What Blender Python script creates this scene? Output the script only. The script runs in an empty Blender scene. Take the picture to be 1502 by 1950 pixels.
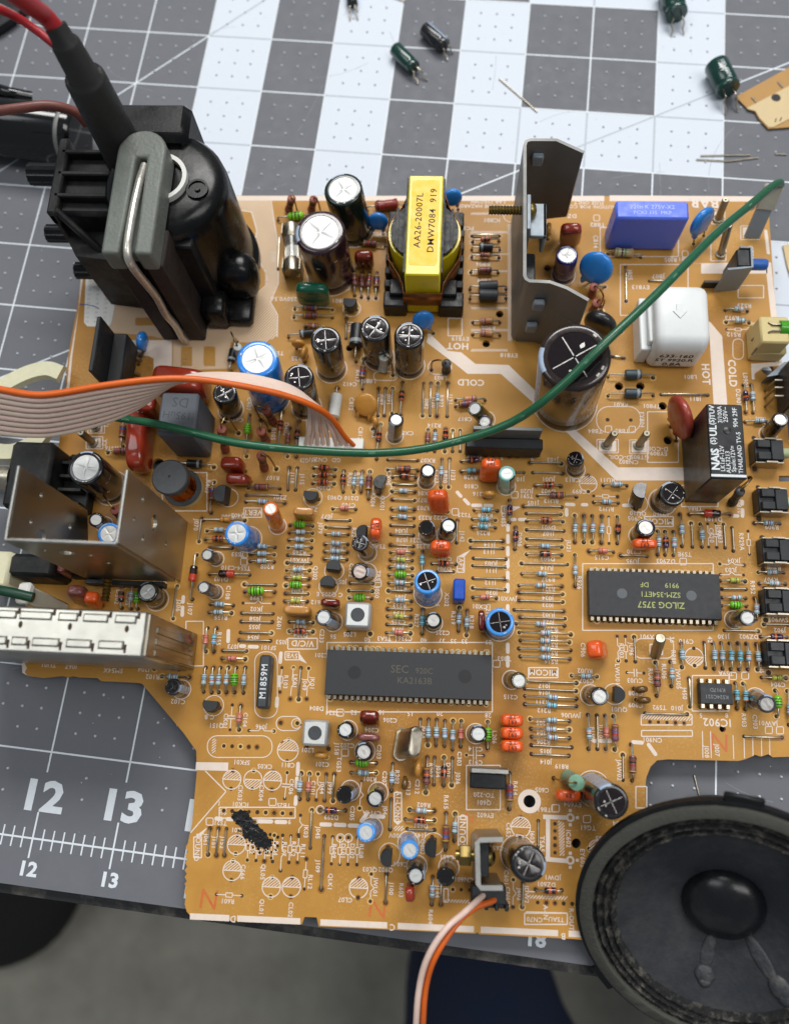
import bpy, bmesh, math, random
import numpy as np
from mathutils import Matrix, Vector

random.seed(7)
SC = bpy.context.scene
COL = SC.collection
S = 0.001                      # everything below is written in millimetres

# ------------------------------------------------------------------ camera
# world: board top is z = 0, board edges run along x and y, bench mat top at z = MATZ
CAM = np.array([17.20175, -67.15964, 250.21643])
ROT = np.array([[0.99796351, 0.0468925, -0.04324274],
                [0.03362907, -0.96283202, -0.26799925],
                [-0.05420265, 0.26599926, -0.96244816]])   # rows: right, down, forward
FPX, CX, CY = 1527.08, 751.0, 975.0
MATZ = -7.0
cam = bpy.data.cameras.new('camera')
cam.sensor_fit = 'VERTICAL'
cam.sensor_height = 10.0
cam.sensor_width = 10.0
cam.lens = FPX / 1950.0 * 10.0
cam.clip_start = 0.005
cam.clip_end = 50.0
cam.dof.use_dof = True
cam.dof.focus_distance = 0.246
cam.dof.aperture_fstop = 2.2
camo = bpy.data.objects.new('camera', cam)
COL.objects.link(camo)
r, d, f = ROT
camo.matrix_world = Matrix(((r[0], -d[0], -f[0], CAM[0]*S), (r[1], -d[1], -f[1], CAM[1]*S),
                            (r[2], -d[2], -f[2], CAM[2]*S), (0, 0, 0, 1)))
SC.camera = camo

# ------------------------------------------------------------------ room light
w = bpy.data.worlds.new('World')
SC.world = w
w.use_nodes = True
bg = w.node_tree.nodes['Background']
bg.inputs[0].default_value = (0.86, 0.93, 1.0, 1)
bg.inputs[1].default_value = 0.23

def area(name, loc, target, sx, sy, power, col):
    l = bpy.data.lights.new(name, 'AREA')
    l.shape = 'RECTANGLE'; l.size = sx; l.size_y = sy; l.energy = power; l.color = col
    o = bpy.data.objects.new(name, l); COL.objects.link(o)
    o.location = loc
    o.rotation_euler = (Vector(target) - Vector(loc)).to_track_quat('-Z', 'Y').to_euler()
    return o
area('ceiling_panel_light', (0.10, 1.20, 1.55), (0.02, 0.0, 0), 1.3, 0.45, 30, (1.0, 0.985, 0.96))
area('ceiling_panel_light', (0.75, -0.05, 1.45), (0.02, 0.0, 0), 0.45, 1.0, 8, (1.0, 0.985, 0.96))
area('ceiling_panel_light', (-0.80, 0.25, 1.45), (0.02, 0.0, 0), 0.5, 0.8, 4.5, (0.95, 0.98, 1.0))
vs = SC.view_settings
vs.view_transform = 'Standard'; vs.look = 'None'; vs.gamma = 1.0; vs.exposure = 0.0
vs.use_curve_mapping = False

# ------------------------------------------------------------------ coordinates
# reading aid: close-up views of the board were used as rulers; each has origin and magnification
RUL = {'O': (0, 0, 1), 'A': (400, 700, 3.755), 'B': (700, 700, 3.755), 'C': (1050, 700, 3.323), 'D': (0, 700, 3.004),
       'E': (0, 1050, 3.004), 'F': (400, 950, 3.755), 'G': (700, 950, 3.755), 'H': (1050, 950, 3.323),
       'I': (350, 1200, 3.755), 'J': (700, 1200, 3.755), 'K': (1050, 1200, 3.323), 'L': (330, 1450, 3.755),
       'M': (680, 1450, 3.755), 'N': (1000, 1450, 2.992), 'P': (500, 350, 3.004), 'Q': (1000, 350, 2.992),
       'R': (0, 350, 3.004), 'S': (1300, 560, 7.436), 'U': (1300, 320, 7.436), 'W': (1300, 800, 7.436)}

def V(px, py, z=0.0):
    d = np.array([(px - CX) / FPX, (py - CY) / FPX, 1.0]) @ ROT
    t = (z - CAM[2]) / d[2]
    return Vector(CAM + t * d)

def at(t, x, y, z=0.0):
    o = RUL[t]
    return V(o[0] + x / o[2], o[1] + y / o[2], z)

def mmpx(p):                    # millimetres covered by one ruler pixel at a point
    return float(ROT[2] @ (np.array(p) - CAM)) / FPX

def rise(base, t, x, y, zmin=2.0, zmax=80.0):
    """height at which the point seen at (x, y) stands nearest above base"""
    best = None
    z = zmin
    while z < zmax:
        e = (at(t, x, y, z) - base).xy.length
        if best is None or e < best[0]: best = (e, z)
        z += 0.2
    return best[1]

# ------------------------------------------------------------------ materials
def lin(h):
    h = h.lstrip('#')
    c = [int(h[i:i+2], 16) / 255 for i in (0, 2, 4)]
    return tuple(x / 12.92 if x <= 0.04045 else ((x + 0.055) / 1.055) ** 2.4 for x in c) + (1,)

MATS = {}
def mat(name, hexcol, rough=0.5, metal=0.0, var=0.12, scale=600.0, bump=0.0, bscale=900.0, coat=0.0, trans=0.0, ior=1.45, spec=0.5, sss=0.0, dust=0.0):
    if name in MATS: return MATS[name]
    m = bpy.data.materials.new(name); m.use_nodes = True
    nt = m.node_tree; b = nt.nodes['Principled BSDF']
    c = lin(hexcol)
    b.inputs['Roughness'].default_value = rough
    b.inputs['Metallic'].default_value = metal
    b.inputs['IOR'].default_value = ior
    b.inputs['Specular IOR Level'].default_value = spec
    b.inputs['Coat Weight'].default_value = coat
    b.inputs['Coat Roughness'].default_value = 0.08
    b.inputs['Transmission Weight'].default_value = trans
    if sss:
        b.inputs['Subsurface Weight'].default_value = sss
        b.inputs['Subsurface Radius'].default_value = (0.002, 0.0015, 0.001)
    tc = nt.nodes.new('ShaderNodeTexCoord')
    n = nt.nodes.new('ShaderNodeTexNoise'); n.inputs['Scale'].default_value = scale
    n.inputs['Detail'].default_value = 5; n.inputs['Roughness'].default_value = 0.65
    nt.links.new(tc.outputs['Object'], n.inputs['Vector'])
    mr = nt.nodes.new('ShaderNodeMapRange')
    mr.inputs[1].default_value = 0.25; mr.inputs[2].default_value = 0.75
    mr.inputs[3].default_value = 1 - var; mr.inputs[4].default_value = 1 + var
    nt.links.new(n.outputs['Fac'], mr.inputs[0])
    mx = nt.nodes.new('ShaderNodeMix'); mx.data_type = 'RGBA'; mx.blend_type = 'MULTIPLY'
    mx.inputs[0].default_value = 1.0; mx.inputs[6].default_value = c
    nt.links.new(mr.outputs[0], mx.inputs[7])
    out = mx.outputs[2]
    if dust:
        n2 = nt.nodes.new('ShaderNodeTexNoise'); n2.inputs['Scale'].default_value = scale * 0.35
        n2.inputs['Detail'].default_value = 8; n2.inputs['Roughness'].default_value = 0.75
        nt.links.new(tc.outputs['Object'], n2.inputs['Vector'])
        r2 = nt.nodes.new('ShaderNodeMapRange'); r2.inputs[1].default_value = 0.48; r2.inputs[2].default_value = 0.8
        r2.inputs[4].default_value = dust
        nt.links.new(n2.outputs['Fac'], r2.inputs[0])
        mx2 = nt.nodes.new('ShaderNodeMix'); mx2.data_type = 'RGBA'; mx2.inputs[7].default_value = lin('#a39c90')
        nt.links.new(r2.outputs[0], mx2.inputs[0]); nt.links.new(out, mx2.inputs[6])
        out = mx2.outputs[2]
    nt.links.new(out, b.inputs['Base Color'])
    rr = nt.nodes.new('ShaderNodeMapRange')
    rr.inputs[1].default_value = 0.3; rr.inputs[2].default_value = 0.7
    rr.inputs[3].default_value = max(0.02, rough * 0.75); rr.inputs[4].default_value = min(1, rough * 1.25)
    nt.links.new(n.outputs['Fac'], rr.inputs[0]); nt.links.new(rr.outputs[0], b.inputs['Roughness'])
    if bump:
        nb = nt.nodes.new('ShaderNodeTexNoise'); nb.inputs['Scale'].default_value = bscale; nb.inputs['Detail'].default_value = 4
        nt.links.new(tc.outputs['Object'], nb.inputs['Vector'])
        bp = nt.nodes.new('ShaderNodeBump'); bp.inputs['Strength'].default_value = bump; bp.inputs['Distance'].default_value = 0.0003
        nt.links.new(nb.outputs['Fac'], bp.inputs['Height']); nt.links.new(bp.outputs['Normal'], b.inputs['Normal'])
    MATS[name] = m
    return m

# ------------------------------------------------------------------ mesh builder
I4 = Matrix.Identity(4)
def TR(x=0, y=0, z=0): return Matrix.Translation((x, y, z))
def RZ(a): return Matrix.Rotation(math.radians(a), 4, 'Z')
def RX(a): return Matrix.Rotation(math.radians(a), 4, 'X')
def RY(a): return Matrix.Rotation(math.radians(a), 4, 'Y')
def axis_matrix(p, z, xhint=(1, 0, 0)):
    z = Vector(z).normalized(); x = Vector(xhint)
    if abs(z.dot(x.normalized())) > 0.97: x = Vector((0, 1, 0))
    y = z.cross(x).normalized(); x = y.cross(z)
    return Matrix(((x.x, y.x, z.x, p[0]), (x.y, y.y, z.y, p[1]), (x.z, y.z, z.z, p[2]), (0, 0, 0, 1)))

class MB:
    layk = 0.0
    def __init__(s): s.v = []; s.f = []; s.m = []
    def add(s, vs, fs, m=0, M=None):
        o = len(s.v)
        if M is None: s.v += [tuple(v) for v in vs]
        else: s.v += [tuple(M @ Vector(v)) for v in vs]
        for i, fc in enumerate(fs):
            s.f.append(tuple(o + k for k in fc)); s.m.append(m[i] if isinstance(m, (list, tuple)) else m)
        return s
    def box(s, x0, y0, z0, x1, y1, z1, b=0.0, m=0, M=None):
        if b <= 0:
            vs = [(x, y, z) for z in (z0, z1) for y in (y0, y1) for x in (x0, x1)]
            return s.add(vs, [(0, 2, 3, 1), (4, 5, 7, 6), (0, 1, 5, 4), (2, 6, 7, 3), (0, 4, 6, 2), (1, 3, 7, 5)], m, M)
        cx, cy, cz = (x0+x1)/2, (y0+y1)/2, (z0+z1)/2
        hx, hy, hz = (x1-x0)/2, (y1-y0)/2, (z1-z0)/2
        bm = bmesh.new()
        for sx in (-1, 1):
            for sy in (-1, 1):
                for sz in (-1, 1):
                    for q in ((hx, hy-b, hz-b), (hx-b, hy, hz-b), (hx-b, hy-b, hz)):
                        bm.verts.new((cx+sx*q[0], cy+sy*q[1], cz+sz*q[2]))
        bmesh.ops.convex_hull(bm, input=bm.verts)
        bmesh.ops.dissolve_limit(bm, angle_limit=0.02, verts=bm.verts, edges=bm.edges)
        bm.verts.index_update()
        vs = [v.co[:] for v in bm.verts]; fs = [[v.index for v in fc.verts] for fc in bm.faces]
        bm.free()
        return s.add(vs, fs, m, M)
    def prism(s, poly, z0, z1, m=0, M=None, b=0.0):
        a = sum(poly[i][0]*poly[(i+1) % len(poly)][1] - poly[(i+1) % len(poly)][0]*poly[i][1] for i in range(len(poly)))
        if a < 0: poly = poly[::-1]
        n = len(poly)
        vs = [(x, y, z0) for x, y in poly] + [(x, y, z1) for x, y in poly]
        fs = [tuple(range(n))[::-1], tuple(range(n, 2*n))] + [(i, (i+1) % n, n+(i+1) % n, n+i) for i in range(n)]
        return s.add(vs, fs, m, M)
    def lathe(s, prof, n=20, m=0, M=None, cap0=True, cap1=True, segm=None):
        vs = []; fs = []; ms = []
        for r_, z_ in prof:
            vs += [(r_*math.cos(2*math.pi*i/n), r_*math.sin(2*math.pi*i/n), z_) for i in range(n)]
        for k in range(len(prof)-1):
            for i in range(n):
                j = (i+1) % n
                fs.append((k*n+i, k*n+j, (k+1)*n+j, (k+1)*n+i))
                ms.append(segm(k, i) if segm else (m[k] if isinstance(m, (list, tuple)) else m))
        if cap0: fs.append(tuple(range(n))[::-1]); ms.append(ms[0])
        if cap1: fs.append(tuple((len(prof)-1)*n+i for i in range(n))); ms.append(ms[-1])
        return s.add(vs, fs, ms, M)
    def tube(s, pts, rad, n=8, m=0, cap=True, sq=1.0):
        pts = [Vector(p) for p in pts]
        rs = rad if isinstance(rad, (list, tuple)) else [rad]*len(pts)
        vs = []; fs = []
        t0 = (pts[1]-pts[0]).normalized()
        u = t0.orthogonal().normalized()
        for k, p in enumerate(pts):
            t = (pts[min(k+1, len(pts)-1)] - pts[max(k-1, 0)]).normalized()
            u = (u - t*u.dot(t))
            u = u.normalized() if u.length > 1e-6 else t.orthogonal().normalized()
            w_ = t.cross(u)
            vs += [p + (u*math.cos(2*math.pi*i/n) + w_*math.sin(2*math.pi*i/n)*sq)*rs[k] for i in range(n)]
        for k in range(len(pts)-1):
            for i in range(n):
                j = (i+1) % n
                fs.append((k*n+i, k*n+j, (k+1)*n+j, (k+1)*n+i))
        if cap:
            fs.append(tuple(range(n))[::-1]); fs.append(tuple((len(pts)-1)*n+i for i in range(n)))
        return s.add(vs, fs, m)
    def ellip(s, a, b, c, e1=1.0, e2=1.0, nu=18, nv=10, m=0, M=None):
        def pw(x, e): return math.copysign(abs(x)**e, x)
        vs = [(0, 0, -c)]; fs = []
        for k in range(1, nv):
            ph = -math.pi/2 + math.pi*k/nv
            for i in range(nu):
                th = 2*math.pi*i/nu
                vs.append((a*pw(math.cos(ph), e1)*pw(math.cos(th), e2), b*pw(math.cos(ph), e1)*pw(math.sin(th), e2), c*pw(math.sin(ph), e1)))
        vs.append((0, 0, c)); L = len(vs)-1
        for i in range(nu):
            j = (i+1) % nu
            fs.append((0, 1+j, 1+i)); fs.append((L, 1+(nv-2)*nu+i, 1+(nv-2)*nu+j))
            for k in range(nv-2):
                fs.append((1+k*nu+i, 1+k*nu+j, 1+(k+1)*nu+j, 1+(k+1)*nu+i))
        return s.add(vs, fs, m, M)
    def strip(s, p, q, wd, z, m=0):
        """flat painted line"""
        s.lay = (getattr(s, 'lay', 0)+1) % 9; z = z+.0035*s.lay*s.layk
        p = Vector(p[:2]); q = Vector(q[:2]); dd = (q-p)
        if dd.length < 1e-6: return s
        nn = Vector((-dd.y, dd.x)).normalized()*wd/2
        return s.add([(p.x-nn.x, p.y-nn.y, z), (q.x-nn.x, q.y-nn.y, z), (q.x+nn.x, q.y+nn.y, z), (p.x+nn.x, p.y+nn.y, z)], [(0, 1, 2, 3)], m)
    def disc(s, c, r_, z, n=10, m=0, r0=0.0, sy=1.0):
        s.lay = (getattr(s, 'lay', 0)+1) % 9; z = z+.0035*s.lay*s.layk
        if r0 <= 0:
            return s.add([(c[0]+r_*math.cos(2*math.pi*i/n), c[1]+r_*sy*math.sin(2*math.pi*i/n), z) for i in range(n)], [tuple(range(n))], m)
        vs = [(c[0]+q*math.cos(2*math.pi*i/n), c[1]+q*sy*math.sin(2*math.pi*i/n), z) for q in (r0, r_) for i in range(n)]
        return s.add(vs, [(i, n+i, n+(i+1) % n, (i+1) % n) for i in range(n)], m)
    def text(s, txt, h, M, m=0, bold=0.0, sx=1.0, depth=0.0, space=1.0):
        vs, fs = text_mesh(txt, bold, space)
        k = h/0.7
        s.add([(v[0]*k*sx, v[1]*k, 0) for v in vs], fs, m, M)
        return s
    def build(s, name, mats, parent=None, loc=(0, 0, 0), smooth=True, ang=38):
        me = mesh_from(s.v, s.f, s.m, mats, name, loc, smooth, ang)
        return link(name, me, parent, loc)

def mesh_from(v, f, mi, mats, name, loc=(0, 0, 0), smooth=True, ang=38):
    me = bpy.data.meshes.new(name)
    me.from_pydata([((a[0]-loc[0])*S, (a[1]-loc[1])*S, (a[2]-loc[2])*S) for a in v], [], f)
    if not isinstance(mats, (list, tuple)): mats = [mats]
    for q in mats: me.materials.append(q)
    if len(mats) > 1: me.polygons.foreach_set('material_index', mi)
    if smooth:
        me.polygons.foreach_set('use_smooth', [True]*len(f))
        me.set_sharp_from_angle(angle=math.radians(ang))
    me.update()
    return me

def link(name, me, parent=None, loc=(0, 0, 0), rz=0.0):
    o = bpy.data.objects.new(name, me)
    COL.objects.link(o)
    if parent is not None:
        o.parent = parent
        pl = parent.get('_abs', (0, 0, 0))
    else: pl = (0, 0, 0)
    o.location = ((loc[0]-pl[0])*S, (loc[1]-pl[1])*S, (loc[2]-pl[2])*S)
    o.rotation_euler = (0, 0, rz)
    ABS[o.name] = tuple(loc)
    o['_abs'] = tuple(float(q) for q in loc)
    return o
ABS = {}

def tag(o, label=None, cat=None, group=None, kind=None):
    if label: o['label'] = label
    if cat: o['category'] = cat
    if group: o['group'] = group
    if kind: o['kind'] = kind
    return o

def empty(name, loc=(0, 0, 0), label=None, cat=None, group=None):
    o = link(name, None, None, loc); o.empty_display_size = 0.01
    return tag(o, label, cat, group)

TXT = {}
def text_mesh(txt, bold=0.0, space=1.0):
    key = (txt, bold, space)
    if key in TXT: return TXT[key]
    cu = bpy.data.curves.new('t', 'FONT'); cu.body = txt; cu.align_x = 'CENTER'; cu.align_y = 'CENTER'
    cu.resolution_u = 2; cu.offset = bold; cu.space_character = space
    o = bpy.data.objects.new('t', cu)
    me = o.to_mesh()
    vs = [v.co[:] for v in me.vertices]; fs = [tuple(p_.vertices) for p_ in me.polygons]
    if vs:
        yc = (max(v[1] for v in vs)+min(v[1] for v in vs))/2
        vs = [(v[0], v[1]-yc, 0) for v in vs]
    o.to_mesh_clear()
    bpy.data.objects.remove(o); bpy.data.curves.remove(cu)
    TXT[key] = (vs, fs)
    return TXT[key]

def arc_pts(ctrl, n=8):
    """Catmull-Rom through control points"""
    c = [Vector(p) for p in ctrl]; c = [c[0]*2-c[1]] + c + [c[-1]*2-c[-2]]
    out = []
    for i in range(1, len(c)-2):
        for k in range(n):
            t = k/n
            out.append(0.5*((2*c[i]) + (c[i+1]-c[i-1])*t + (2*c[i-1]-5*c[i]+4*c[i+1]-c[i+2])*t*t + (3*c[i]-c[i-1]-3*c[i+1]+c[i+2])*t**3))
    out.append(c[-2])
    return out
# ================================================================== SETTING: floor, desk, cutting mat
mat('floor_carpet', '#a39f93', 0.9, var=0.3, scale=14, bump=0.3, bscale=300)
mb = MB(); mb.box(-1500, -1600, -720, 1500, 900, -700)
tag(mb.build('floor', MATS['floor_carpet']), kind='structure')

DA = -4.0                                   # the mat lies turned against the board
MATX = Vector((math.cos(math.radians(DA)), math.sin(math.radians(DA)), 0))
MATY = Vector((-math.sin(math.radians(DA)), math.cos(math.radians(DA)), 0))
def mi(X, Y, z=MATZ):                        # mat ruler inches -> world mm
    x = X*25.4-400; y = Y*25.4-110
    p_ = MATX*x + MATY*y
    return Vector((p_.x, p_.y, z))
def mat_angle(): return DA

mat('desk_black', '#16171a', 0.55, var=0.3, dust=0.35, scale=250, bump=0.25)
mb = MB()
mb.prism([tuple(mi(*q)[:2]) for q in ((-6, -0.66), (40, -0.66), (40, 26), (-6, 26))], MATZ-28, MATZ-3.2)
tag(mb.build('desk', MATS['desk_black']), 'black desk top with worn front edge under the cutting mat', 'desk')

WHITE = {(i, j) for i in (12, 14) for j in range(9, 16)} | {(16, j) for j in (10, 11, 12)} | {(17, 10), (18, 10), (17, 13), (18, 13)} \
        | {(19, j) for j in (10, 11, 12, 13)} | {(20, 8), (20, 7), (21, 8), (10, 14), (16, 14)}
mat('mat_grey', '#6a6c72', 0.62, var=0.05, scale=220, bump=0.03, bscale=5000, dust=0.05, spec=.35)
mat('mat_white', '#d2d9e3', 0.6, var=0.03, scale=220, bump=0.03, bscale=5000, spec=.35)
mat('mat_print', '#dbe2e8', 0.45, var=0.05, scale=800)
mat('mat_nub', '#bfc3c9', 0.3, var=0.03)
mat('mat_core', '#1b1c1f', 0.6, dust=0.5, scale=400)
root = empty('cutting_mat', mi(16, 6), 'grey and white checked self-healing cutting mat with inch ruler under the board', 'cutting mat')
mb = MB()
X0, X1, Y0, Y1 = -2, 30, -0.53, 24
P4 = [mi(X0, Y0), mi(X1, Y0), mi(X1, Y1), mi(X0, Y1)]
mb.prism([tuple(q[:2]) for q in P4], MATZ-3.0, MATZ-0.02, m=1)
mb.add([tuple(q) for q in P4], [(0, 1, 2, 3)], 0)
mb.build('mat_sheet', [MATS['mat_grey'], MATS['mat_core']], root, smooth=False)
for (i, j) in sorted(WHITE):
    mb = MB(); g = 0.012
    mb.add([tuple(mi(i+g, j+g, MATZ+.03)), tuple(mi(i+1-g, j+g, MATZ+.03)), tuple(mi(i+1-g, j+1-g, MATZ+.03)), tuple(mi(i+g, j+1-g, MATZ+.03))], [(0, 1, 2, 3)])
    mb.build('white_square', MATS['mat_white'], root, loc=mi(i+.5, j+.5), smooth=False)
mb = MB()
W1 = 0.55
ZP = MATZ+.06
def iswhite(x, y): return (math.floor(x), math.floor(y)) in WHITE
for X in range(6, 26):
    for k in range(0, 20):
        mb.strip(mi(X, k if k > 0 else .76), mi(X, k+1), W1, ZP, 1 if (iswhite(X+.1, k+.5) and iswhite(X-.1, k+.5)) else 0)
    mb.strip(mi(X, .30), mi(X, -.22), W1, ZP, 0)
for Y in range(0, 20):
    for k in range(6, 26):
        mb.strip(mi(k, Y), mi(k+1, Y), W1, ZP+.01, 1 if (iswhite(k+.5, Y+.1) and iswhite(k+.5, Y-.1)) else 0)
for k in range(6*8, 26*8):
    if k % 8: mb.strip(mi(k/8, .115), mi(k/8, -.115), .45, ZP, 0)
for X in range(8, 25):
    mb.text(str(X), 8.6, TR(*mi(X+.0, .49, ZP+.03)) @ RZ(DA), 0, bold=.036, sx=1.16)
    mb.text(str(X), 3.9, TR(*mi(X+.02, -.335, ZP+.03)) @ RZ(DA), 0, bold=.036, sx=1.1)
def segline(p, q):
    n = 60
    for k in range(n):
        a = [p[0]+(q[0]-p[0])*k/n, p[1]+(q[1]-p[1])*k/n]; b = [p[0]+(q[0]-p[0])*(k+1)/n, p[1]+(q[1]-p[1])*(k+1)/n]
        mb.strip(mi(*a), mi(*b), W1, ZP+.02, 1 if iswhite((a[0]+b[0])/2, (a[1]+b[1])/2) else 0)
segline((6, 6), (16, 16)); segline((19-13, 11-13*.577), (19+6, 11+6*.577))
mat('mat_scratch', '#8b9199', .5); mat('mat_smudge', '#c9ccc4', .5)
SCR = MB()
for k in range(46):
    X, Y = random.uniform(10, 21.5), random.uniform(-.3, 13.5); a = random.uniform(0, 360); L_ = random.uniform(4, 30); cv = random.uniform(-2, 2)
    p_ = mi(X, Y); pr = None
    for i in range(9):
        q = p_+Vector((math.cos(math.radians(a+cv*i*3)), math.sin(math.radians(a+cv*i*3)), 0))*L_/8
        SCR.strip(p_, q, random.uniform(.08, .16), MATZ+.045, 0); p_ = q
SCR.layk = 1.0
for k in range(420):
    q = mi(random.uniform(10, 21.5), random.uniform(-.4, 13.5)); SCR.disc(q, random.uniform(.05, .2), MATZ+.085, 6, random.choice((0, 1, 1)))
mat('mat_print_grey', '#aab2bb', 0.45, var=0.05)
tag(SCR.build('scratches_and_dust', [MATS['mat_scratch'], MATS['mat_smudge']], root, smooth=False), kind='stuff')
mb.build('ruler_print', [MATS['mat_print'], MATS['mat_print_grey']], root, smooth=False)
mb = MB()
for X in range(7, 23):
    for Y in range(-1, 15):
        for a in (.25, .5, .75):
            for b in (.25, .5, .75):
                if Y == 0 and b < .3 : continue
                if Y == -1: continue
                if Y == 0 and abs(b-.5) < .3 and (a < .3 or a > .7): continue
                c = mi(X+a, Y+b)
                q = V_px = None
                mb.lathe([(.50, 0), (.38, .36), (.14, .52)], 7, 0, TR(c.x, c.y, MATZ+.02), cap0=False)
tag(mb.build('texture_nubs', MATS['mat_nub'], root), kind='stuff')

# below the desk edge: dark shape added as shade, then the person
mat('floor_shade_dark', '#1d1d1b', 0.95)
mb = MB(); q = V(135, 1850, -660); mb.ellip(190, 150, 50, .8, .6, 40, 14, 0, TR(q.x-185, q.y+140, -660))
tag(mb.build('floor_shade', MATS['floor_shade_dark'], loc=(q.x-165, -275, -700)), 'dark soft shape added as shade on the floor below the desk at the lower left', 'shade_shape')
mat('navy_trousers', '#16213a', 0.9, var=0.3, scale=60, bump=0.4, bscale=500)
def leg(mb, x, dx):
    pts = arc_pts([(x+dx, -680, -380), (x+dx*.6, -500, -400), (x+dx*.2+12, -350, -405), (x+2, -268, -435), (x, -240, -510), (x+2, -243, -590), (x+4, -247, -640), (x+4, -250, -668)], 5)
    rs = []
    ctrl = [92, 86, 78, 60, 54, 54, 52, 50]
    for k in range(len(pts)):
        t = k/(len(pts)-1)*7; i = min(int(t), 6); rs.append(ctrl[i]+(ctrl[i+1]-ctrl[i])*(t-i))
    mb.tube(pts, rs, 18)
    mb.ellip(42, 120, 30, .8, .9, M=TR(x+4, -205, -672))
mb = MB(); leg(mb, 62, 30); leg(mb, 300, -40)
mb.lathe([(150, 0), (165, 60), (160, 160), (140, 260)], 20, M=TR(180, -760, -430))
tag(mb.build('person', MATS['navy_trousers'], loc=(160, -600, -700)), 'person in dark navy trousers, leg just below the front desk edge', 'person')
# ================================================================== CIRCUIT BOARD
BOARD = empty('circuit_board', (0, 0, 0), 'tan television circuit board crowded with soldered components, lying on the checked mat', 'circuit board')
mat('board_tan', '#be8b3e', 0.5, var=0.12, scale=22, bump=0.05, bscale=1500, spec=.4)
# board colour: resin sheet with stains and a faint pattern like traces on the copper side
def board_nodes(m):
    nt = m.node_tree; b = nt.nodes['Principled BSDF']
    tc = nt.nodes.new('ShaderNodeTexCoord')
    base = b.inputs['Base Color'].links[0].from_socket
    n1 = nt.nodes.new('ShaderNodeTexNoise'); n1.inputs['Scale'].default_value = 11; n1.inputs['Detail'].default_value = 7; n1.inputs['Roughness'].default_value = 0.6
    n1.inputs['Distortion'].default_value = 0.8
    nt.links.new(tc.outputs['Object'], n1.inputs['Vector'])
    r1 = nt.nodes.new('ShaderNodeMapRange'); r1.inputs[1].default_value = 0.46; r1.inputs[2].default_value = 0.68; r1.inputs[4].default_value = 0.72
    nt.links.new(n1.outputs['Fac'], r1.inputs[0])
    m1 = nt.nodes.new('ShaderNodeMix'); m1.data_type = 'RGBA'; m1.inputs[7].default_value = lin('#8d5a1a')
    nt.links.new(r1.outputs[0], m1.inputs[0]); nt.links.new(base, m1.inputs[6])
    v = nt.nodes.new('ShaderNodeTexVoronoi'); v.distance = 'CHEBYCHEV'; v.inputs['Scale'].default_value = 95
    nt.links.new(tc.outputs['Object'], v.inputs['Vector'])
    r2 = nt.nodes.new('ShaderNodeMapRange'); r2.inputs[1].default_value = 0.25; r2.inputs[2].default_value = 0.45; r2.inputs[4].default_value = 0.16
    nt.links.new(v.outputs['Distance'], r2.inputs[0])
    m2 = nt.nodes.new('ShaderNodeMix'); m2.data_type = 'RGBA'; m2.inputs[7].default_value = lin('#9a6418')
    nt.links.new(r2.outputs[0], m2.inputs[0]); nt.links.new(m1.outputs[2], m2.inputs[6])
    n3 = nt.nodes.new('ShaderNodeTexNoise'); n3.inputs['Scale'].default_value = 1500; n3.inputs['Detail'].default_value = 3
    nt.links.new(tc.outputs['Object'], n3.inputs['Vector'])
    n4 = nt.nodes.new('ShaderNodeTexNoise'); n4.inputs['Scale'].default_value = 30; n4.inputs['Detail'].default_value = 4
    nt.links.new(tc.outputs['Object'], n4.inputs['Vector'])
    mm = nt.nodes.new('ShaderNodeMath'); mm.operation = 'MULTIPLY'; nt.links.new(n3.outputs['Fac'], mm.inputs[0]); nt.links.new(n4.outputs['Fac'], mm.inputs[1])
    r3 = nt.nodes.new('ShaderNodeMapRange'); r3.inputs[1].default_value = 0.30; r3.inputs[2].default_value = 0.45; r3.inputs[4].default_value = 0.5
    nt.links.new(mm.outputs[0], r3.inputs[0])
    m3 = nt.nodes.new('ShaderNodeMix'); m3.data_type = 'RGBA'; m3.inputs[7].default_value = lin('#c9a873')
    nt.links.new(r3.outputs[0], m3.inputs[0]); nt.links.new(m2.outputs[2], m3.inputs[6])
    nt.links.new(m3.outputs[2], b.inputs['Base Color'])
board_nodes(MATS['board_tan'])
mat('board_edge', '#b98a4c', 0.7, var=0.2, scale=900)
mat('silk_white', '#e2d2c4', 0.5, var=0.06, scale=500)
mat('silk_hatch', '#e6d3bd', 0.5, var=0.05)
mat('hole_dark', '#3c2712', 0.7, var=0.3)
mat('flux_ring', '#d3ad6c', 0.35, var=0.2, scale=2500)
mat('flux_dark', '#a06c26', 0.3, var=0.2, scale=2500)
OUT = [(165, 372), (1463, 374), (1464, 422), (1475, 577), (1489, 700), (1502, 850), (1506, 906), (1482, 906), (1482, 917), (1507, 917), (1532, 1440), (1502, 1441), (1470, 1442), (1462, 1436), (1448, 1441),
       (1436, 1437), (1432, 1440), (1418, 1446), (1405, 1449), (1270, 1446), (1250, 1448), (1238, 1460), (1230, 1480), (1228, 1500), (1229, 1540), (1234, 1796),
       (1110, 1790), (1090, 1788), (912, 1779), (909, 1775), (904, 1778), (607, 1764), (603, 1747), (580, 1746), (575, 1760), (380, 1750), (365, 1746), (356, 1736), (352, 1722), (354, 1705), (351, 1696), (355, 1690),
       (352, 1683), (356, 1678), (352, 1670), (356, 1664), (352, 1657), (357, 1650), (353, 1643), (357, 1636), (353, 1629), (358, 1622), (354, 1613), (358, 1606), (361, 1590), (366, 1570), (375, 1469), (374, 1430), (350, 1396), (271, 1302), (260, 1300),
       (193, 1297), (186, 1291), (150, 1290), (140, 1287), (130, 1290), (118, 1287), (83, 1291), (52, 1287), (43, 1280), (42, 1254), (52, 1160), (85, 1000), (118, 816), (131, 673), (146, 593), (158, 506)]
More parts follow.
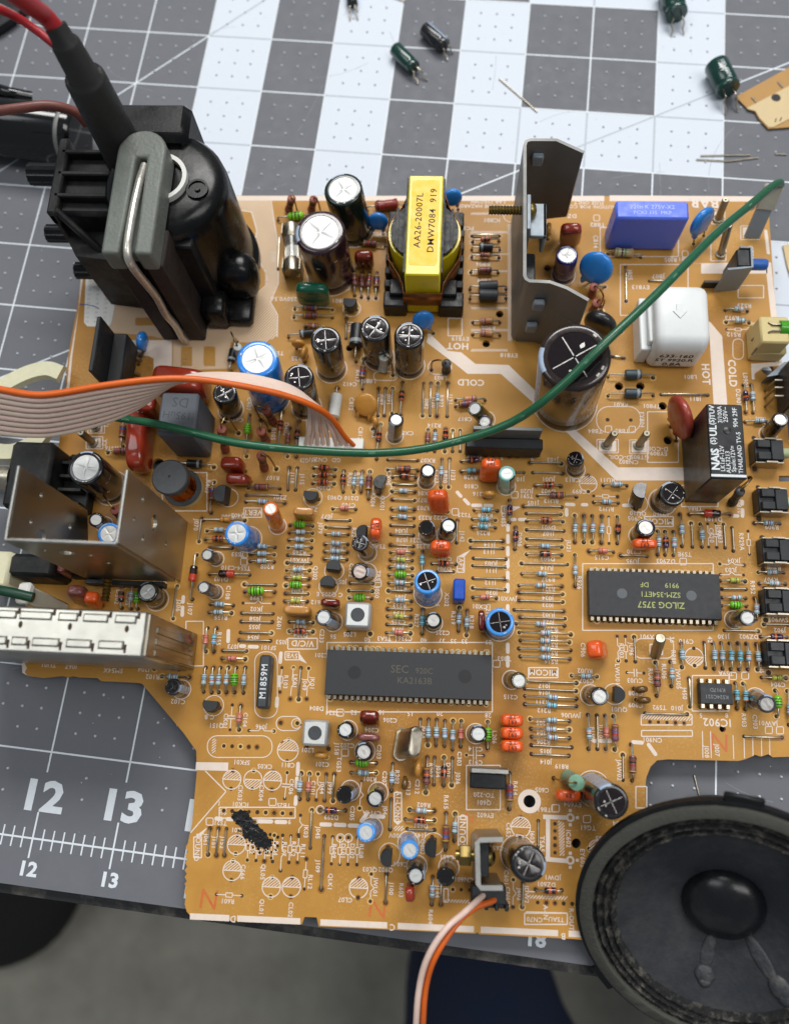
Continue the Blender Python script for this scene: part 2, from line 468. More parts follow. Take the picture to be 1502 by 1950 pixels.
HOLES = [('M', 1230, 285, 48), ('N', 290, 468, 27), ('K', 1080, 625, 20), ('C', 425, 118, 27), ('C', 560, 118, 27), ('P', 1355, 745, 22), ('P', 1278, 915, 22),
         ('A', 98, 378, 27), ('C', 700, 243, 27), ('C', 735, 460, 28), ('U', 940, 540, 75), ('D', 905, 555, 38), ('W', 945, 822, 38), ('S', 1195, 1065, 85), ('Q', 125, 480, 20), ('P', 497, 940, 20)]
def px_poly(pts, t='O', z=0): return [at(t, x, y, z) for x, y in pts]
bm = bmesh.new()
def loop(pts):
    vs = [bm.verts.new((p_[0]*S, p_[1]*S, 0)) for p_ in pts]
    return [bm.edges.new((vs[i], vs[(i+1) % len(vs)])) for i in range(len(vs))]
edges = loop(px_poly(OUT))
for t, x, y, r_ in HOLES:
    c = at(t, x, y); rr = r_/RUL[t][2]*mmpx(c)
    edges += loop([(c.x+rr*math.cos(i*math.pi/10), c.y+rr*math.sin(i*math.pi/10)) for i in range(20)])
bmesh.ops.triangle_fill(bm, use_beauty=True, edges=edges)
fs = list(bm.faces)
for fc in fs:
    if fc.normal.z < 0: fc.normal_flip()
ex = bmesh.ops.extrude_face_region(bm, geom=fs, use_keep_orig=True)
vv = [g for g in ex['geom'] if isinstance(g, bmesh.types.BMVert)]
bmesh.ops.translate(bm, verts=vv, vec=(0, 0, -1.6*S))
for fc in bm.faces:
    if abs(fc.normal.z) < 0.5: fc.material_index = 1
bmesh.ops.recalc_face_normals(bm, faces=bm.faces)
me = bpy.data.meshes.new('board_panel'); bm.to_mesh(me); bm.free()
me.materials.append(MATS['board_tan']); me.materials.append(MATS['board_edge'])
PANEL = link('board_panel', me, BOARD)

SILK = MB(); SILK.layk = 1.0          # the printed legend: one flat printed layer
ZS = 0.03
HOLE = MB(); HOLE.layk = .4          # solder holes with their rims
def hole(p, r_=0.62):
    rr = r_*random.uniform(.92, 1.12)
    if random.random() < .6: HOLE.disc(p, rr*random.uniform(1.45, 1.9), .035, 12, 1 if random.random() < .45 else 2, r0=rr*1.05)
    HOLE.disc(p, rr, .045, 10, 0)

PLACED = []
def T(t, x, y, s, h=33, rot=180, bold=0.02, sx=.98):
    p_ = at(t, x, y)
    for s2, q in PLACED:
        if s2 == s and (q-p_).length < 6: return
    PLACED.append((s, p_)); hm = h/RUL[t][2]*mmpx(p_)
    SILK.text(s, hm, TR(p_.x, p_.y, ZS+.04+.003*(len(PLACED) % 7)) @ RZ(rot), 0, bold=bold, sx=sx, space=1.08)
def LN(t, *pts, wd=.34, closed=False):
    P_ = [at(t, pts[i], pts[i+1]) for i in range(0, len(pts), 2)]
    if closed: P_.append(P_[0])
    for a, b in zip(P_[:-1], P_[1:]): SILK.strip(a, b, wd, ZS)
def RECT(t, x0, y0, x1, y1, wd=.34): LN(t, x0, y0, x1, y0, x1, y1, x0, y1, wd=wd, closed=True)
def POLY(t, *pts, m=0):
    P_ = [at(t, pts[i], pts[i+1]) for i in range(0, len(pts), 2)]
    fill(P_, m)
def fill(P_, m=0, z=ZS-.012):
    b2 = bmesh.new(); vs = [b2.verts.new((q.x, q.y, 0)) for q in P_]
    es = [b2.edges.new((vs[i], vs[(i+1) % len(vs)])) for i in range(len(vs))]
    bmesh.ops.triangle_fill(b2, use_beauty=True, edges=es)
    b2.verts.index_update()
    SILK.add([(v.co.x, v.co.y, z) for v in b2.verts], [[v.index for v in f_.verts][::(1 if f_.normal.z > 0 else -1)] for f_ in b2.faces], m); b2.free()
def RING(t, x, y, r_, wd=.28, n=24):
    c = at(t, x, y); rr = r_/RUL[t][2]*mmpx(c); SILK.disc(c, rr+wd/2, ZS, n, 0, r0=rr-wd/2)
def hatch(loops, sp=.8, wd=.3, ang=45, m=0, z=ZS):
    ca, sa = math.cos(math.radians(ang)), math.sin(math.radians(ang))
    L_ = [[(p_.x*ca+p_.y*sa, -p_.x*sa+p_.y*ca) for p_ in lp] for lp in loops]
    ys = [q[1] for lp in L_ for q in lp]
    y = math.floor(min(ys)/sp)*sp+sp/2
    while y < max(ys):
        xs = []
        for lp in L_:
            for i in range(len(lp)):
                a, b = lp[i], lp[(i+1) % len(lp)]
                if (a[1] > y) != (b[1] > y): xs.append(a[0]+(y-a[1])*(b[0]-a[0])/(b[1]-a[1]))
        xs.sort()
        for k in range(0, len(xs)-1, 2):
            p_ = (xs[k]*ca-y*sa, xs[k]*sa+y*ca); q = (xs[k+1]*ca-y*sa, xs[k+1]*sa+y*ca)
            SILK.strip(p_, q, wd, z, m)
        y += sp
def circle_pts(c, r_, a0=0, a1=360, n=20): return [Vector((c.x+r_*math.cos(math.radians(a0+(a1-a0)*i/n)), c.y+r_*math.sin(math.radians(a0+(a1-a0)*i/n)), 0)) for i in range(n+1)]
def CAPMARK(t, x, y, r_, a0=0):
    """printed outline of an unfitted or fitted capacitor: circle with one half hatched"""
    c = at(t, x, y); rr = r_/RUL[t][2]*mmpx(c)
    SILK.disc(c, rr+.15, ZS, 26, 0, r0=rr-.15)
    hatch([circle_pts(c, rr, a0, a0+180)], .62, .24, 40)
    SILK.strip(c+Vector((rr*math.cos(math.radians(a0)), rr*math.sin(math.radians(a0)), 0)), c-Vector((rr*math.cos(math.radians(a0)), rr*math.sin(math.radians(a0)), 0)), .28, ZS)
    for s_ in (-1, 1):
        q = c+Vector((-math.sin(math.radians(a0)), math.cos(math.radians(a0)), 0))*s_*rr*.95
        hole(q, .55)
DASHED = []
def DASH(t, x1, y1, x2, y2, wd=1.15):
    a, b = at(t, x1, y1), at(t, x2, y2)
    for q in DASHED:
        if ((a+b)/2-q).length < 2: return
    DASHED.append((a+b)/2)
    SILK.strip(a, b, wd, ZS); SILK.disc(a, wd/2, ZS, 10); SILK.disc(b, wd/2, ZS, 10)
def RMARK(t, x1, y1, x2, y2, shape='r', holes=True):
    """printed symbol of an unfitted axial part"""
    a, b = at(t, x1, y1), at(t, x2, y2); d_ = (b-a); u = d_.normalized(); n_ = Vector((-u.y, u.x, 0)); m_ = (a+b)/2
    if shape == 'r':
        L2, h2 = d_.length*.13, .55
        SILK.strip(a, m_-u*L2, .25, ZS); SILK.strip(m_+u*L2, b, .25, ZS)
        c = [m_-u*L2-n_*h2, m_+u*L2-n_*h2, m_+u*L2+n_*h2, m_-u*L2+n_*h2]
        for i in range(4): SILK.strip(c[i], c[(i+1) % 4], .25, ZS)
    elif shape == 'j':
        SILK.strip(a, m_-u*1.0, .25, ZS); SILK.strip(m_-u*1.0, m_+n_*.9, .25, ZS); SILK.strip(m_+n_*.9, m_+u*1.0, .25, ZS); SILK.strip(m_+u*1.0, b, .25, ZS)
    elif shape == 'c':
        for s_ in (-1, 1):
            SILK.strip(m_+u*s_*.4-n_*1.2, m_+u*s_*.4+n_*1.2, .28, ZS); SILK.strip(m_+u*s_*.4, b if s_ > 0 else a, .25, ZS)
    else: SILK.strip(a, b, .28, ZS)
    if holes: hole(a, .5); hole(b, .5)

# isolation band between the mains side and the cold side
POLY('O', 815, 632, 852, 668, 878, 671, 905, 693, 968, 695, 1020, 745, 1085, 810, 1176, 890, 1302, 890, 1302, 915, 1172, 915, 1070, 815, 1005, 758, 953, 712, 890, 712, 865, 692, 812, 652)
POLY('O', 1345, 610, 1352, 614, 1374, 640, 1384, 772, 1386, 890, 1362, 890, 1358, 772, 1350, 640)
POLY('O', 1160, 372, 1448, 374, 1448, 384, 1160, 383); POLY('O', 440, 373, 1150, 373, 1150, 383, 440, 382)
POLY('O', 1306, 502, 1334, 502, 1334, 521, 1400, 521, 1460, 521, 1460, 503, 1400, 500)
DASH('O', 1457, 440, 1462, 482); POLY('O', 1456, 500, 1467, 500, 1488, 690, 1476, 690)
POLY('O', 1430, 615, 1480, 612, 1484, 650, 1430, 650); POLY('S', 960, 985, 1390, 960, 1400, 1010, 1280, 1020, 1130, 1040, 1010, 1130, 1010, 1210, 970, 1210)
# front edge strip with grid letters
for a, b in ((362, 437), (452, 572), (610, 737), (757, 902), (915, 1062), (1082, 1225)):
    def ye(x): return 1739+(x-362)*(1771-1739)/(1062-362)
    POLY('O', a, ye(a), b, ye(b), b, ye(b)+12, a, ye(a)+12)
T('O', 444, 1750, 'D', 11); T('O', 747, 1766, 'C', 11); T('O', 1072, 1783, 'B', 11)
POLY('O', 165, 376, 172, 376, 160, 520, 138, 680, 131, 760, 125, 760, 134, 680, 150, 590); POLY('R', 100, 1, 101, 1, 101, 2)
POLY('O', 42, 1254, 50, 1252, 48, 1264, 52, 1272, 48, 1280, 52, 1286, 43, 1281)
# flyback ground area
hatch([px_poly([(200, 374), (512, 374), (520, 410), (528, 470), (529, 540), (514, 575), (528, 600), (527, 640), (507, 652), (440, 652), (437, 702), (330, 706), (330, 650), (290, 640), (205, 632), (205, 600), (165, 600), (178, 480)]),
       px_poly([(345, 660), (366, 660), (366, 697), (345, 697)]), px_poly([(388, 660), (410, 660), (410, 697), (388, 697)]), px_poly([(448, 400), (478, 405), (488, 440), (480, 470), (492, 500), (505, 520), (505, 545), (480, 560), (470, 500), (455, 460), (440, 430)]),
       px_poly([(258, 605), (310, 605), (310, 620), (258, 620)])], .78, .42, 50, m=1)
POLY('R', 530, 895, 985, 895, 985, 1075, 880, 1075, 880, 1000, 850, 985, 700, 985, 620, 905)
for q in ((445, 398, 480, 404, 490, 440, 482, 470, 495, 500, 508, 520, 508, 545), (515, 375, 530, 470, 530, 540, 515, 575, 529, 600, 528, 642)): LN('O', *q, wd=.4)
# hatched bus bars beside the transformer
for y0, y1 in ((165, 178), (270, 285), (398, 408), (495, 507), (705, 718), (830, 845), (945, 960)):
    hatch([px_poly([(1190, y0), (1400, y0), (1400, y1), (1190, y1)], 'P')], .55, .3, 60)
hatch([px_poly([(1400, 230), (1425, 230), (1425, 900), (1400, 900)], 'P')], .55, .3, 60)
RING('P', 1418, 185, 40)
# thick cell borders
for q in (('B', 640, 892, 665, 920), ('B', 692, 945, 720, 975), ('B', 750, 985, 805, 985), ('B', 840, 985, 885, 987), ('G', 1000, 55, 1000, 55), ('G', 1002, 190, 1002, 225), ('G', 1002, 262, 1002, 310), ('G', 1001, 348, 1001, 400), ('G', 1000, 437, 1000, 485), ('G', 1000, 525, 1000, 575),
          ('G', 1000, 612, 1000, 662), ('G', 1000, 765, 1000, 800), ('G', 1000, 1040, 1000, 1095), ('J', 1000, 100, 1000, 160), ('J', 1000, 195, 1000, 255), ('G', 1085, 148, 1125, 148), ('G', 1030, 147, 1050, 147), ('B', 1420, 978, 1470, 980), ('B', 1420, 1015, 1420, 1055),
          ('C', 90, 866, 140, 867), ('C', 195, 868, 220, 868), ('C', 455, 872, 505, 872), ('C', 92, 895, 92, 935), ('I', 320, 5, 318, 80), ('I', 408, 114, 435, 115), ('I', 470, 118, 525, 120), ('I', 695, 165, 690, 230), ('I', 683, 335, 680, 395), ('I', 668, 487, 665, 542),
          ('I', 818, 955, 815, 1030), ('I', 810, 1060, 808, 1120), ('L', 893, 18, 890, 90), ('L', 886, 125, 880, 220), ('L', 878, 255, 874, 305), ('L', 615, 428, 702, 430), ('L', 738, 432, 802, 434), ('L', 390, 412, 440, 414), ('L', 308, 408, 345, 410), ('L', 1058, 450, 1122, 452), ('L', 1158, 452, 1226, 455), ('L', 1260, 458, 1320, 460), ('L', 1345, 425, 1380, 380),
          ('L', 1415, 392, 1502, 395), ('M', 30, 430, 65, 385), ('M', 105, 392, 200, 397), ('E', 1050, 260, 1048, 290), ('E', 1046, 320, 1044, 365), ('E', 1312, 420, 1303, 515), ('K', 515, 708, 570, 712), ('K', 612, 725, 655, 785), ('K', 265, 700, 370, 700), ('K', 30, 0, 30, 1), ('W', 835, 1150, 835, 1190), ('W', 840, 1270, 838, 1360), ('W', 700, 1355, 770, 1357), ('C', 1205, 835, 1205, 865)):
    DASH(*q)
# blank panel lower left and slanted lines
POLY('L', 165, 5, 395, 8, 392, 68, 160, 62); LN('L', 230, 68, 378, 215, 125, 510)
# unfitted places
for q in (('L', 420, 130, 65, 0), ('L', 570, 130, 65, 180), ('L', 710, 137, 65, 0), ('L', 453, 595, 65, 0), ('L', 422, 780, 66, 0), ('L', 702, 898, 66, 0), ('L', 845, 898, 66, 0), ('M', 1168, 470, 68, 0), ('I', 745, 860, 75, 0), ('C', 230, 735, 55, 0), ('H', 900, 1000, 57, 180), ('M', 10, 905, 66, 0)):
    CAPMARK(*q)
for q in (('L', 540, 520, 530, 705), ('L', 602, 520, 592, 708), ('L', 662, 525, 652, 712), ('L', 723, 528, 710, 715), ('L', 842, 532, 827, 722), ('L', 898, 537, 888, 722), ('L', 952, 697, 937, 912), ('L', 1140, 540, 1130, 732), ('L', 1193, 545, 1190, 735), ('L', 1252, 545, 1248, 735), ('L', 1318, 545, 1312, 738), ('L', 310, 950, 490, 960),
          ('I', 702, 268, 688, 442), ('H', 360, 115, 362, 282), ('H', 1240, 205, 1250, 350), ('C', 265, 812, 415, 818), ('Q', 1145, 830, 1275, 830), ('H', 465, 870, 470, 1025)): RMARK(*q)
for q in (('L', 783, 528, 767, 780), ('I', 785, 268, 762, 492), ('I', 893, 273, 878, 492), ('I', 468, 718, 645, 722), ('F', 237, 745, 455, 748), ('H', 1062, 412, 1215, 420), ('H', 1065, 480, 1212, 482), ('L', 1035, 90, 1022, 275), ('L', 1345, 145, 1332, 335), ('L', 910, 385, 895, 525), ('L', 1415, 805, 1408, 1000), ('M', 1115, 845, 1112, 1040), ('H', 413, 870, 420, 1025), ('H', 985, 158, 992, 305)): RMARK(*q, shape='j')
for q in (('L', 815, 80, 797, 265), ('I', 348, 535, 332, 712), ('J', 705, 893, 825, 897), ('K', 475, 268, 582, 272), ('H', 1035, 158, 1043, 307)): RMARK(*q, shape='c')
for q in (('K', 952, 638, 955, 810), ('K', 1003, 640, 1008, 810), ('K', 1145, 665, 1150, 815), ('K', 1215, 680, 1218, 810), ('K', 1270, 680, 1272, 795), ('K', 1325, 682, 1327, 795), ('K', 1377, 684, 1378, 790)): RMARK(*q, shape='l', holes=False)
RECT('L', 330, 328, 872, 405); hatch([px_poly([(335, 330), (385, 332), (382, 385), (330, 380)], 'L')], .6, .25, 40)
for k in range(9): hole(at('L', 362+60*k, 352+2.6*k), .55)
for a in ((1195, 547, 28), (1252, 547, 28), (1050, 345, 28)): RING('L', *a)
# oval and box outlines
def OVAL(t, x0, y0, x1, y1, rr=40, wd=.28):
    pts = []
    for cx_, cy_, a0 in ((x1-rr, y0+rr, -90), (x1-rr, y1-rr, 0), (x0+rr, y1-rr, 90), (x0+rr, y0+rr, 180)):
        for k in range(6):
            a = math.radians(a0+90*k/5); pts += [cx_+rr*math.cos(a), cy_+rr*math.sin(a)]
    LN(t, *pts, wd=wd, closed=True)
OVAL('I', 170, 755, 632, 910, 70); hatch([px_poly([(205, 775), (235, 775), (228, 880), (198, 880)], 'I')], .6, .25, 40)
for k in range(5): hole(at('I', 288+59*k, 828+2*k), .55)
OVAL('I', 508, 155, 670, 628, 70); OVAL('I', 662, 617, 838, 718, 48); RING('I', 805, 668, 34); hole(at('I', 693, 662)); hole(at('I', 812, 665))
OVAL('C', 283, 247, 562, 412, 75); hole(at('C', 353, 330)); hole(at('C', 500, 332)); OVAL('H', 525, 885, 770, 1008, 40); RECT('H', 620, 920, 700, 985)
OVAL('P', 945, 1010, 1080, 1090, 40); OVAL('P', 635, 1075, 770, 1125, 25); OVAL('Q', 1180, 885, 1240, 1000, 25)
RECT('H', 195, 410, 1020, 832); RECT('K', 888, 287, 1120, 512); RECT('J', -290, 88, 890, 585); RECT('M', 780, 28, 1022, 345); RECT('C', 605, 280, 800, 600); RECT('C', 820, 745, 1050, 880); RECT('Q', 540, 460, 925, 750); RECT('Q', 425, 250, 870, 415); RECT('D', 930, 600, 1185, 820)
RECT('Q', 1055, 295, 1140, 440); RECT('Q', 1210, 580, 1355, 650); RECT('E', 1065, 400, 1165, 655); RECT('P', 1060, 770, 1140, 870); RECT('N', 628, 143, 690, 265); RECT('K', 567, 635, 888, 672)
for q in (('C', 285, 455, 420, 540), ('C', 492, 458, 612, 545)): RECT(*q, wd=.3); POLY(q[0], q[1]+12, q[2]+8, q[3]-12, q[2]+8, q[3]-12, q[4]-8, q[1]+12, q[4]-8)
for q in (('D', 505, 300, 600, 375), ('D', 495, 395, 590, 465), ('Q', 1060, 150, 1135, 230), ('Q', 1225, 240, 1330, 318)): RECT(*q, wd=.3); POLY(q[0], q[1]+12, q[2]+8, q[3]-12, q[2]+8, q[3]-12, q[4]-8, q[1]+12, q[4]-8)
hatch([px_poly([(568, 535), (885, 550), (885, 575), (565, 562)], 'K')], .6, .28, 45); RECT('K', 565, 535, 886, 600)
for k in range(5): hole(at('K', 620+54*k, 580+2*k), .5)
hatch([px_poly([(620, 985), (805, 990), (800, 1015), (618, 1005)], 'M')], .6, .28, 45); RECT('M', 618, 910, 650, 1005)
for k in range(3): hole(at('M', 683+60*k, 915+2*k), .5)
hatch([px_poly([(1220, 955), (1500, 965), (1500, 990), (1220, 980)], 'M')], .6, .28, 45); RECT('M', 1195, 1085, 1500, 1165); LN('M', 1205, 1075, 1500, 1085); LN('M', 1205, 930, 1270, 932)
for k in range(5): hole(at('N', 70+49*k, 803+2*k), .55)
# bottom right regulator outline
LN('N', 100, 315, 245, 320, wd=1.2); LN('N', 128, 315, 128, 560, wd=1.2); LN('N', 100, 555, 245, 568, wd=1.2)
hatch([px_poly([(185, 335), (222, 350), (222, 535), (195, 540)], 'N')], .6, .28, 45)
for k in range(5): hole(at('N', 168, 355+41*k), .5)
for q in ((255, 320), (255, 563)):
    for a, b in ((-40, 0), (40, 0), (0, -40), (0, 40)): POLY('N', q[0]+a-9, q[1]+b-9, q[0]+a+9, q[1]+b-9, q[0]+a+9, q[1]+b+9, q[0]+a-9, q[1]+b+9)
    RING('N', q[0], q[1], 18, wd=.6)
RING('M', 1230, 285, 62, wd=1.6); CAPMARK('N', 410, 500, 50, 90)
for q in (('F', 245, 397), ('F', 243, 450), ('F', 1200, 605), ('F', 1305, 1000), ('L', 710, 290), ('L', 262, 430), ('I', 1117, 590), ('I', 1152, 875), ('B', 1050, 910), ('B', 625, 1032), ('H', 830, 397), ('K', 1145, 290), ('K', 1222, 288), ('M', 1418, 335), ('N', 170, 267), ('N', 350, 328), ('C', 358, 390), ('C', 508, 392), ('Q', 405, 195), ('Q', 908, 400), ('J', 920, 240), ('K', 1372, 632), ('K', 1442, 634)):
    c = at(q[0], q[1], q[2]); h2 = 1.05
    OVAL(q[0], q[1]-h2/mmpx(c)*RUL[q[0]][2], q[2]-h2/mmpx(c)*RUL[q[0]][2], q[1]+h2/mmpx(c)*RUL[q[0]][2], q[2]+h2/mmpx(c)*RUL[q[0]][2], 8)
# function boxes
for t, x0, y0, x1, y1, s_, rot, h in (('I', 745, 58, 955, 135, 'V/C/D', 180, 42), ('I', 725, 155, 825, 212, '5VB', 180, 34), ('J', 1148, 268, 1358, 340, 'MICOM', 180, 42), ('L', 148, 540, 203, 688, 'SOUND', -90, 36), ('M', 722, 392, 785, 600, 'SOUND', 90, 44), ('M', 265, 222, 317, 430, 'A1-LONG', -90, 34),
                                    ('G', 640, 415, 690, 525, 'AFT', -90, 36), ('F', 243, 65, 370, 132, 'VERT', 180, 40), ('A', 690, 360, 742, 520, 'HOR.', -90, 36), ('H', 585, 112, 768, 175, 'MICOM', 180, 36), ('B', 955, 990, 1010, 1040, 'B', 180, 34)):
    RECT(t, x0, y0, x1, y1); T(t, (x0+x1)/2, (y0+y1)/2, s_, h, rot)
POLY('I', 825, 165, 882, 240, 822, 212); POLY('B', 1012, 990, 1098, 995, 1018, 1038); POLY('L', 165, 530, 255, 462, 200, 535); POLY('M', 262, 430, 318, 430, 290, 455); POLY('G', 645, 410, 735, 365, 690, 415)
hatch([px_poly([(262, 460), (335, 462), (332, 498), (260, 495)], 'M')], .6, .28, 45)
T('P', 1115, 930, 'HOT', 40, bold=.03); T('P', 1190, 1138, 'COLD', 38, bold=.03); T('Q', 1027, 1085, 'HOT', 42, -90, bold=.03); T('Q', 1178, 1080, 'COLD', 42, -90, bold=.03)
T('U', 300, 500, 'BAR', 150, bold=.03); T('Q', 360, 110, 'FUSE ONLY', 22); T('Q', 380, 132, 'CAUTION: FOR CON', 22); T('P', 1290, 105, '1.6A 125/250V', 22); T('P', 1300, 130, 'AGAINST FIRE HAZARD', 22); T('P', 700, 95, 'AA41-', 24)
TXTS = '''F 205,117 Q402;F 130,128 R308;F 200,397 TS53;F 185,495 TS54-C310;F 410,485 R208;F 640,383 R240;F 637,435 JWX01;F 632,485 J075;F 625,540 R610;F 625,658 L602;F 618,712 J092;F 612,755 INPUT;F 332,710 L999;F 332,785 JK02;F 322,855 J058;F 318,912 J055;F 310,988 J054;F 510,1020 J053;F 165,1052 J073;F 418,1065 SF101;F 640,915 R611;F 648,975 D204
F 835,122 J077;F 500,-10 Z201;F 905,350 R230;F 900,410 R231;F 1205,340 TSA2;F 935,590 J051;F 855,682 C Q203 E;F 755,740 612;F 998,970 L205;F 880,985 56;F 1125,1005 50;F 1245,1000 TSA3;F 1395,1000 C236;F 80,575 D103;F 80,850 R159
A 190,375 C413;A 450,790 R107;A 745,940 J;A 810,862 D204;A 950,930 D210 Q903;A 990,985 C703;A 1000,120 C412;A 1105,95 B05;A 820,660 GD  CN201;A 700,665 H GD;A 1400,470 CX03;A 720,1015 Z201
B 735,110 COLD;B 520,75 L803;B 475,415 R214;B 695,370 C817;B 320,470 CX03;B 430,665 RX07;B 735,785 R928;B 740,850 C810;B 760,645 D636;B 958,645 5;B 1175,650 9;B 1320,655 J103;B 1290,795 JU01;B 1290,885 D902;B 1310,955 RU13;B 1180,965 J105;B 1135,880 JU20;B 1135,920 TS91;B 395,900 X01;B 395,945 J071;B 400,1005 R703;B 690,1055 TS23;B 840,1055 RX08;B 800,905 C216;B 410,1075 R223;B 520,1075 C222;B 1090,795 J10
G 240,225 JU04;G 245,290 J078;G 245,362 J080;G 240,418 C229;G 235,470 C237;G 232,578 L204;G 232,638 R231;G 232,700 J081;G 228,763 R233;G 225,815 J134;G 220,880 C235;G 215,930 J076;G 100,998 TSA3;G 265,998 C236;G 400,1012 40;G 530,1015 37;G 612,1018 35;G 690,1020 33;G 862,1025 29;G 535,958 C225;G 350,298 C221;G 395,340 R235;G 825,245 R226;G 830,180 R222;G 870,325 J114;G 865,375 J113;G 880,458 JU03;G 880,510 J111;G 875,595 J112;G 885,668 J030;G 995,710 JWX01;G 800,770 CX01;G 550,430 C701;G 545,500 D701;G 1290,205 D901;G 1290,245 J107;G 1285,430 D903;G 1280,492 JU14;G 1290,577 R937;G 1290,645 R921;G 1285,705 J024;G 1285,755 J023;G 1290,825 JU02;G 1290,878 J022;G 1305,932 R203;G 1310,990 R915;G 1310,1045 R914
J 1310,225 R916;J 1310,105 R918;J 1310,165 R917;J 1260,395 J017;J 1260,445 J016;J 1245,515 R211;J 1258,575 R212;J 1250,665 R205;J 1255,735 R204;J 1255,800 R206;J 1270,862 J015;J 1272,938 J014;J 1385,975 R819;J 1020,478 C215;J 975,205 TB53;J 860,610 28;J 515,598 20;J 305,598 15;J 100,588 10;J 770,850 C214;J 770,945 C913;J 1450,605 JWU06;J 160,645 C206;J 30,715 C204
I 990,180 IC201;I 950,560 D804;I 1062,592 TS24;I 1215,590 52;I 555,687 J046;I 415,945 SFK01;I 580,975 CK05;I 745,965 C811;I 885,858 L201;I 990,960 C201;I 1170,825 C202;I 1335,715 C204;I 1330,1065 R201;I 235,680 Q151;I 185,622 C B;I 375,120 J073;I 690,78 J053;I 595,120 SF101;I 1415,590 10;I 1070,45 56;I 1185,30 L205;I 1315,68 50
L 480,308 ICK01;L 790,315 TB25;L 338,440 TS21;L 465,492 CL01;L 500,30 SFK01;L 660,35 CK05;L 820,30 C811;L 1130,400 D299;L 390,1000 R601;L 330,300 1;L 600,430 5;L 832,432 9;L 1230,990 CL07;L 1405,770 QL03;L 1420,370 C914A
M 475,312 R602;M 455,460 D601;M 450,525 J149;M 275,530 300V;M 85,770 QL03;M 205,772 Q902;M 310,735 C604;M 640,685 C651;M 905,240 TO-220;M 905,292 Q601;M 915,385 EY602;M 1320,205 C605;M 1335,345 TB61;M 1000,620 IC651;M 760,845 CN601;M 1350,880 DZ601;M 1395,825 JDW1;M 1255,1130 CN701;M 1420,1130 TSAU;M 1415,40 R819
N 170,30 R819;N 92,162 C605;N 105,272 TB61;N 268,245 EY604;N 355,378 TG61;N 530,350 J604;N 440,440 C655;N 150,658 JDW1;N 120,700 DZ601;N 50,905 CN701;N 195,908 TSAU
K 850,72 C910;K 1085,38 J130;K 1245,42 DZ902;K 600,42 X901;K 210,258 RU02;K 220,322 C907;K 525,320 CU03;K 530,400 C908;K 530,475 C909;K 425,500 QU01;K 1100,275 TS9A;K 680,490 TS92;K 790,490 J010;K 635,695 CN901;K 1105,540 8;K 942,540 5;K 1430,345 C904;K 1365,585 JAW01;K 150,540 JWU06;K 52,862 R819;K 125,1105 EY604
H 345,65 RU12;H 545,90 QU10;H 690,98 CU10;H 905,62 TB86;H 315,372 C915;H 520,335 C230;H 510,392 JU95;H 720,395 DZ903;H 840,352 TS9E;H 1150,388 JK04;H 1130,447 JL03;H 885,910 C910;H 1085,868 J130;H 1245,873 DZ902;H 1405,440 R908;H 1385,512 R907;H 1430,765 SW907;H 1440,828 J902;H 1430,1180 C904;H 1390,180 R909;H 600,870 X901;H 525,125 C905
C 435,235 RK01;C 630,245 TP801;C 275,403 TB84;C 445,402 TB85;C 665,515 D-COIL;C 675,545 EY809;C 430,568 D-COIL;C 555,568 GT805;C 485,598 CN802;C 350,712 RU11;C 175,785 C899;C 130,712 C813;C 875,60 L801;C 905,195 J811;C 930,888 TB86;C 545,918 QU10;C 695,930 CU10;C 1020,960 D1101
P 1310,210 IC801;P 1155,255 PC802;P 1260,460 R804;P 1265,555 L804;P 1290,825 R808;P 1130,888 EY819;P 1408,982 EY818;P 1010,1110 L803;P 460,598 C806;P 510,355 C807;P 670,290 C805;P 440,668 Q801;P 120,660 250V0.5A;P 500,1145 C412;P 610,1130 L805;P 195,1000 R25;P 100,970 TB
Q 825,430 RJ05;Q 910,430 TB81;Q 410,235 TB82;Q 755,525 JB07;Q 655,590 EY813;Q 640,730 JB07;Q 265,185 DZ;Q 1245,695 RS23;Q 1175,765 R913;Q 1185,860 RS12;Q 935,1105 L801
S 710,570 RS12;S 1090,1765 RS02;D 640,462 R416;D 1330,820 Q402;D 1390,940 J059;E 1020,860 C102;E 1255,380 R159;E 1370,0 TS53;E 915,183 C110;E 875,718 R102;E 825,672 J204;E 410,655 J067;E 280,650 TU01;E 650,682 SM54X;E 1460,260 L999;E 1455,330 JK02;E 1470,380 J058;E 1455,432 J055;E 1460,488 J054;E 1340,545 J073'''
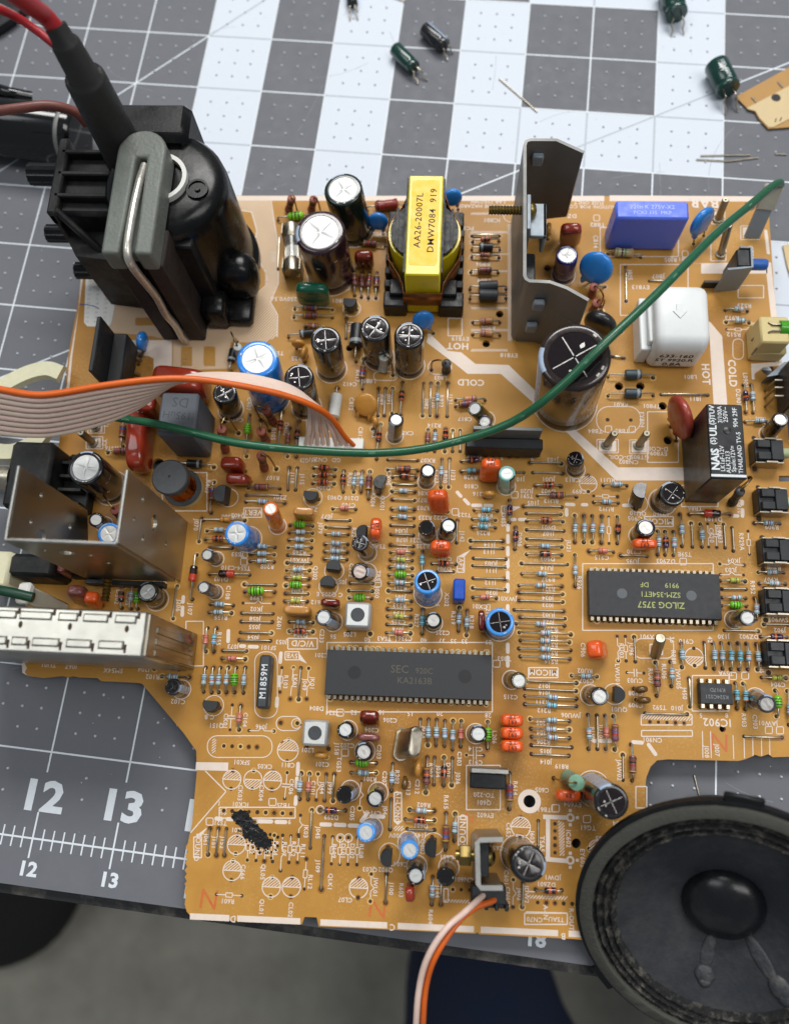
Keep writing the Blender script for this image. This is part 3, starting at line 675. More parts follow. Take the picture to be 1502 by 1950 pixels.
TV_ = '''A 545,440 D402;A 455,475 R105;A 585,790 J118;A 655,800 J115;A 1000,800 RX02;A 1055,800 RX03;A 1165,945 RX04;A 1230,970 QX01;A 1075,470 C812;A 1175,460 L202;A 1225,230 J089;A 1275,230 J091;A 855,420 R409;A 1010,260 C812;A 280,260 C407;A 1055,60 R417
B 415,260 J082;B 470,250 J120;B 525,240 R922;B 585,230 J121;B 495,780 C223;B 555,780 R820;B 605,770 J123;B 100,980 QX01;B 45,940 RX04;B 150,790 CX02;B 970,1090 D855
G 670,270 J142;G 1085,290 D906;G 500,720 C226;G 565,720 X202;G 350,870 R227;G 613,850 R219;G 742,880 R218;G 860,800 C218;G 75,560 TB51;G 62,670 J050;G 1430,340 JU21
F 785,210 J079;F 1030,240 R22;F 1020,380 R231;F 1010,510 C232;F 750,530 Q202;F 1210,530 TB51;F 1190,660 J050;F 495,890 Z601;F 800,980 C233;F 130,670 C108;F 65,1000 R155;F 1475,880 R227
I 730,370 R103;I 795,365 LK01;I 860,390 J049;I 915,380 JK01;I 440,640 C104;I 1395,870 C203;I 1090,850 J158;I 1110,960 TG53;I 1435,1060 C207;I 300,650 CK01
J 400,730 J033;J 905,765 L206;J 655,920 C303;J 500,1010 J034;J 575,1000 D201;J 640,1060 J036;J 85,860 C203;J 120,1050 C207;J 450,1000 R207;J 210,1050 R202
L 480,225 CK03;L 630,225 CK04;L 845,180 CK06;L 500,790 C666;L 640,790 QL05;L 630,1040 QL01;L 840,1060 CL02;L 565,610 RL02;L 620,620 RL05;L 680,630 RL03;L 735,620 RL04;L 795,625 RL07;L 860,625 RLK2;L 928,640 RL11;L 945,500 JK03;L 1030,510 J045;L 1150,640 RL09;L 1215,640 DL01;L 1280,640 DL02;L 1345,640 RL08;L 1030,750 J109;L 980,860 RL12;L 1120,860 QLK1;L 1440,900 JWL01;L 230,560 J061;L 288,580 J151;L 348,580 J152;L 1000,190 C101;L 1060,190 J044;L 1115,190 J999;L 1280,370 C205
M 190,110 C207;M 285,110 R202;M 365,190 C213;M 430,180 C212;M 575,70 J034;M 650,70 D201;M 715,140 J036;M 635,290 R615;M 465,610 Q602;M 1130,190 R614;M 1080,490 C652;M 1245,540 J603;M 1065,830 C601;M 1075,970 CN603;M 1155,950 J602;M 240,910 J100;M 125,880 JWL01;M 315,920 R603;M 570,930 J144;M 525,1110 R604;M 195,350 J04;M 1205,950 JDW2
N 245,440 IC602;N 325,550 EY603;N 95,470 TSA5;N 40,430 J603;N 115,860 A-IN;N 262,900 R-OUT;N 530,50 JAW02
K 198,125 C906;K 440,130 RU03;K 498,120 JU96;K 415,280 LWU01;K 625,290 RU07;K 710,260 RU06;K 795,310 JWU05;K 835,400 J450;K 770,170 R988;K 975,770 J008;K 1040,760 J007;K 1215,570 R903;K 1285,580 C903;K 425,880 JAW02;K 255,660 RU01;K 305,640 JU10;K 760,60 36;K 1000,60 42
H 175,530 R926;H 1200,270 R929A;H 1270,560 R952;H 1010,230 CK10;H 1060,240 JU33;H 100,300 JU21;H 1050,200 J093;H 195,955 C906;H 1040,710 902;H 1325,1060 R905
C 570,330 EY804;C 1180,190 DZ901;C 1185,880 D810;C 1225,80 L0901;E 1020,310 J206;E 1085,330 J107;E 1305,230 C108;E 1255,500 R155;E 675,260 D302;E 735,270 R305;E 1290,970 CK01;E 1400,960 C104;D 1120,900 J070;D 1190,680 R403;D 610,325 Y1;D 600,430 Y2;P 500,820 J166;P 545,1110 R417;P 60,420 J155;Q 1285,400 GT806;Q 400,330 C814;Q 590,520 J805'''
for blk, rot in ((TXTS, 180), (TV_, -90)):
    for ent in blk.replace('\n', ';').split(';'):
        t, xy, s_ = ent.split(' ', 2); x, y = xy.split(',')
        T(t, float(x), float(y), s_, {'P': 26, 'Q': 26, 'D': 26, 'E': 26, 'N': 26, 'R': 26, 'S': 48, 'C': 28, 'H': 28, 'K': 28}.get(t, 31), rot)
T('K', 1045, 585, 'IC902', 48)
# red inspection stamps
mat('stamp_red', '#c66a35', 0.5)
STAMP = []
for t, x, y, h in (('L', 255, 985, 130), ('M', 145, 1050, 130), ('K', 1060, 710, 110), ('M', 800, 405, 70)):
    p_ = at(t, x, y); q = MB(); q.text('N', h/RUL[t][2]*mmpx(p_), TR(p_.x, p_.y, .012) @ RZ(-4), 0); STAMP.append(q)
# ================================================================== COMPONENT BUILDERS
mat('tin', '#b3ab9b', 0.36, 1.0, var=0.15)
mat('tin_dull', '#97907f', 0.46, 1.0, var=0.15)
BANDC = {'k': '#1a1614', 'n': '#5a2c1c', 'r': '#a8201c', 'o': '#d8702a', 'y': '#c8a92c', 'g': '#3c8c46', 'b': '#2f56a8', 'v': '#5b3a78', 'e': '#7d7f82', 'w': '#e6e4df', 'd': '#b8923c'}
for q, h in BANDC.items(): mat('band_'+q, h, 0.4, var=0.05)
KINDS_ = {  # body colour, length, diameter, gloss
    'b': ('#abc6d0', 3.2, 1.75), 'c': ('#7cc3d6', 3.2, 1.75), 'm': ('#7a4a46', 5.0, 2.25), 'm2': ('#8d5a4c', 3.5, 1.9), 'p': ('#cf7d6c', 3.0, 1.8), 'y': ('#b9b64e', 3.1, 1.8),
    'g': ('#6fbf24', 4.0, 2.5), 'g2': ('#79c52c', 5.4, 2.9), 'g3': ('#86d030', 6.2, 3.2), 'o': ('#c08a63', 4.6, 2.2), 'o2': ('#c98a3e', 3.3, 1.9), 'o3': ('#b39c78', 6.6, 3.2), 'm3': ('#8c3124', 8.5, 4.0), 'w': ('#c9c9c4', 8.6, 4.0)}
BSETS = {'b': ['nkrv', 'rvnd', 'krbn', 'enro', 'vbnk', 'nkov', 'yvnk'], 'c': ['nkkn', 'brkn', 'kkno'], 'm': ['nkod', 'ybrd', 'kkrd', 'vrbd'], 'm2': ['nkrd', 'oowd'], 'p': ['kk', 'nk', 'kr'], 'y': ['gkg', 'kgk'],
         'g': ['kkk', 'kkkk', 'nkk'], 'g2': ['kkkk'], 'g3': ['kkk'], 'o': ['vvod', 'kvod'], 'o2': ['ond'], 'o3': ['gkgd'], 'm3': ['k'], 'w': ['']}
for k_, v_ in KINDS_.items(): mat('body_'+k_, v_[0], 0.36 if k_[0] in 'bcmop' else 0.25, var=0.08, scale=900, coat=0.3)
mat('diode_glass', '#b4532c', 0.08, var=0.3, scale=900, coat=0.8); mat('diode_dark', '#2a1512', 0.1, var=0.3, coat=0.8); mat('diode_violet', '#4a2a52', 0.1, coat=0.8)
mat('diode_black', '#1d1f22', 0.35); mat('diode_band', '#8f9498', 0.4); mat('ferrite', '#3f4245', 0.5, bump=.2); mat('diode_red', '#c03a26', 0.15, coat=.6)
mat('diode_slate', '#36454d', 0.35)
BODY = {}
def axial_mesh(kind, bands):
    key = (kind, bands)
    if key in BODY: return BODY[key]
    mb = MB()
    if kind[0] in 'dDW' :
        if kind in ('d', 'dv', 'd2'):
            L_, r_ = (3.7, .95) if kind != 'd2' else (5.2, 1.25)
            prof = [(r_*.35, -L_/2), (r_*.8, -L_/2+.15), (r_, -L_/2+.5), (r_, -L_*.18), (r_, L_*.05), (r_, L_*.22), (r_, L_*.34), (r_, L_/2-.5), (r_*.8, L_/2-.15), (r_*.35, L_/2)]
            ms = {'d': [0, 0, 0, 1, 0, 1, 0, 0, 0], 'dv': [2, 2, 2, 1, 0, 1, 2, 2, 2], 'd2': [1, 1, 1, 1, 3, 3, 3, 3, 3]}[kind]
            if bands == 'x': ms = [1, 1, 1, 0, 1, 1, 0, 0, 0] if kind != 'd2' else ms
            mats_ = [MATS['diode_glass'], MATS['diode_dark'], MATS['diode_violet'], MATS['diode_red']]
        elif kind in ('D', 'Ds', 'D2'):
            L_, r_ = {'D': (4.8, 1.4), 'Ds': (5.2, 1.6), 'D2': (8.0, 2.4)}[kind]
            prof = [(r_*.9, -L_/2), (r_, -L_/2+.12), (r_, L_*.22), (r_, L_*.38), (r_, L_/2-.12), (r_*.9, L_/2)]
            ms = [0, 0, 1, 0, 0]; mats_ = [MATS['diode_slate' if kind == 'Ds' else 'diode_black'], MATS['diode_band']]
        else:
            L_, r_ = 6.4, 1.9
            prof = [(r_*.85, -L_/2), (r_, -L_/2+.2), (r_, L_/2-.2), (r_*.85, L_/2)]; ms = 0; mats_ = [MATS['ferrite']]
        mb.lathe(prof, 12, ms, RY(90))
    else:
        col, L_, dm = KINDS_[kind]; r_ = dm/2
        if kind == 'w': prof = [(r_*.7, -L_/2), (r_, -L_/2+.4), (r_, L_/2-.4), (r_*.7, L_/2)]; ms = 0
        elif kind[0] == 'g':
            N_ = 15; prof = []; ms = []
            for i in range(N_+1):
                x = -1+2*i/N_; prof.append((max(.22, r_*(1-abs(x)**3.2)**.5), x*L_/2))
            ms = [0]*N_
            for i, bnd in enumerate(bands): ms[[4, 7, 10, 12][i] if len(bands) < 4 else [3, 6, 8, 11][i]] = i+1
        else:
            xs = [-.5, -.46, -.38, -.33, -.24, -.15, -.07, .02, .10, .19, .27, .36, .42, .47, .5]
            rs = [.45, .85, 1.0, 1.0, .95, .86, .86, .86, .86, .86, .86, .95, 1.0, .85, .45]
            prof = [(r_*b_, x*L_) for x, b_ in zip(xs, rs)]; ms = [0]*14
            for i, bnd in enumerate(bands): ms[[2, 5, 7, 11][i]] = i+1
        mats_ = [MATS['body_'+kind]] + [MATS['band_'+q] for q in bands]
        mb.lathe(prof, 12, ms, RY(90))
    me = mesh_from(mb.v, mb.f, mb.m, mats_, 'axial_body')
    BODY[key] = (me, L_, r_)
    return BODY[key]
NAMES_ = {'b': 'resistor', 'c': 'resistor', 'm': 'resistor', 'm2': 'resistor', 'o': 'resistor', 'o2': 'resistor', 'o3': 'resistor', 'm3': 'resistor', 'w': 'resistor', 'p': 'axial_capacitor', 'y': 'axial_capacitor',
          'g': 'inductor', 'g2': 'inductor', 'g3': 'inductor', 'd': 'diode', 'dv': 'diode', 'd2': 'diode', 'D': 'diode', 'Ds': 'diode', 'D2': 'diode', 'W': 'ferrite_bead'}
def axial(t, kind, x1, y1, x2, y2, f_=.5, bands=None):
    a, b = at(t, x1, y1), at(t, x2, y2)
    if bands is None: bands = random.choice(BSETS[kind]) if kind in BSETS else random.choice(['', 'x'])
    me, L_, r_ = axial_mesh(kind, bands)
    u = (b-a); D_ = u.length; u.normalize()
    z = r_+.15+random.uniform(0, .7)
    c = a+u*D_*f_; c.z = z
    if random.random() < .5 and kind not in ('D2',): flip = math.pi
    else: flip = 0
    o = link(NAMES_[kind], me, BOARD, c, math.atan2(u.y, u.x)+flip+random.uniform(-.07, .07))
    for e, sgn in ((a, -1), (b, 1)):
        s0 = c+u*sgn*(L_/2-.2)
        if sgn*(e-s0).dot(u) < .6: e = s0+u*sgn*1.0; e.z = 0
        k = Vector((e.x, e.y, z-.05))
        mb = MB(); mb.tube([s0, k-u*sgn*.55, k-u*sgn*.12+Vector((0, 0, -.22)), Vector((e.x, e.y, z-.7 if z > 1 else .2)), Vector((e.x, e.y, -.3))], .29, 7)
        ob = mb.build('lead', MATS['tin'], None, loc=c)
        ob.parent = o; ob.location = (0, 0, 0); ob.matrix_parent_inverse = Matrix.Rotation(-(o.rotation_euler[2]), 4, 'Z')
        hole(e)
    return o
def jumper(t, x1, y1, x2, y2):
    a, b = at(t, x1, y1), at(t, x2, y2); u = (b-a).normalized(); z = random.uniform(.45, .75)
    mb = MB(); sag = random.uniform(-.12, .25); m_ = (a+b)/2
    mb.tube([a+Vector((0, 0, -.3)), a+Vector((0, 0, z-.35)), a+u*.4+Vector((0, 0, z)), m_+Vector((0, 0, z+sag)), b-u*.4+Vector((0, 0, z)), b+Vector((0, 0, z-.35)), b+Vector((0, 0, -.3))], .31, 8)
    mb.build('jumper_wire', MATS['tin'], BOARD, loc=(m_.x, m_.y, 0))
    hole(a); hole(b)
mat('vres_cap', '#8c4638', 0.5, var=.12); mat('bead_white', '#b9bdb8', .4); mat('bead_green', '#6f9a80', .4); mat('bead_black', '#2a2b2d', .45); mat('lead_gold', '#9a8156', .35, 1.0)
def standing(t, tx, ty, bx, by, hx, hy, col='vres_cap', r_=1.5, bands=True, lab=None):
    """axial part mounted upright, its upper lead bent over to a second hole"""
    b = at(t, bx, by); h = min(max(rise(b, t, tx, ty), 6.5), 16); tp = at(t, tx, ty, h)
    ax = (tp-b); L_ = ax.length
    mb = MB()
    prof = [(r_*.5, 0), (r_, .3), (r_, L_*.18), (r_*.85, L_*.22), (r_*.85, L_*.36), (r_*.85, L_*.44), (r_*.85, L_*.6), (r_*.85, L_*.76), (r_, L_*.8), (r_, L_-.3), (r_*.6, L_)]
    mb.lathe(prof, 14, [0, 0, 0, 0, 1 if bands else 0, 0, 1 if bands else 0, 0, 0, 0], axis_matrix(b+Vector((0, 0, .6)), ax))
    o = mb.build('resistor', [MATS[col], MATS['band_k'] if col != 'bead_green' else MATS['band_e']], BOARD, loc=b)
    if lab: tag(o, lab)
    e = at(t, hx, hy); m2 = MB()
    tz = tp+Vector((0, 0, .6)); side = Vector((e.x-tp.x, e.y-tp.y, 0))
    m2.tube(arc_pts([tz-Vector((0, 0, .6)), tz+Vector((0, 0, .9))+side*.12, tz+side*.5+Vector((0, 0, 1.3)), tz+side*.92+Vector((0, 0, -.4)), Vector((e.x, e.y, h*.5)), Vector((e.x, e.y, -.3))], 3), .3, 7)
    m2.build('lead', MATS['lead_gold'], o, loc=b); hole(e, .7); hole(b, .7)
    return o

# ---- electrolytic capacitors
for n_, h_ in (('black', '#17181a'), ('brownblack', '#241714'), ('maroon', '#2c1a20'), ('greenblack', '#122320'), ('blue', '#2783dc'), ('lightblue', '#4798e6'), ('orange', '#cf651c'), ('navy', '#1b1d63'), ('cyan', '#86c4bb'), ('olive', '#3a3418'), ('grey', '#3c3b42'), ('green', '#0c3a31')):
    mat('sleeve_'+n_, h_, .22, var=.08, scale=400, coat=.5, bump=.03)
mat('sleeve_stripe', '#9fb0c6', .3, var=.1); mat('sleeve_print', '#c9c4bd', .4); mat('sleeve_gold', '#9c8f4a', .3)
mat('can_bright', '#cfd0ce', .5, .6, var=.04, scale=2000, bump=.05); mat('can_mirror', '#1b1417', .09, 0.0, var=.2, coat=.25, spec=.5); mat('can_satin', '#c4c1bd', .4, .7, var=.1, bump=.15); mat('can_pink', '#f0d9cc', .35, 1.0, var=.05)
mat('can_dark', '#15110f', .12, 0.0, var=.2, coat=.6)
TOPM = {'w': 'can_bright', 'x': 'can_mirror', 's': 'can_bright', 'g': 'can_satin', 'k': 'can_dark', 'p': 'can_pink'}
def can_top(rt, kind, ang):
    tk = random.uniform(.0, .03)
    def random_tilt(): return tk
    mb = MB(); n = 40; rings = [0, .12, .25, .4, .55, .7, .85, .95, 1.0]
    vs = [(0, 0, 0)]; fs = []
    for q in rings[1:]:
        for i in range(n):
            th = 2*math.pi*i/n; x, y = q*math.cos(th-ang), q*math.sin(th-ang)
            dz = 0
            if kind in 'wxk':
                dmin = min(abs(x), abs(y))
                dz = (-.16 if kind == 'w' else -.02)*math.exp(-(dmin/.06)**2)*(1 if q < .93 else .2)
                dz += (random_tilt() if kind != 'w' else .06)*(min(abs(x), abs(y))*1.6) * (1 if q < .9 else .3)
            else: dz = .04*math.sin(7*x+3*y)*(1-q)
            vs.append((q*rt*math.cos(th), q*rt*math.sin(th), dz*rt/3.0))
    for i in range(n):
        j = (i+1) % n; fs.append((0, 1+i, 1+j))
        for k in range(len(rings)-2): fs.append((1+k*n+i, 1+(k+1)*n+i, 1+(k+1)*n+j, 1+k*n+j))
    mb.add(vs, fs); mb.ang = ang
    return mb
def ecap(t, tx, ty, r_, bx, by, col='black', top='x', h=None, stripe=None, lab=None, sm='sleeve_stripe', mark=True, txt=None, a0=None):
    b = at(t, bx, by)
    if h is None: h = rise(b, t, tx, ty, 5)
    tp = at(t, tx, ty, h)
    R_ = r_/RUL[t][2]*mmpx(tp)
    ax = (tp-b); L_ = ax.length
    lim = math.tan(math.radians(22))*h
    if ax.xy.length > lim:                                   # keep leaning parts plausible
        b = b + Vector((ax.x, ax.y, 0))*(1-lim/ax.xy.length); ax = tp-b; L_ = ax.length
    M = axis_matrix(b, ax)
    if stripe is None: stripe = random.uniform(0, 360)
    n = 40; s0 = int(stripe/360*n); wn = 5 if R_ > 4 else 6
    def segm(k, i): return 1 if (i-s0) % n < wn and 1 <= k <= 8 else 0
    fr = .74 if R_ > 3.4 else .70
    prof = [(R_*.97, .15), (R_, .5), (R_, L_*.10), (R_*.955, L_*.13), (R_, L_*.16), (R_, L_*.6), (R_, L_-1.0), (R_*.985, L_-.5), (R_*.94, L_-.15), (R_*.86, L_), (R_*fr, L_-.02), (R_*(fr-.03), L_-.35)]
    mb = MB(); mb.lathe(prof, n, 0, M, cap1=False, segm=segm)
    o = mb.build('electrolytic_capacitor', [MATS['sleeve_'+col], MATS[sm]], BOARD, loc=b)
    if lab: tag(o, lab)
    ct = can_top(R_*(fr-.01), top, math.radians(a0 if a0 is not None else random.uniform(0, 90)))
    m2 = MB(); m2.add(ct.v, ct.f, 0, M @ TR(0, 0, L_-.18))
    if top == 'x':                                                # scored vent cross catching the light
        rt_ = R_*(fr-.01); ws = max(.06, rt_*.02)
        for k in range(4):
            a_ = ct.ang+k*math.pi/2; d1 = Vector((math.cos(a_), math.sin(a_), 0)); n1 = Vector((-d1.y, d1.x, 0))
            m2.add([d1*rt_*.06-n1*ws, d1*rt_*.93-n1*ws*.8, d1*rt_*.93+n1*ws*.8, d1*rt_*.06+n1*ws], [(0, 1, 2, 3)], 1, M @ TR(0, 0, L_-.14))
        m2.disc((0, 0), 0, 0, 3) if False else None
        for k in range(3):                                        # pale patches painted in place of lamp glints
            a_ = random.uniform(0, 6.28); q_ = rt_*random.uniform(.45, .8); c_ = Vector((q_*math.cos(a_), q_*math.sin(a_), 0)); w_ = rt_*random.uniform(.05, .13)
            m2.add([c_+Vector((w_*random.uniform(.5, 1.6)*math.cos(t_*1.05), w_*random.uniform(.5, 1.2)*math.sin(t_*1.05), 0)) for t_ in range(6)], [tuple(range(6))], 1, M @ TR(0, 0, L_-.12))
    m2.build('can_top', [MATS[TOPM[top]], MATS['can_satin']], o, loc=b, ang=60)
    # printed value on the sleeve: small marks wrapped round the side and rim
    m3 = MB()
    for k in range(7 if R_ > 3 else 4):
        a = math.radians(stripe+70+random.uniform(0, 220)); zz = L_*random.uniform(.25, .85); wz = random.uniform(.5, 1.2); wa = random.uniform(.06, .14)
        rr = R_*1.004
        m3.add([(rr*math.cos(a+d1), rr*math.sin(a+d1), zz+d2) for d1, d2 in ((-wa, 0), (wa, 0), (wa, wz*.35), (-wa, wz*.35))], [(0, 1, 2, 3)], 0, M)
    for k in range(3):
        a = math.radians(stripe+90+random.uniform(0, 180)); zz = L_+.012
        m3.add([(rr*math.cos(a+d1), rr*math.sin(a+d1), L_-.02+.03) for rr, d1 in ((R_*.80, -.07), (R_*.86, -.07), (R_*.86, .07), (R_*.80, .07))], [(0, 1, 2, 3)], 0, M)
    m3.build('sleeve_print', MATS['sleeve_print'], o, loc=b, smooth=False)
    for s_ in (-1, 1):
        q = M @ Vector((s_*R_*.45, 0, 0)); m4 = MB(); m4.tube([q+Vector((0, 0, .3)), Vector((q.x, q.y, -.3))], .3, 6); m4.build('lead', MATS['tin'], o, loc=b)
    if mark:
        SILK.disc(b, R_+.55, ZS, 30, 0, r0=R_+.28)
        hatch([circle_pts(Vector((b.x, b.y, 0)), R_+.4, random.choice((0, 90, 180, 270)), random.choice((180, 180)))], .62, .24, 40) if False else None
    return o

# ---- dipped film capacitors, discs, transistors
for n_, h_, rg in (('film_orange', '#e45a1c', .25), ('film_brown', '#6c2012', .16), ('film_red', '#8e2f1c', .18), ('film_green', '#0c5740', .16), ('film_tan', '#b8813e', .3), ('film_maroon', '#7d4540', .3), ('disc_blue', '#2a7fd0', .22), ('disc_red', '#9a3a2a', .4), ('disc_black', '#1c1c1d', .4), ('disc_tan', '#b57e31', .35), ('disc_dark', '#5f4318', .3)):
    mat(n_, h_, rg, var=.08, scale=500, coat=.5, bump=.04)
mat('ink_black', '#1a1210', .6); mat('ink_white', '#d8dde0', .6); mat('ink_grey', '#8a8d90', .6)
def film(t, tx, ty, bx, by, wpx, tpx, col, rot=0, h=None, e1=.45, e2=.5, txt=None, name='film_capacitor', lab=None, lift=.8, ts=1.15):
    """upright dipped capacitor: seen top centre, foot centre, width and thickness in ruler pixels"""
    b = at(t, bx, by); h = h or min(rise(b, t, tx, ty, 4), 18)
    tp = at(t, tx, ty, h); k = mmpx(tp)/RUL[t][2]
    W_, T_ = wpx*k, tpx*k
    ax = tp-b
    if ax.xy.length > .45*h: ax = Vector((ax.x, ax.y, 0))*(.45*h/ax.xy.length)+Vector((0, 0, h)); b = tp-ax
    M = axis_matrix(b, ax, (math.cos(math.radians(rot)), math.sin(math.radians(rot)), 0))
    mb = MB(); mb.ellip(W_/2, T_/2, (ax.length-lift)/2, e1, e2, 24, 12, 0, M @ TR(0, 0, lift+(ax.length-lift)/2))
    o = mb.build(name, MATS[col], BOARD, loc=b, ang=70)
    if lab: tag(o, lab)
    for s_ in (-1, 1):
        q = M @ Vector((s_*W_*.32, 0, lift+.6)); e = b+Vector((M[0][0], M[1][0], 0))*s_*W_*.34
        m2 = MB(); m2.tube([q, Vector((e.x, e.y, .2)), Vector((e.x, e.y, -.3))], .3, 6); m2.build('lead', MATS['tin'], o, loc=b); hole(e)
    if txt:
        m2 = MB()
        for i, s_ in enumerate(txt): m2.text(s_, ts, M @ TR(0, (0.75-1.5*i) if len(txt) > 1 else 0, ax.length+.03), 0, bold=.01)
        m2.build('printed_value', MATS['ink_black'], o, loc=b, smooth=False)
    return o
def discap(t, cx_, cy_, bx, by, rpx, col, az=0, thick=2.6, zc=None, lab=None, tilt=0):
    """round disc standing on edge; az = direction its flat face looks to"""
    b = at(t, bx, by)
    zc = zc or rise(b, t, cx_, cy_, 2.5, 25)
    c = at(t, cx_, cy_, zc); R_ = rpx/RUL[t][2]*mmpx(c)
    M = TR(*c) @ RZ(az) @ RX(90+tilt)
    mb = MB(); mb.ellip(R_, R_, thick/2, .75, 1.0, 26, 10, 0, M)
    for s_ in (-1, 1):
        x = s_*min(2.5, R_*.5)
        mb.tube([M @ Vector((x*.9, -R_*.6, 0)), M @ Vector((x, -R_*1.0, 0)), M @ Vector((x, -R_*1.2, 0))], [thick*.38, thick*.3, .4], 8)
    o = mb.build('ceramic_disc_capacitor', MATS[col], BOARD, loc=b, ang=70)
    if lab: tag(o, lab)
    for s_ in (-1, 1):
        q = M @ Vector((s_*min(2.5, R_*.5), -R_*1.1, 0)); e = b+(RZ(az) @ Vector((s_*min(2.5, R_*.5), 0, 0)))
        m2 = MB(); m2.tube([q, Vector((e.x, e.y, .3)), Vector((e.x, e.y, -.3))], .3, 6); m2.build('lead', MATS['tin_dull'], o, loc=b); hole(e)
    return o
mat('epoxy_black', '#232527', .45, var=.15, bump=.15, bscale=4000); mat('epoxy_shiny', '#26282a', .2, var=.1)
def to92(t, tx, ty, bx, by, rot=0, h=7.0, k=1.0, shiny=False):
    b = at(t, bx, by); tp = at(t, tx, ty, h)
    ax = tp-b
    if ax.xy.length > .4*h: ax = Vector((ax.x, ax.y, 0))*(.4*h/ax.xy.length)+Vector((0, 0, h)); b = tp-ax
    M = axis_matrix(b, ax, (math.cos(math.radians(rot)), math.sin(math.radians(rot)), 0))
    R_ = 2.35*k
    poly = [(R_*math.cos(math.radians(a)), R_*math.sin(math.radians(a))) for a in range(-25, 206, 15)]
    mb = MB(); p2 = [(x*.93, y*.93+.03) for x, y in poly]; n = len(poly); z0, z1 = 2.0, ax.length
    vs = [(x, y, z0) for x, y in poly]+[(x, y, z1-.35) for x, y in poly]+[(x, y, z1) for x, y in p2]
    fs = [tuple(range(n))[::-1], tuple(range(2*n, 3*n))]+[(k_*n+i, k_*n+(i+1) % n, (k_+1)*n+(i+1) % n, (k_+1)*n+i) for k_ in (0, 1) for i in range(n)]
    mb.add(vs, fs, 0, M)
    o = mb.build('transistor', MATS['epoxy_shiny' if shiny else 'epoxy_black'], BOARD, loc=b, ang=25)
    for s_ in (-1, 0, 1):
        q = M @ Vector((s_*1.27, .5, 2.2)); e = b+(RZ(rot) @ Vector((s_*1.9, .5, 0)))
        m2 = MB(); m2.tube([q, Vector((e.x, e.y, .8)), Vector((e.x, e.y, -.3))], .28, 6); m2.build('lead', MATS['tin_dull'], o, loc=b); hole(e)
    SILK.disc(b, 3.2, ZS, 26, 0, r0=2.95)
    return o

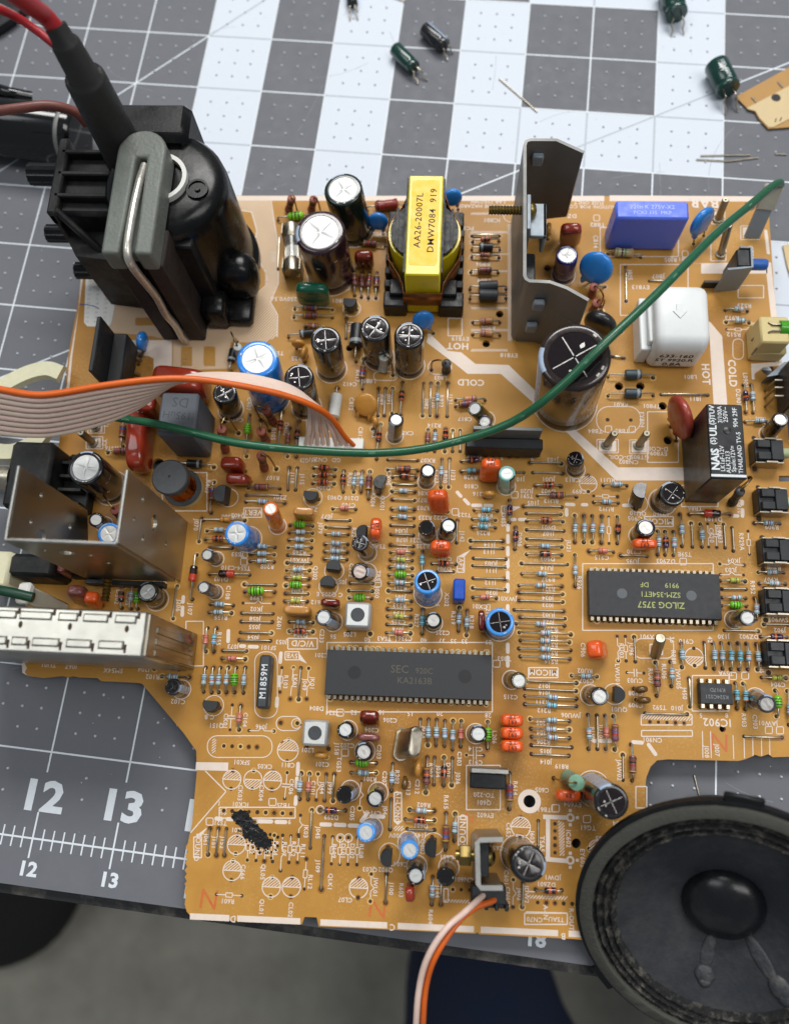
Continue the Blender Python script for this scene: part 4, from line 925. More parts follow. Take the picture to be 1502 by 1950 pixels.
# ================================================================== DATA: axial parts  (ruler, kind, hole, hole, body position)
AX = '''A m 1097 -60 1088 155 .5;A d 1377 105 1360 345 .45;A d 1220 405 1190 655 .42;A w 912 150 888 470 .45;A g 287 340 262 635 .38;A d 518 320 495 570 .42;A m2 570 435 555 635 .42;A d 638 385 617 640 .42
A d 740 720 897 730 .5;A d 740 775 890 778 .5;A d 735 830 888 832 .5;A d 957 740 953 890 .47;A b 1037 745 1027 890 .5;A b 1090 745 1080 890 .5;A m 1143 745 1132 940 .48;A m 275 862 500 868 .45;A b 258 962 535 970 .45;A p 878 1010 1042 1015 .52;A m 1270 732 1485 738 .52;A dv 1305 785 1470 787 .52;A b 1300 885 1465 890 .5;A b 1298 1012 1460 1017 .5;A b 1298 1072 1458 1077 .5;A m 30 820 10 1040 .4
B b 502 112 495 348 .5;B o 627 235 838 235 .5;B m 627 280 790 262 .45;B m2 432 445 425 595 .4;B b 482 450 478 600 .38;B d 557 450 550 600 .3;B b 530 655 522 855 .47;B dv 668 672 820 668 .55;B c 668 745 860 745 .38;B d 1198 848 1378 850 .5;B m 1212 918 1490 925 .5;B d 1135 1097 1393 1102 .53;B dv 1012 950 1010 1110 .5;B c 760 1020 925 1025 .52;B c 748 1085 912 1092 .52
G c 748 205 912 208 .48;G dv 1055 205 1050 360 .45;G p 752 705 918 710 .5;G p 165 383 322 388 .47;G y 162 437 318 442 .5;G b 158 490 318 497 .5;G g 152 545 320 550 .5;G b 150 602 315 608 .5;G b 148 727 312 732 .5;G y 142 840 308 846 .5;G p 135 957 305 962 .52;G c 392 375 385 600 .3;G d 460 465 630 468 .5;G c 395 790 388 965 .47;G b 655 778 648 945 .5;G b 710 800 705 975 .48
G b 1132 340 1385 345 .52;G d 1135 397 1385 402 .52;G b 1100 537 1385 545 .5;G b 1080 620 1385 627 .5;G b 1060 893 1405 907 .5;G b 1082 955 1450 970 .5;G b 1090 1012 1440 1025 .5;G b 1080 1070 1450 1083 .5;J b 1090 188 1443 207 .5
F o2 -45 155 250 155 .55;F b -20 228 180 228 .45;F d -30 290 160 295 .5;F b 295 345 465 347 .5;F b 293 397 460 400 .5;F b 290 447 460 452 .5;F g 572 190 735 195 .45;F b 568 243 733 245 .5;F b 565 295 728 298 .5;F b 560 347 725 350 .5;F b 548 510 712 513 .5;F y 543 565 708 572 .5;F g 543 618 705 625 .47;F y 535 732 695 735 .5;F b 825 255 988 255 .5;F b 823 325 985 325 .5;F b 820 377 982 382 .5;F b 818 430 978 435 .5;F d2 0 540 285 545 .45;F g2 250 665 462 668 .42;F b 570 880 735 885 .5;F d 568 947 735 950 .48;F g 995 708 1155 713 .47
E b 1205 303 1335 310 .45;E b 1198 350 1325 353 .45;E p 1190 438 1180 573 .5;E c 1240 440 1225 573 .5;E b 928 715 1085 722 .45;E d2 1128 20 1103 275 .45;E dv 712 200 700 325 .5;E b 770 195 752 330 .5;E g 802 215 790 330 .45
I b 160 268 145 440 .5;I b 215 268 202 445 .5;I b 265 268 252 445 .5;I b 320 268 307 445 .5;I g 380 268 365 445 .5;I b 442 268 428 448 .5;I p 275 203 440 207 .48;I p 410 540 397 712 .5;I b 1197 1018 1375 1020 .5;I g 1197 945 1375 950 .45
J b 1122 470 1490 490 .53;J c 1122 530 1490 545 .52;J b 1160 635 1440 650 .53;J b 1165 705 1440 712 .52;J b 1170 762 1440 772 .54;J b 435 638 430 822 .5;J b 493 640 487 822 .5;J b 552 648 548 828 .5;J b 610 648 605 855 .5;J p 668 650 663 832 .5;J g 857 655 855 845 .48;J d 545 910 542 1108 .52
O m 813.5 1442 810.5 1509 .52;O b 747.9 1454.3 745.2 1505.4 .5;M m 1087 85 1085 340 .53;M b 375 345 550 352 .48;M d 345 412 550 420 .5;M m 635 370 630 630 .55;M b 700 375 693 565 .5;M b 540 825 532 1022 .5;M d 1275 915 1460 920 .55
L b 915 85 905 268 .5;L p 975 88 965 270 .5;L dv 1050 345 1230 350 .45
C Ds 355 60 640 65 .52;C Ds 355 180 640 178 .52;C b 325 745 475 748 .55;C b 265 853 420 858 .5;H b 145 105 145 275 .5;H b 202 108 202 275 .5;H b 255 108 255 275 .5;H b 315 110 312 280 .5;H d 413 113 413 282 .5;H p 235 332 390 338 .52;H b 668 205 668 355 .5;H dv 715 208 715 355 .5;H b 768 208 768 358 .5;H b 808 98 822 300 .5;H b 938 160 948 305 .5;H d2 868 100 1128 100 .52;H b 145 355 147 555 .5
H y 1065 518 1222 522 .52;H b 1075 625 1225 630 .55;H g 1072 677 1228 680 .5;H b 1280 630 1290 760 .55;H b 1280 155 1440 158 .5;H b 1305 465 1465 468 .5;H b 1312 537 1475 540 .52;H dv 1320 872 1485 877 .55;H y 1325 1130 1480 1135 .55;H b 815 908 822 1065 .5;H b 1015 912 1025 1075 .5;H b 1068 912 1078 1075 .5;H c 1122 914 1130 1078 .5;H c 1175 914 1182 1080 .5;H b 1228 916 1237 1080 .5;H b 1290 920 1300 1080 .5;H b 125 1118 285 1125 .55
K m 655 205 662 415 .5;K b 748 200 755 355 .5;K c 1158 335 1168 495 .5;K c 1208 338 1220 500 .5;K g 1412 382 1420 545 .45;K b 1487 385 1497 600 .55;K b 228 535 232 750 .55;K p 335 540 340 752 .5;K m 388 545 397 755 .5;K m 500 722 507 952 .55
S b 595 235 905 245 .55;S b 605 400 930 410 .55;S dv 850 1290 880 1680 .45;S b 955 1290 985 1685 .45;S b 870 1815 1180 1815 .62;Q o3 470 400 655 420 .45
P m 545 352 700 360 .45;P m 530 510 528 640 .42;P m 572 510 565 650 .42;P m 612 510 605 655 .42;P m 655 510 648 655 .42;P m 185 718 400 722 .45;P m 180 765 400 768 .45;P m2 245 822 340 825 .5;P D 150 880 300 868 .72;P D2 548 820 535 1018 .38;P d 1200 335 1350 330 .48;P D 1195 378 1355 378 .5;P m2 1195 422 1350 425 .48;P m 1190 508 1345 510 .5;P W 1185 605 1390 605 .5;P W 1185 660 1390 657 .5;P o 1200 795 1355 795 .5;P o 1200 865 1355 868 .5;P g3 90 210 300 195 .5;P m3 600 155 800 140 .55
D m 718 310 705 450 .45;D m 620 487 750 485 .6;D D 1040 555 1225 570 .45;R D 1358 905 1322 1075 .55'''
for ent in AX.replace('\n', ';').split(';'):
    q = ent.split(); axial(q[0], q[1], *[float(v_) for v_ in q[2:6]], float(q[6]))
JU = '''A 1205 150 1200 345;A 1255 150 1245 345;A 1305 150 1300 330;A 568 718 557 875;A 625 718 612 875;A 262 915 500 918;A 1312 838 1470 842;A 1302 945 1462 950;A 1270 660 1485 665
B 400 112 392 345;B 452 112 445 345;B 573 112 567 350;B 608 450 605 600;B 660 450 660 600;B 585 655 578 855;B 1040 752 1115 752;B 1158 682 1382 687;B 1180 752 1390 760;B 1112 993 1385 998;B 1132 1045 1378 1050
G 735 300 965 303;G 735 350 965 355;G 755 425 985 432;G 750 478 985 487;G 752 567 980 575;G 750 637 982 650;G 165 190 330 195;G 165 255 325 262;G 163 332 325 340;G 148 657 312 663;G 143 788 310 793;G 138 898 308 905;G 640 155 635 315;G 500 522 612 522;G 1098 462 1425 470;G 1078 670 1392 682;G 1080 727 1392 738;G 1045 793 1398 805;G 1088 847 1408 857;G 1135 222 1400 230;G 1135 287 1385 295
F 0 348 160 352;F 557 403 722 407;F 552 457 720 461;F 540 677 700 680;F 830 150 1000 155;F 828 203 995 208;F 247 612 468 617;F 228 818 452 822;F 225 878 445 882;F 218 955 440 960;F 210 1010 432 1015;F 92 1085 262 1088;F 1000 603 1165 607;F 992 657 1160 661
E 885 672 1025 677;E 1015 200 992 385;I 838 270 822 495;J 1130 363 1490 378;J 1120 418 1488 435;J 1168 822 1455 838;J 1168 885 1435 898;J 377 638 372 780;J 478 910 472 1105;J 605 915 600 1108
M 243 270 235 485;M 358 483 550 490;M 210 805 203 1010;M 600 880 597 1022;M 1293 425 1290 610;M 1185 860 1178 1040;L 1095 92 1082 280;L 1152 92 1142 282;L 992 348 980 618;L 1080 535 1058 915;L 265 478 250 665;L 325 480 310 672;L 382 482 367 672
C 690 172 985 175;H 435 360 600 365;H 880 155 888 305;H 1085 162 1095 310;H 1138 183 1147 330;H 1072 570 1228 572;H 1090 833 1305 838;H 1340 795 1495 797;H 520 875 528 1030;H 962 910 970 1070;K 865 305 872 485;K 285 540 288 752;K 448 790 450 948;K 590 527 855 533;K 1215 672 1455 680
Q 570 475 572 670;Q 705 555 820 560;Q 495 845 545 845;Q 490 985 560 995;P 1195 300 1355 300;P 480 770 478 885;P 100 310 90 490;D 1157 865 1140 995'''
for ent in JU.replace('\n', ';').split(';'):
    q = ent.split(); jumper(q[0], *[float(v_) for v_ in q[1:5]])
for q in (('A', 400, 305, 455, 395, 365, 375), ('A', 365, 455, 405, 530, 425, 452), ('A', 368, 630, 392, 725, 475, 725), ('A', 85, 440, 115, 595, 205, 470), ('P', 170, 85, 150, 160, 205, 180), ('P', 295, 90, 280, 160, 335, 175), ('Q', 388, 590, 375, 640, 425, 700), ('Q', 405, 680, 380, 730, 430, 725), ('D', 660, 815, 700, 860, 640, 760)):
    standing(*q)
standing('P', 1050, 1030, 1050, 1075, 965, 1065, 'bead_black', 1.6, False)
standing('P', 695, 990, 690, 1065, 745, 1095, 'bead_white', 1.7, False)
standing('N', 290, 120, 240, 90, 160, 95, 'bead_green', 2.2, True, 'pale green upright resistor beside the large front capacitor')
standing('W', 800, 1010, 680, 1180, 800, 960, 'bead_black', 1.5, False)
standing('R', 1362, 935, 1368, 990, 1345, 895, 'bead_white', 1.4, False)

# ================================================================== DATA: electrolytic capacitors
ecap('O', 653, 360, 37, 675, 440, 'greenblack', 'w', lab='tall green-black capacitor with bright top at the back edge, left of the yellow transformer', stripe=95, a0=40)
ecap('O', 609, 441, 48, 631, 523, 'maroon', 'w', lab='wide maroon-black capacitor with bright top beside the glass fuse', stripe=170, a0=55)
ecap('O', 490, 683, 40, 515, 755, 'blue', 'w', lab='large blue capacitor with bright top behind the ribbon cable', sm='sleeve_stripe', stripe=10, a0=30)
ecap('P', 360, 890, 87, 395, 1060, 'black', 'x', stripe=110); ecap('P', 643, 825, 87, 665, 990, 'black', 'x', stripe=80); ecap('P', 838, 865, 87, 840, 1040, 'black', 'x', stripe=85)
ecap('P', 208, 1105, 85, 252, 1275, 'black', 'x', stripe=60)
ecap('Q', 280, 985, 205, 225, 1245, 'brownblack', 'x', h=41, lab='largest capacitor on the board, black with mirror vented top, under the green wire', stripe=165, a0=30)
ecap('Q', 237, 405, 63, 215, 520, 'navy', 'w', lab='small navy capacitor inside the bent metal heatsink', stripe=80, a0=85)
ecap('A', 105, 180, 87, 150, 300, 'black', 'x')
ecap('D', 490, 570, 104, 640, 690, 'black', 'w', lab='large black capacitor with bright top behind the U-shaped heatsink', stripe=80, a0=80)
ecap('D', 625, 950, 66, 690, 985, 'blue', 'w', h=14, lab='blue capacitor with bright top standing inside the U-shaped heatsink', a0=35); ecap('D', 550, 870, 43, 600, 900, 'black', 's', h=13)
ecap('F', 190, 245, 92, 275, 290, 'blue', 'w', lab='blue capacitor with bright top right of the U-shaped heatsink', stripe=60, a0=5)
ecap('F', 432, 68, 57, 485, 195, 'orange', 'g', lab='slim orange capacitor with grey top', sm='sleeve_orange')
ecap('D', 1185, 1070, 37, 1240, 1095, 'grey', 's'); ecap('E', 1165, 205, 38, 1235, 235, 'grey', 's'); ecap('E', 845, 230, 62, 900, 275, 'black', 'w', stripe=90)
ecap('E', 990, 775, 48, 1040, 790, 'black', 'k', stripe=330, h=11); ecap('F', 1070, 315, 62, 1125, 385, 'brownblack', 'x', stripe=20); ecap('F', 1070, 520, 66, 1120, 530, 'brownblack', 'p', stripe=340, h=11, lab='small capacitor with pale pink top beside the square metal can'); ecap('F', 810, 845, 62, 880, 880, 'black', 's', stripe=300, h=13)
ecap('A', 1330, 370, 55, 1320, 490, 'black', 'g'); ecap('B', 765, 292, 56, 850, 370, 'olive', 's', h=11, sm='sleeve_gold'); ecap('B', 835, 385, 50, 850, 440, 'grey', 'g', h=9); ecap('B', 430, 735, 56, 420, 815, 'black', 's', stripe=45)
ecap('B', 995, 755, 60, 990, 850, 'cyan', 's', lab='pale cyan capacitor with bright top', sm='sleeve_black'); ecap('C', 150, 575, 54, 150, 645, 'black', 'x')
ecap('C', 765, 795, 83, 700, 850, 'black', 'x', lab='black capacitor with mirror top in front of the relay', stripe=100); ecap('H', 595, 180, 62, 555, 235, 'black', 'g', stripe=45)
ecap('S', 1375, 1770, 112, 1200, 1985, 'brownblack', 'g', h=11)
ecap('G', 420, 205, 60, 430, 262, 'brownblack', 'k', stripe=10, h=11); ecap('G', 578, 190, 60, 560, 255, 'black', 's', stripe=100, h=11.5)
ecap('G', 425, 588, 95, 430, 680, 'lightblue', 'x', lab='blue capacitor with mirror vented top left of the blue crystal', stripe=70, h=13, a0=20)
ecap('G', 470, 868, 60, 468, 888, 'greenblack', 'g', h=10, stripe=80); ecap('G', 945, 880, 103, 940, 910, 'lightblue', 'x', lab='blue capacitor with mirror vented top above the front end of the long chip', stripe=40, h=14, a0=10)
ecap('J', 1082, 360, 60, 1028, 355, 'olive', 's', h=11, sm='sleeve_gold'); ecap('J', 792, 742, 63, 772, 740, 'black', 's', h=11, stripe=80); ecap('I', 1155, 712, 62, 1172, 715, 'black', 's', h=11, sm='sleeve_gold', stripe=90); ecap('I', 1287, 870, 66, 1295, 865, 'brownblack', 'g', h=10)
ecap('L', 1222, 240, 63, 1265, 208, 'black', 'k', h=11); ecap('M', 128, 265, 64, 150, 222, 'black', 's', h=11, sm='sleeve_gold', stripe=100); ecap('M', 62, 508, 70, 105, 480, 'lightblue', 's', h=11, lab='small blue capacitor with bright top at the front left'); ecap('M', 375, 635, 68, 365, 578, 'lightblue', 's', h=11.5, lab='small blue capacitor above a black one at the front of the board')
ecap('M', 418, 818, 66, 427, 748, 'black', 's', h=12); ecap('M', 630, 828, 66, 655, 755, 'black', 'k', h=12, stripe=200)
ecap('M', 1225, 732, 128, 1150, 660, 'black', 'x', lab='large black capacitor beside the front metal bracket', stripe=330, h=22)
ecap('N', 490, 230, 100, 385, 155, 'black', 'x', lab='large black leaning capacitor next to the speaker', stripe=90, h=25, a0=25)
ecap('K', 305, 418, 58, 245, 410, 'black', 's', h=11.5); ecap('H', 1240, 752, 52, 1150, 765, 'black', 's', h=15); ecap('K', 1362, 468, 58, 1290, 430, 'grey', 'g', h=12, stripe=60)

# ================================================================== DATA: film capacitors, discs, transistors
J63 = ('0.1', 'J.63')
film('G', 520, 325, 522, 395, 150, 88, 'film_orange', h=9, txt=J63); film('B', 495, 895, 520, 1030, 152, 95, 'film_orange', txt=('0.1',), h=11); film('B', 885, 675, 862, 800, 150, 95, 'film_orange', txt=('0.47', 'J.63'), h=12)
film('F', 1182, 195, 1195, 255, 150, 85, 'film_orange', rot=90, h=10, txt=J63)
for y_ in (643, 735, 828): film('J', 1035, y_, 1015, y_+2, 165, 88, 'film_orange', h=9, txt=J63)
film('H', 590, 280, 575, 300, 155, 68, 'film_orange', h=9, txt=J63); film('K', 262, 120, 320, 130, 120, 105, 'film_orange', h=10, rot=95); film('N', 245, 195, 235, 190, 145, 68, 'film_orange', h=9, txt=('63',))
film('F', 857, 735, 870, 770, 140, 58, 'film_brown', h=8); film('F', 618, 790, 640, 815, 200, 66, 'film_tan', h=8, name='ceramic_filter', e1=.3); film('F', 668, 85, 680, 135, 150, 62, 'film_tan', h=7, name='ceramic_filter', e1=.25); film('G', 812, 862, 818, 900, 155, 52, 'film_brown', rot=92, h=8)
film('I', 1325, 600, 1335, 670, 145, 75, 'film_brown', h=9); film('I', 1318, 765, 1330, 770, 165, 52, 'film_maroon', h=8); film('A', 140, 670, 200, 740, 160, 95, 'film_red', h=8); film('A', 180, 790, 240, 815, 165, 80, 'film_red', h=7.5)
film('P', 575, 400, 590, 470, 110, 60, 'film_brown', h=10); film('P', 280, 585, 300, 690, 195, 70, 'film_green', h=14, lab='glossy dark green film capacitor in front of the maroon capacitor'); film('Q', 262, 245, 250, 340, 125, 70, 'film_red', h=16)
film('M', 372, 960, 400, 880, 110, 75, 'film_red', h=12, rot=95)
film('D', 828, 200, 870, 265, 118, 100, 'film_red', h=17, e1=.3)
BOARD_LONG = MB()
def lying_film(pts, w_, h_, lab):
    a, b = at(*pts[0]), at(*pts[1]); c = (a+b)/2; u = (b-a)
    mb = MB(); mb.ellip(u.length/2, w_/2, h_/2, .45, .35, 28, 12, 0, TR(c.x, c.y, h_/2+.6) @ RZ(math.degrees(math.atan2(u.y, u.x))))
    o = mb.build('film_capacitor', MATS['film_red'], BOARD, loc=c, ang=70); tag(o, lab)
    for e, s_ in ((a, 1), (b, -1)):
        q = Vector((e.x, e.y, 0))+u.normalized()*s_*3; m2 = MB(); m2.tube([Vector((q.x, q.y, 3)), Vector((q.x, q.y, -.3))], .35, 6); m2.build('lead', MATS['tin'], o, loc=c)
lying_film((('D', 822, 150, 6), ('D', 798, 600, 6)), 6.4, 12, 'long glossy red-brown film capacitor left of the grey coil block')
lying_film((('D', 895, 85, 8), ('D', 1190, 120, 8)), 8.5, 15, 'long red-brown film capacitor half hidden behind the ribbon cable')
film('E', 430, 215, 490, 290, 105, 70, 'film_maroon', h=12); film('E', 335, 90, 400, 140, 90, 60, 'film_maroon', h=12); film('E', 520, 255, 560, 310, 85, 70, 'film_orange', h=10)
discap('P', 1085, 78, 1090, 150, 56, 'disc_blue', az=5, zc=8, tilt=-15); discap('P', 660, 215, 655, 265, 58, 'disc_blue', az=0, zc=6, tilt=-15); discap('P', 918, 780, 945, 860, 64, 'disc_blue', az=10, zc=7, tilt=-20); discap('Q', 402, 480, 415, 570, 98, 'disc_blue', az=-28, zc=8, thick=3.4, tilt=-28); discap('Q', 1005, 215, 985, 320, 88, 'disc_blue', az=42, zc=8.5, thick=3.4, tilt=-12)
discap('R', 815, 900, 800, 1010, 55, 'disc_blue', az=85, zc=7.5, thick=3)
discap('C', 812, 315, 770, 420, 145, 'disc_red', az=-72, zc=10, thick=4.2, lab='large rust-red disc thermistor beside the relay'); discap('Q', 425, 795, 440, 870, 95, 'disc_black', az=-25, zc=8, thick=5, lab='black disc varistor behind the largest capacitor')
discap('A', 1115, 265, 1080, 300, 86, 'disc_tan', az=-15, zc=4, thick=2.2, tilt=-55); discap('A', 1182, 385, 1170, 460, 42, 'disc_tan', az=-70, zc=4, thick=2); discap('B', 868, 908, 860, 925, 46, 'disc_tan', az=0, zc=3.2, thick=2.2)
discap('K', 565, 375, 540, 368, 42, 'disc_dark', az=8, zc=3.4, thick=2.2); discap('K', 580, 445, 555, 440, 46, 'disc_dark', az=5, zc=3.4, thick=2.2); discap('M', 340, 160, 338, 140, 45, 'disc_dark', az=85, zc=3.2, thick=2); discap('M', 435, 50, 435, 60, 70, 'disc_tan', az=88, zc=4, thick=2.2); discap('I', 985, 895, 995, 905, 52, 'disc_tan', az=0, zc=3.2, thick=2)
discap('P', 205, 915, 215, 940, 40, 'disc_tan', az=0, zc=3.5, thick=2); discap('P', 240, 970, 245, 1000, 45, 'disc_tan', az=80, zc=3.5, thick=2); discap('Q', 130, 260, 130, 300, 38, 'disc_tan', az=80, zc=5, thick=2)
for q in (('A', 718, 900, 735, 930, 180, 6.0), ('F', 1095, 235, 1110, 260, 90, 6.0), ('F', 882, 485, 888, 515, 0, 6.0), ('F', 838, 600, 848, 625, 0, 6.0), ('I', 190, 525, 215, 540, 180, 6.0), ('K', 415, 408, 395, 405, -90, 6.0), ('M', 540, 628, 545, 590, 90, 6.0), ('M', 222, 695, 230, 665, 90, 6.0), ('P', 498, 668, 510, 715, 180, 7.0)): to92(*q)
to92('A', 1225, 815, 1230, 870, 75, 6.5, 1.1, True); to92('C', 572, 775, 545, 860, 80, 8.5, 1.25, True); to92('D', 1268, 720, 1310, 745, 90, 7.5, 1.25)
# ================================================================== LARGE BOARD PARTS
def part(name, label=None, loc=(0, 0, 0)):
    o = link(name, None, BOARD, loc); o.empty_display_size = .005
    if label: tag(o, label)
    return o
mat('fbt_black', '#0d0e0f', .26, var=.15, scale=120, bump=.05, spec=.35, dust=.05); mat('fbt_matte', '#141516', .5, var=.2, scale=200, bump=.15, dust=.10, spec=.35); mat('fbt_core', '#6d716b', .5, .1, var=.1, scale=300, bump=.5, bscale=900); mat('fbt_brown', '#2b2320', .6, var=.25, scale=150, bump=.3)
mat('white_plastic', '#dcdcd6', .45, var=.03); mat('spring_steel', '#cbc7be', .32, .7, var=.15)
# ---- flyback transformer
FB = part('flyback_transformer', 'large black flyback transformer with grey ferrite core and red high voltage lead, back left', (-80, 88, 0))
L0 = (-80, 88, 0)
mb = MB()
mb.lathe([(21, 0), (21, 3), (19.6, 4), (19.4, 38), (18.9, 42), (17.2, 44.6), (14, 45.3), (6, 45.3)], 40, 0, TR(-70, 92, 0))
mb.box(-60, 67, 0, -49, 84, 5, b=1.2); mb.box(-65, 66, 0, -57, 75, 12, b=1.0); mb.ellip(7, 6, 9, .7, .7, M=TR(-53, 80, 12))
mb.build('winding_case', MATS['fbt_black'], FB, loc=L0, ang=45)
mb = MB(); mb.lathe([(3.4, 45.2), (3.4, 46.1), (2.7, 46.1), (2.7, 45.6), (.9, 45.6), (.9, 46.2)], 20, 0, TR(-58.6, 88.5, 0)); mb.build('case_boss', MATS['fbt_black'], FB, loc=L0)
mb = MB(); mb.lathe([(8.4, 44.8), (8.4, 47.4), (7.1, 47.4), (7.1, 44.8)], 32, 0, TR(-70.2, 91.5, 0), False, False); mb.build('bobbin_ring', MATS['white_plastic'], FB, loc=L0)
mb = MB(); mb.box(-92, 104, 0, -63, 118, 49, b=2.2); mb.box(-90, 98, 0, -80, 108, 46, b=2); mb.build('output_block', MATS['fbt_black'], FB, loc=L0)
# focus block on the left
mb = MB()
mb.prism([(-104, 80), (-101, 75), (-84, 73), (-82, 73), (-82, 108), (-104, 108)], 0, 30); mb.box(-105.5, 84, 10, -82, 108, 39, b=1.2); mb.box(-106.5, 82, 36, -103, 110, 42, b=.8); mb.box(-106, 82, 14, -104, 85, 41, b=.5)
for y_ in (88, 96, 104): mb.box(-105, y_, 38, -84, y_+1.6, 42, b=.4)
mb.tube([(-104, 84, 41), (-88, 74, 24)], 1.2, 8)
mb.build('focus_block', MATS['fbt_matte'], FB, loc=L0)
for (x0, y_, z_, L_, r_) in ((-119, 103, 33, 14, 3.6), (-116, 88.5, 22, 11, 3.0), (-112, 84, 7, 9, 3.0)):
    mb = MB(); n = 24
    vs = []
    for x in (x0, x0+L_):
        for i in range(n):
            a = 2*math.pi*i/n; q = r_*(1 if i % 2 else .9); vs.append((x, y_+q*math.cos(a), z_+q*math.sin(a)))
    mb.add(vs, [(i, (i+1) % n, n+(i+1) % n, n+i) for i in range(n)]+[tuple(range(n))[::-1], tuple(range(n, 2*n))])
    mb.box(x0-.1, y_-.5, z_-r_*.9, x0+2, y_+.5, z_+r_*.9)
    mb.build('adjuster_knob', MATS['fbt_black'], FB, loc=L0)
# ferrite core with groove, legs and spring clip
def core_poly(dx0, dx1, y0, yb):
    r_ = (dx1-dx0)/2; c = (dx0+dx1)/2
    return [(dx0, y0), (dx1, y0)]+[(c+r_*math.cos(math.radians(a)), yb-r_+r_*math.sin(math.radians(a))) for a in range(0, 181, 15)]
mb = MB(); cp = core_poly(-81.0, -66.4, 60.5, 102.5)
cp = [(-81.0, 60.5), (-75.9, 60.5), (-75.4, 72), (-75.2, 93), (-71.8, 93), (-71.4, 72), (-71.4, 60.5)] + cp[1:]
mb.prism(cp, 45.5, 54.2); mb.box(-75.6, 63, 45.6, -71.2, 93.2, 50.5)
o = mb.build('ferrite_core', MATS['fbt_core'], FB, loc=L0, ang=35)
md = o.modifiers.new('b', 'BEVEL'); md.width = .0009; md.segments = 3; md.limit_method = 'ANGLE'; md.angle_limit = math.radians(50)
mb = MB(); mb.prism(core_poly(-79.6, -67.6, 78, 101), 0, 45.4); mb.build('core_limb', MATS['fbt_core'], FB, loc=L0, ang=35)
mb = MB()
for x0, x1 in ((-80.6, -75.2), (-71.2, -65.4)): mb.box(x0, 61.5, 0, x1, 74, 46.2, b=.5)
mb.box(-78, 66, 0, -68, 73, 46)
mb.build('core_leg', MATS['fbt_brown'], FB, loc=L0)
mb = MB(); mb.box(-86, 72, 0, -80.8, 90, 44, b=.6); mb.box(-66.4, 72, 0, -60, 80, 40, b=.6); mb.build('bobbin_cheek', MATS['fbt_matte'], FB, loc=L0)
mb = MB(); mb.tube(arc_pts([(-73.2, 92, 51.5), (-73.3, 84, 53.2), (-73.6, 72, 53.8), (-73.6, 62, 53.4), (-73.4, 59.6, 50), (-73.2, 60.2, 40), (-73.1, 61.2, 30), (-73, 60.4, 20), (-72.6, 61, 12), (-72.2, 60.2, 5), (-71.8, 60.4, 1.2)], 4), 1.25, 10); mb.build('spring_clip', MATS['spring_steel'], FB, loc=L0)
# high voltage lead and focus lead
mat('boot_rubber', '#262625', .6, var=.15, bump=.1); mat('wire_red', '#a8242a', .38, var=.1, bump=.05); mat('wire_brown', '#7c4a42', .4, var=.12); mat('sleeve_clear', '#b9aaa2', .3, var=.1)
p0, p1, p2 = V(222, 262, 50), V(163, 150, 74), V(126, 84, 84)
mb = MB(); mb.tube([p0-Vector((0, 0, 8)), p0, p0.lerp(p1, .5), p1, p1+(p1-p0)*.03, p1+(p1-p0)*.03, p2, p2+(p2-p1)*.06, p2+(p2-p1)*.06, V(106, 50, 88)], [6.6, 6.3, 6.0, 5.7, 5.2, 4.3, 3.9, 3.6, 3.1, 2.9], 20); mb.build('lead_boot', MATS['boot_rubber'], FB, loc=L0, ang=50)
mb = MB(); mb.tube(arc_pts([V(110, 58, 87), V(86, 30, 91), V(60, 12, 96), V(10, -22, 104), V(-80, -60, 112), V(-220, -80, 110)], 6), 2.3, 16); mb.build('high_voltage_lead', MATS['wire_red'], FB, loc=L0)
mb = MB(); mb.tube(arc_pts([V(105, 86, 80), V(70, 58, 82), V(30, 32, 86), V(-20, 12, 92), V(-140, -10, 95)], 6), 1.15, 12); mb.build('guard_wire', MATS['wire_red'], FB, loc=L0)
mb = MB(); mb.tube(arc_pts([V(96, 75, 80.5), V(60, 48, 83), V(20, 22, 87), V(-40, -6, 93)], 6), .7, 10); mb.build('guard_wire_white', MATS['sleeve_clear'], FB, loc=L0)
mb = MB(); mb.tube(arc_pts([V(165, 235, 45), V(140, 212, 50), V(95, 201, 54), V(40, 206, 56), V(-30, 216, 56), V(-160, 240, 50)], 6), 1.5, 12); mb.build('focus_lead', MATS['wire_brown'], FB, loc=L0)

# ---- yellow switching transformer
mat('tape_yellow', '#dcc81c', .32, var=.06, scale=250, bump=.05, coat=.2); mat('label_yellow', '#efc100', .4, var=.04, scale=300); mat('bakelite', '#1a1a1b', .5, var=.2, scale=400, bump=.3); mat('copper_foil', '#8a5a34', .35, .8, var=.25, scale=180, bump=.1)
YT = part('switching_transformer', 'yellow taped switching transformer with copper band and black bobbin', (9.5, 92, 0)); L0 = (9.5, 92, 0)
mb = MB(); mb.box(3.9, 74, .5, 15.4, 111.5, 24, b=.5); mb.build('core_wrap', MATS['tape_yellow'], YT, loc=L0)
mb = MB()
mb.box(3.3, 75.2, 1, 3.95, 110.5, 23.6); mb.box(15.35, 75.2, 1, 16.0, 110.5, 23.6)
pl = [(9.6+12.0*math.cos(math.radians(a)), 93+11.5*math.sin(math.radians(a))) for a in range(0, 360, 12)]
mb.prism([(9.6+11.2*math.cos(math.radians(a)), 93+11.0*math.sin(math.radians(a))) for a in range(0, 360, 12)], 18.4, 20.2)
for s_ in (-1, 1):
    mb.box(9.6+s_*6.3-.5, 84, 20, 9.6+s_*6.3+.5, 103, 21.2); mb.box(9.6+s_*9-.4, 86, 20.2, 9.6+s_*9+.4, 101, 20.8)
mb.box(-3.8, 72.5, 0, 4.2, 78.5, 7, b=.5); mb.box(15, 72.5, 0, 23.4, 78.5, 7, b=.5); mb.box(-3.4, 77, 0, 22.8, 108, 2.4, b=.4)
mb.box(-3.6, 104, 0, 22.8, 110, 7, b=.5)
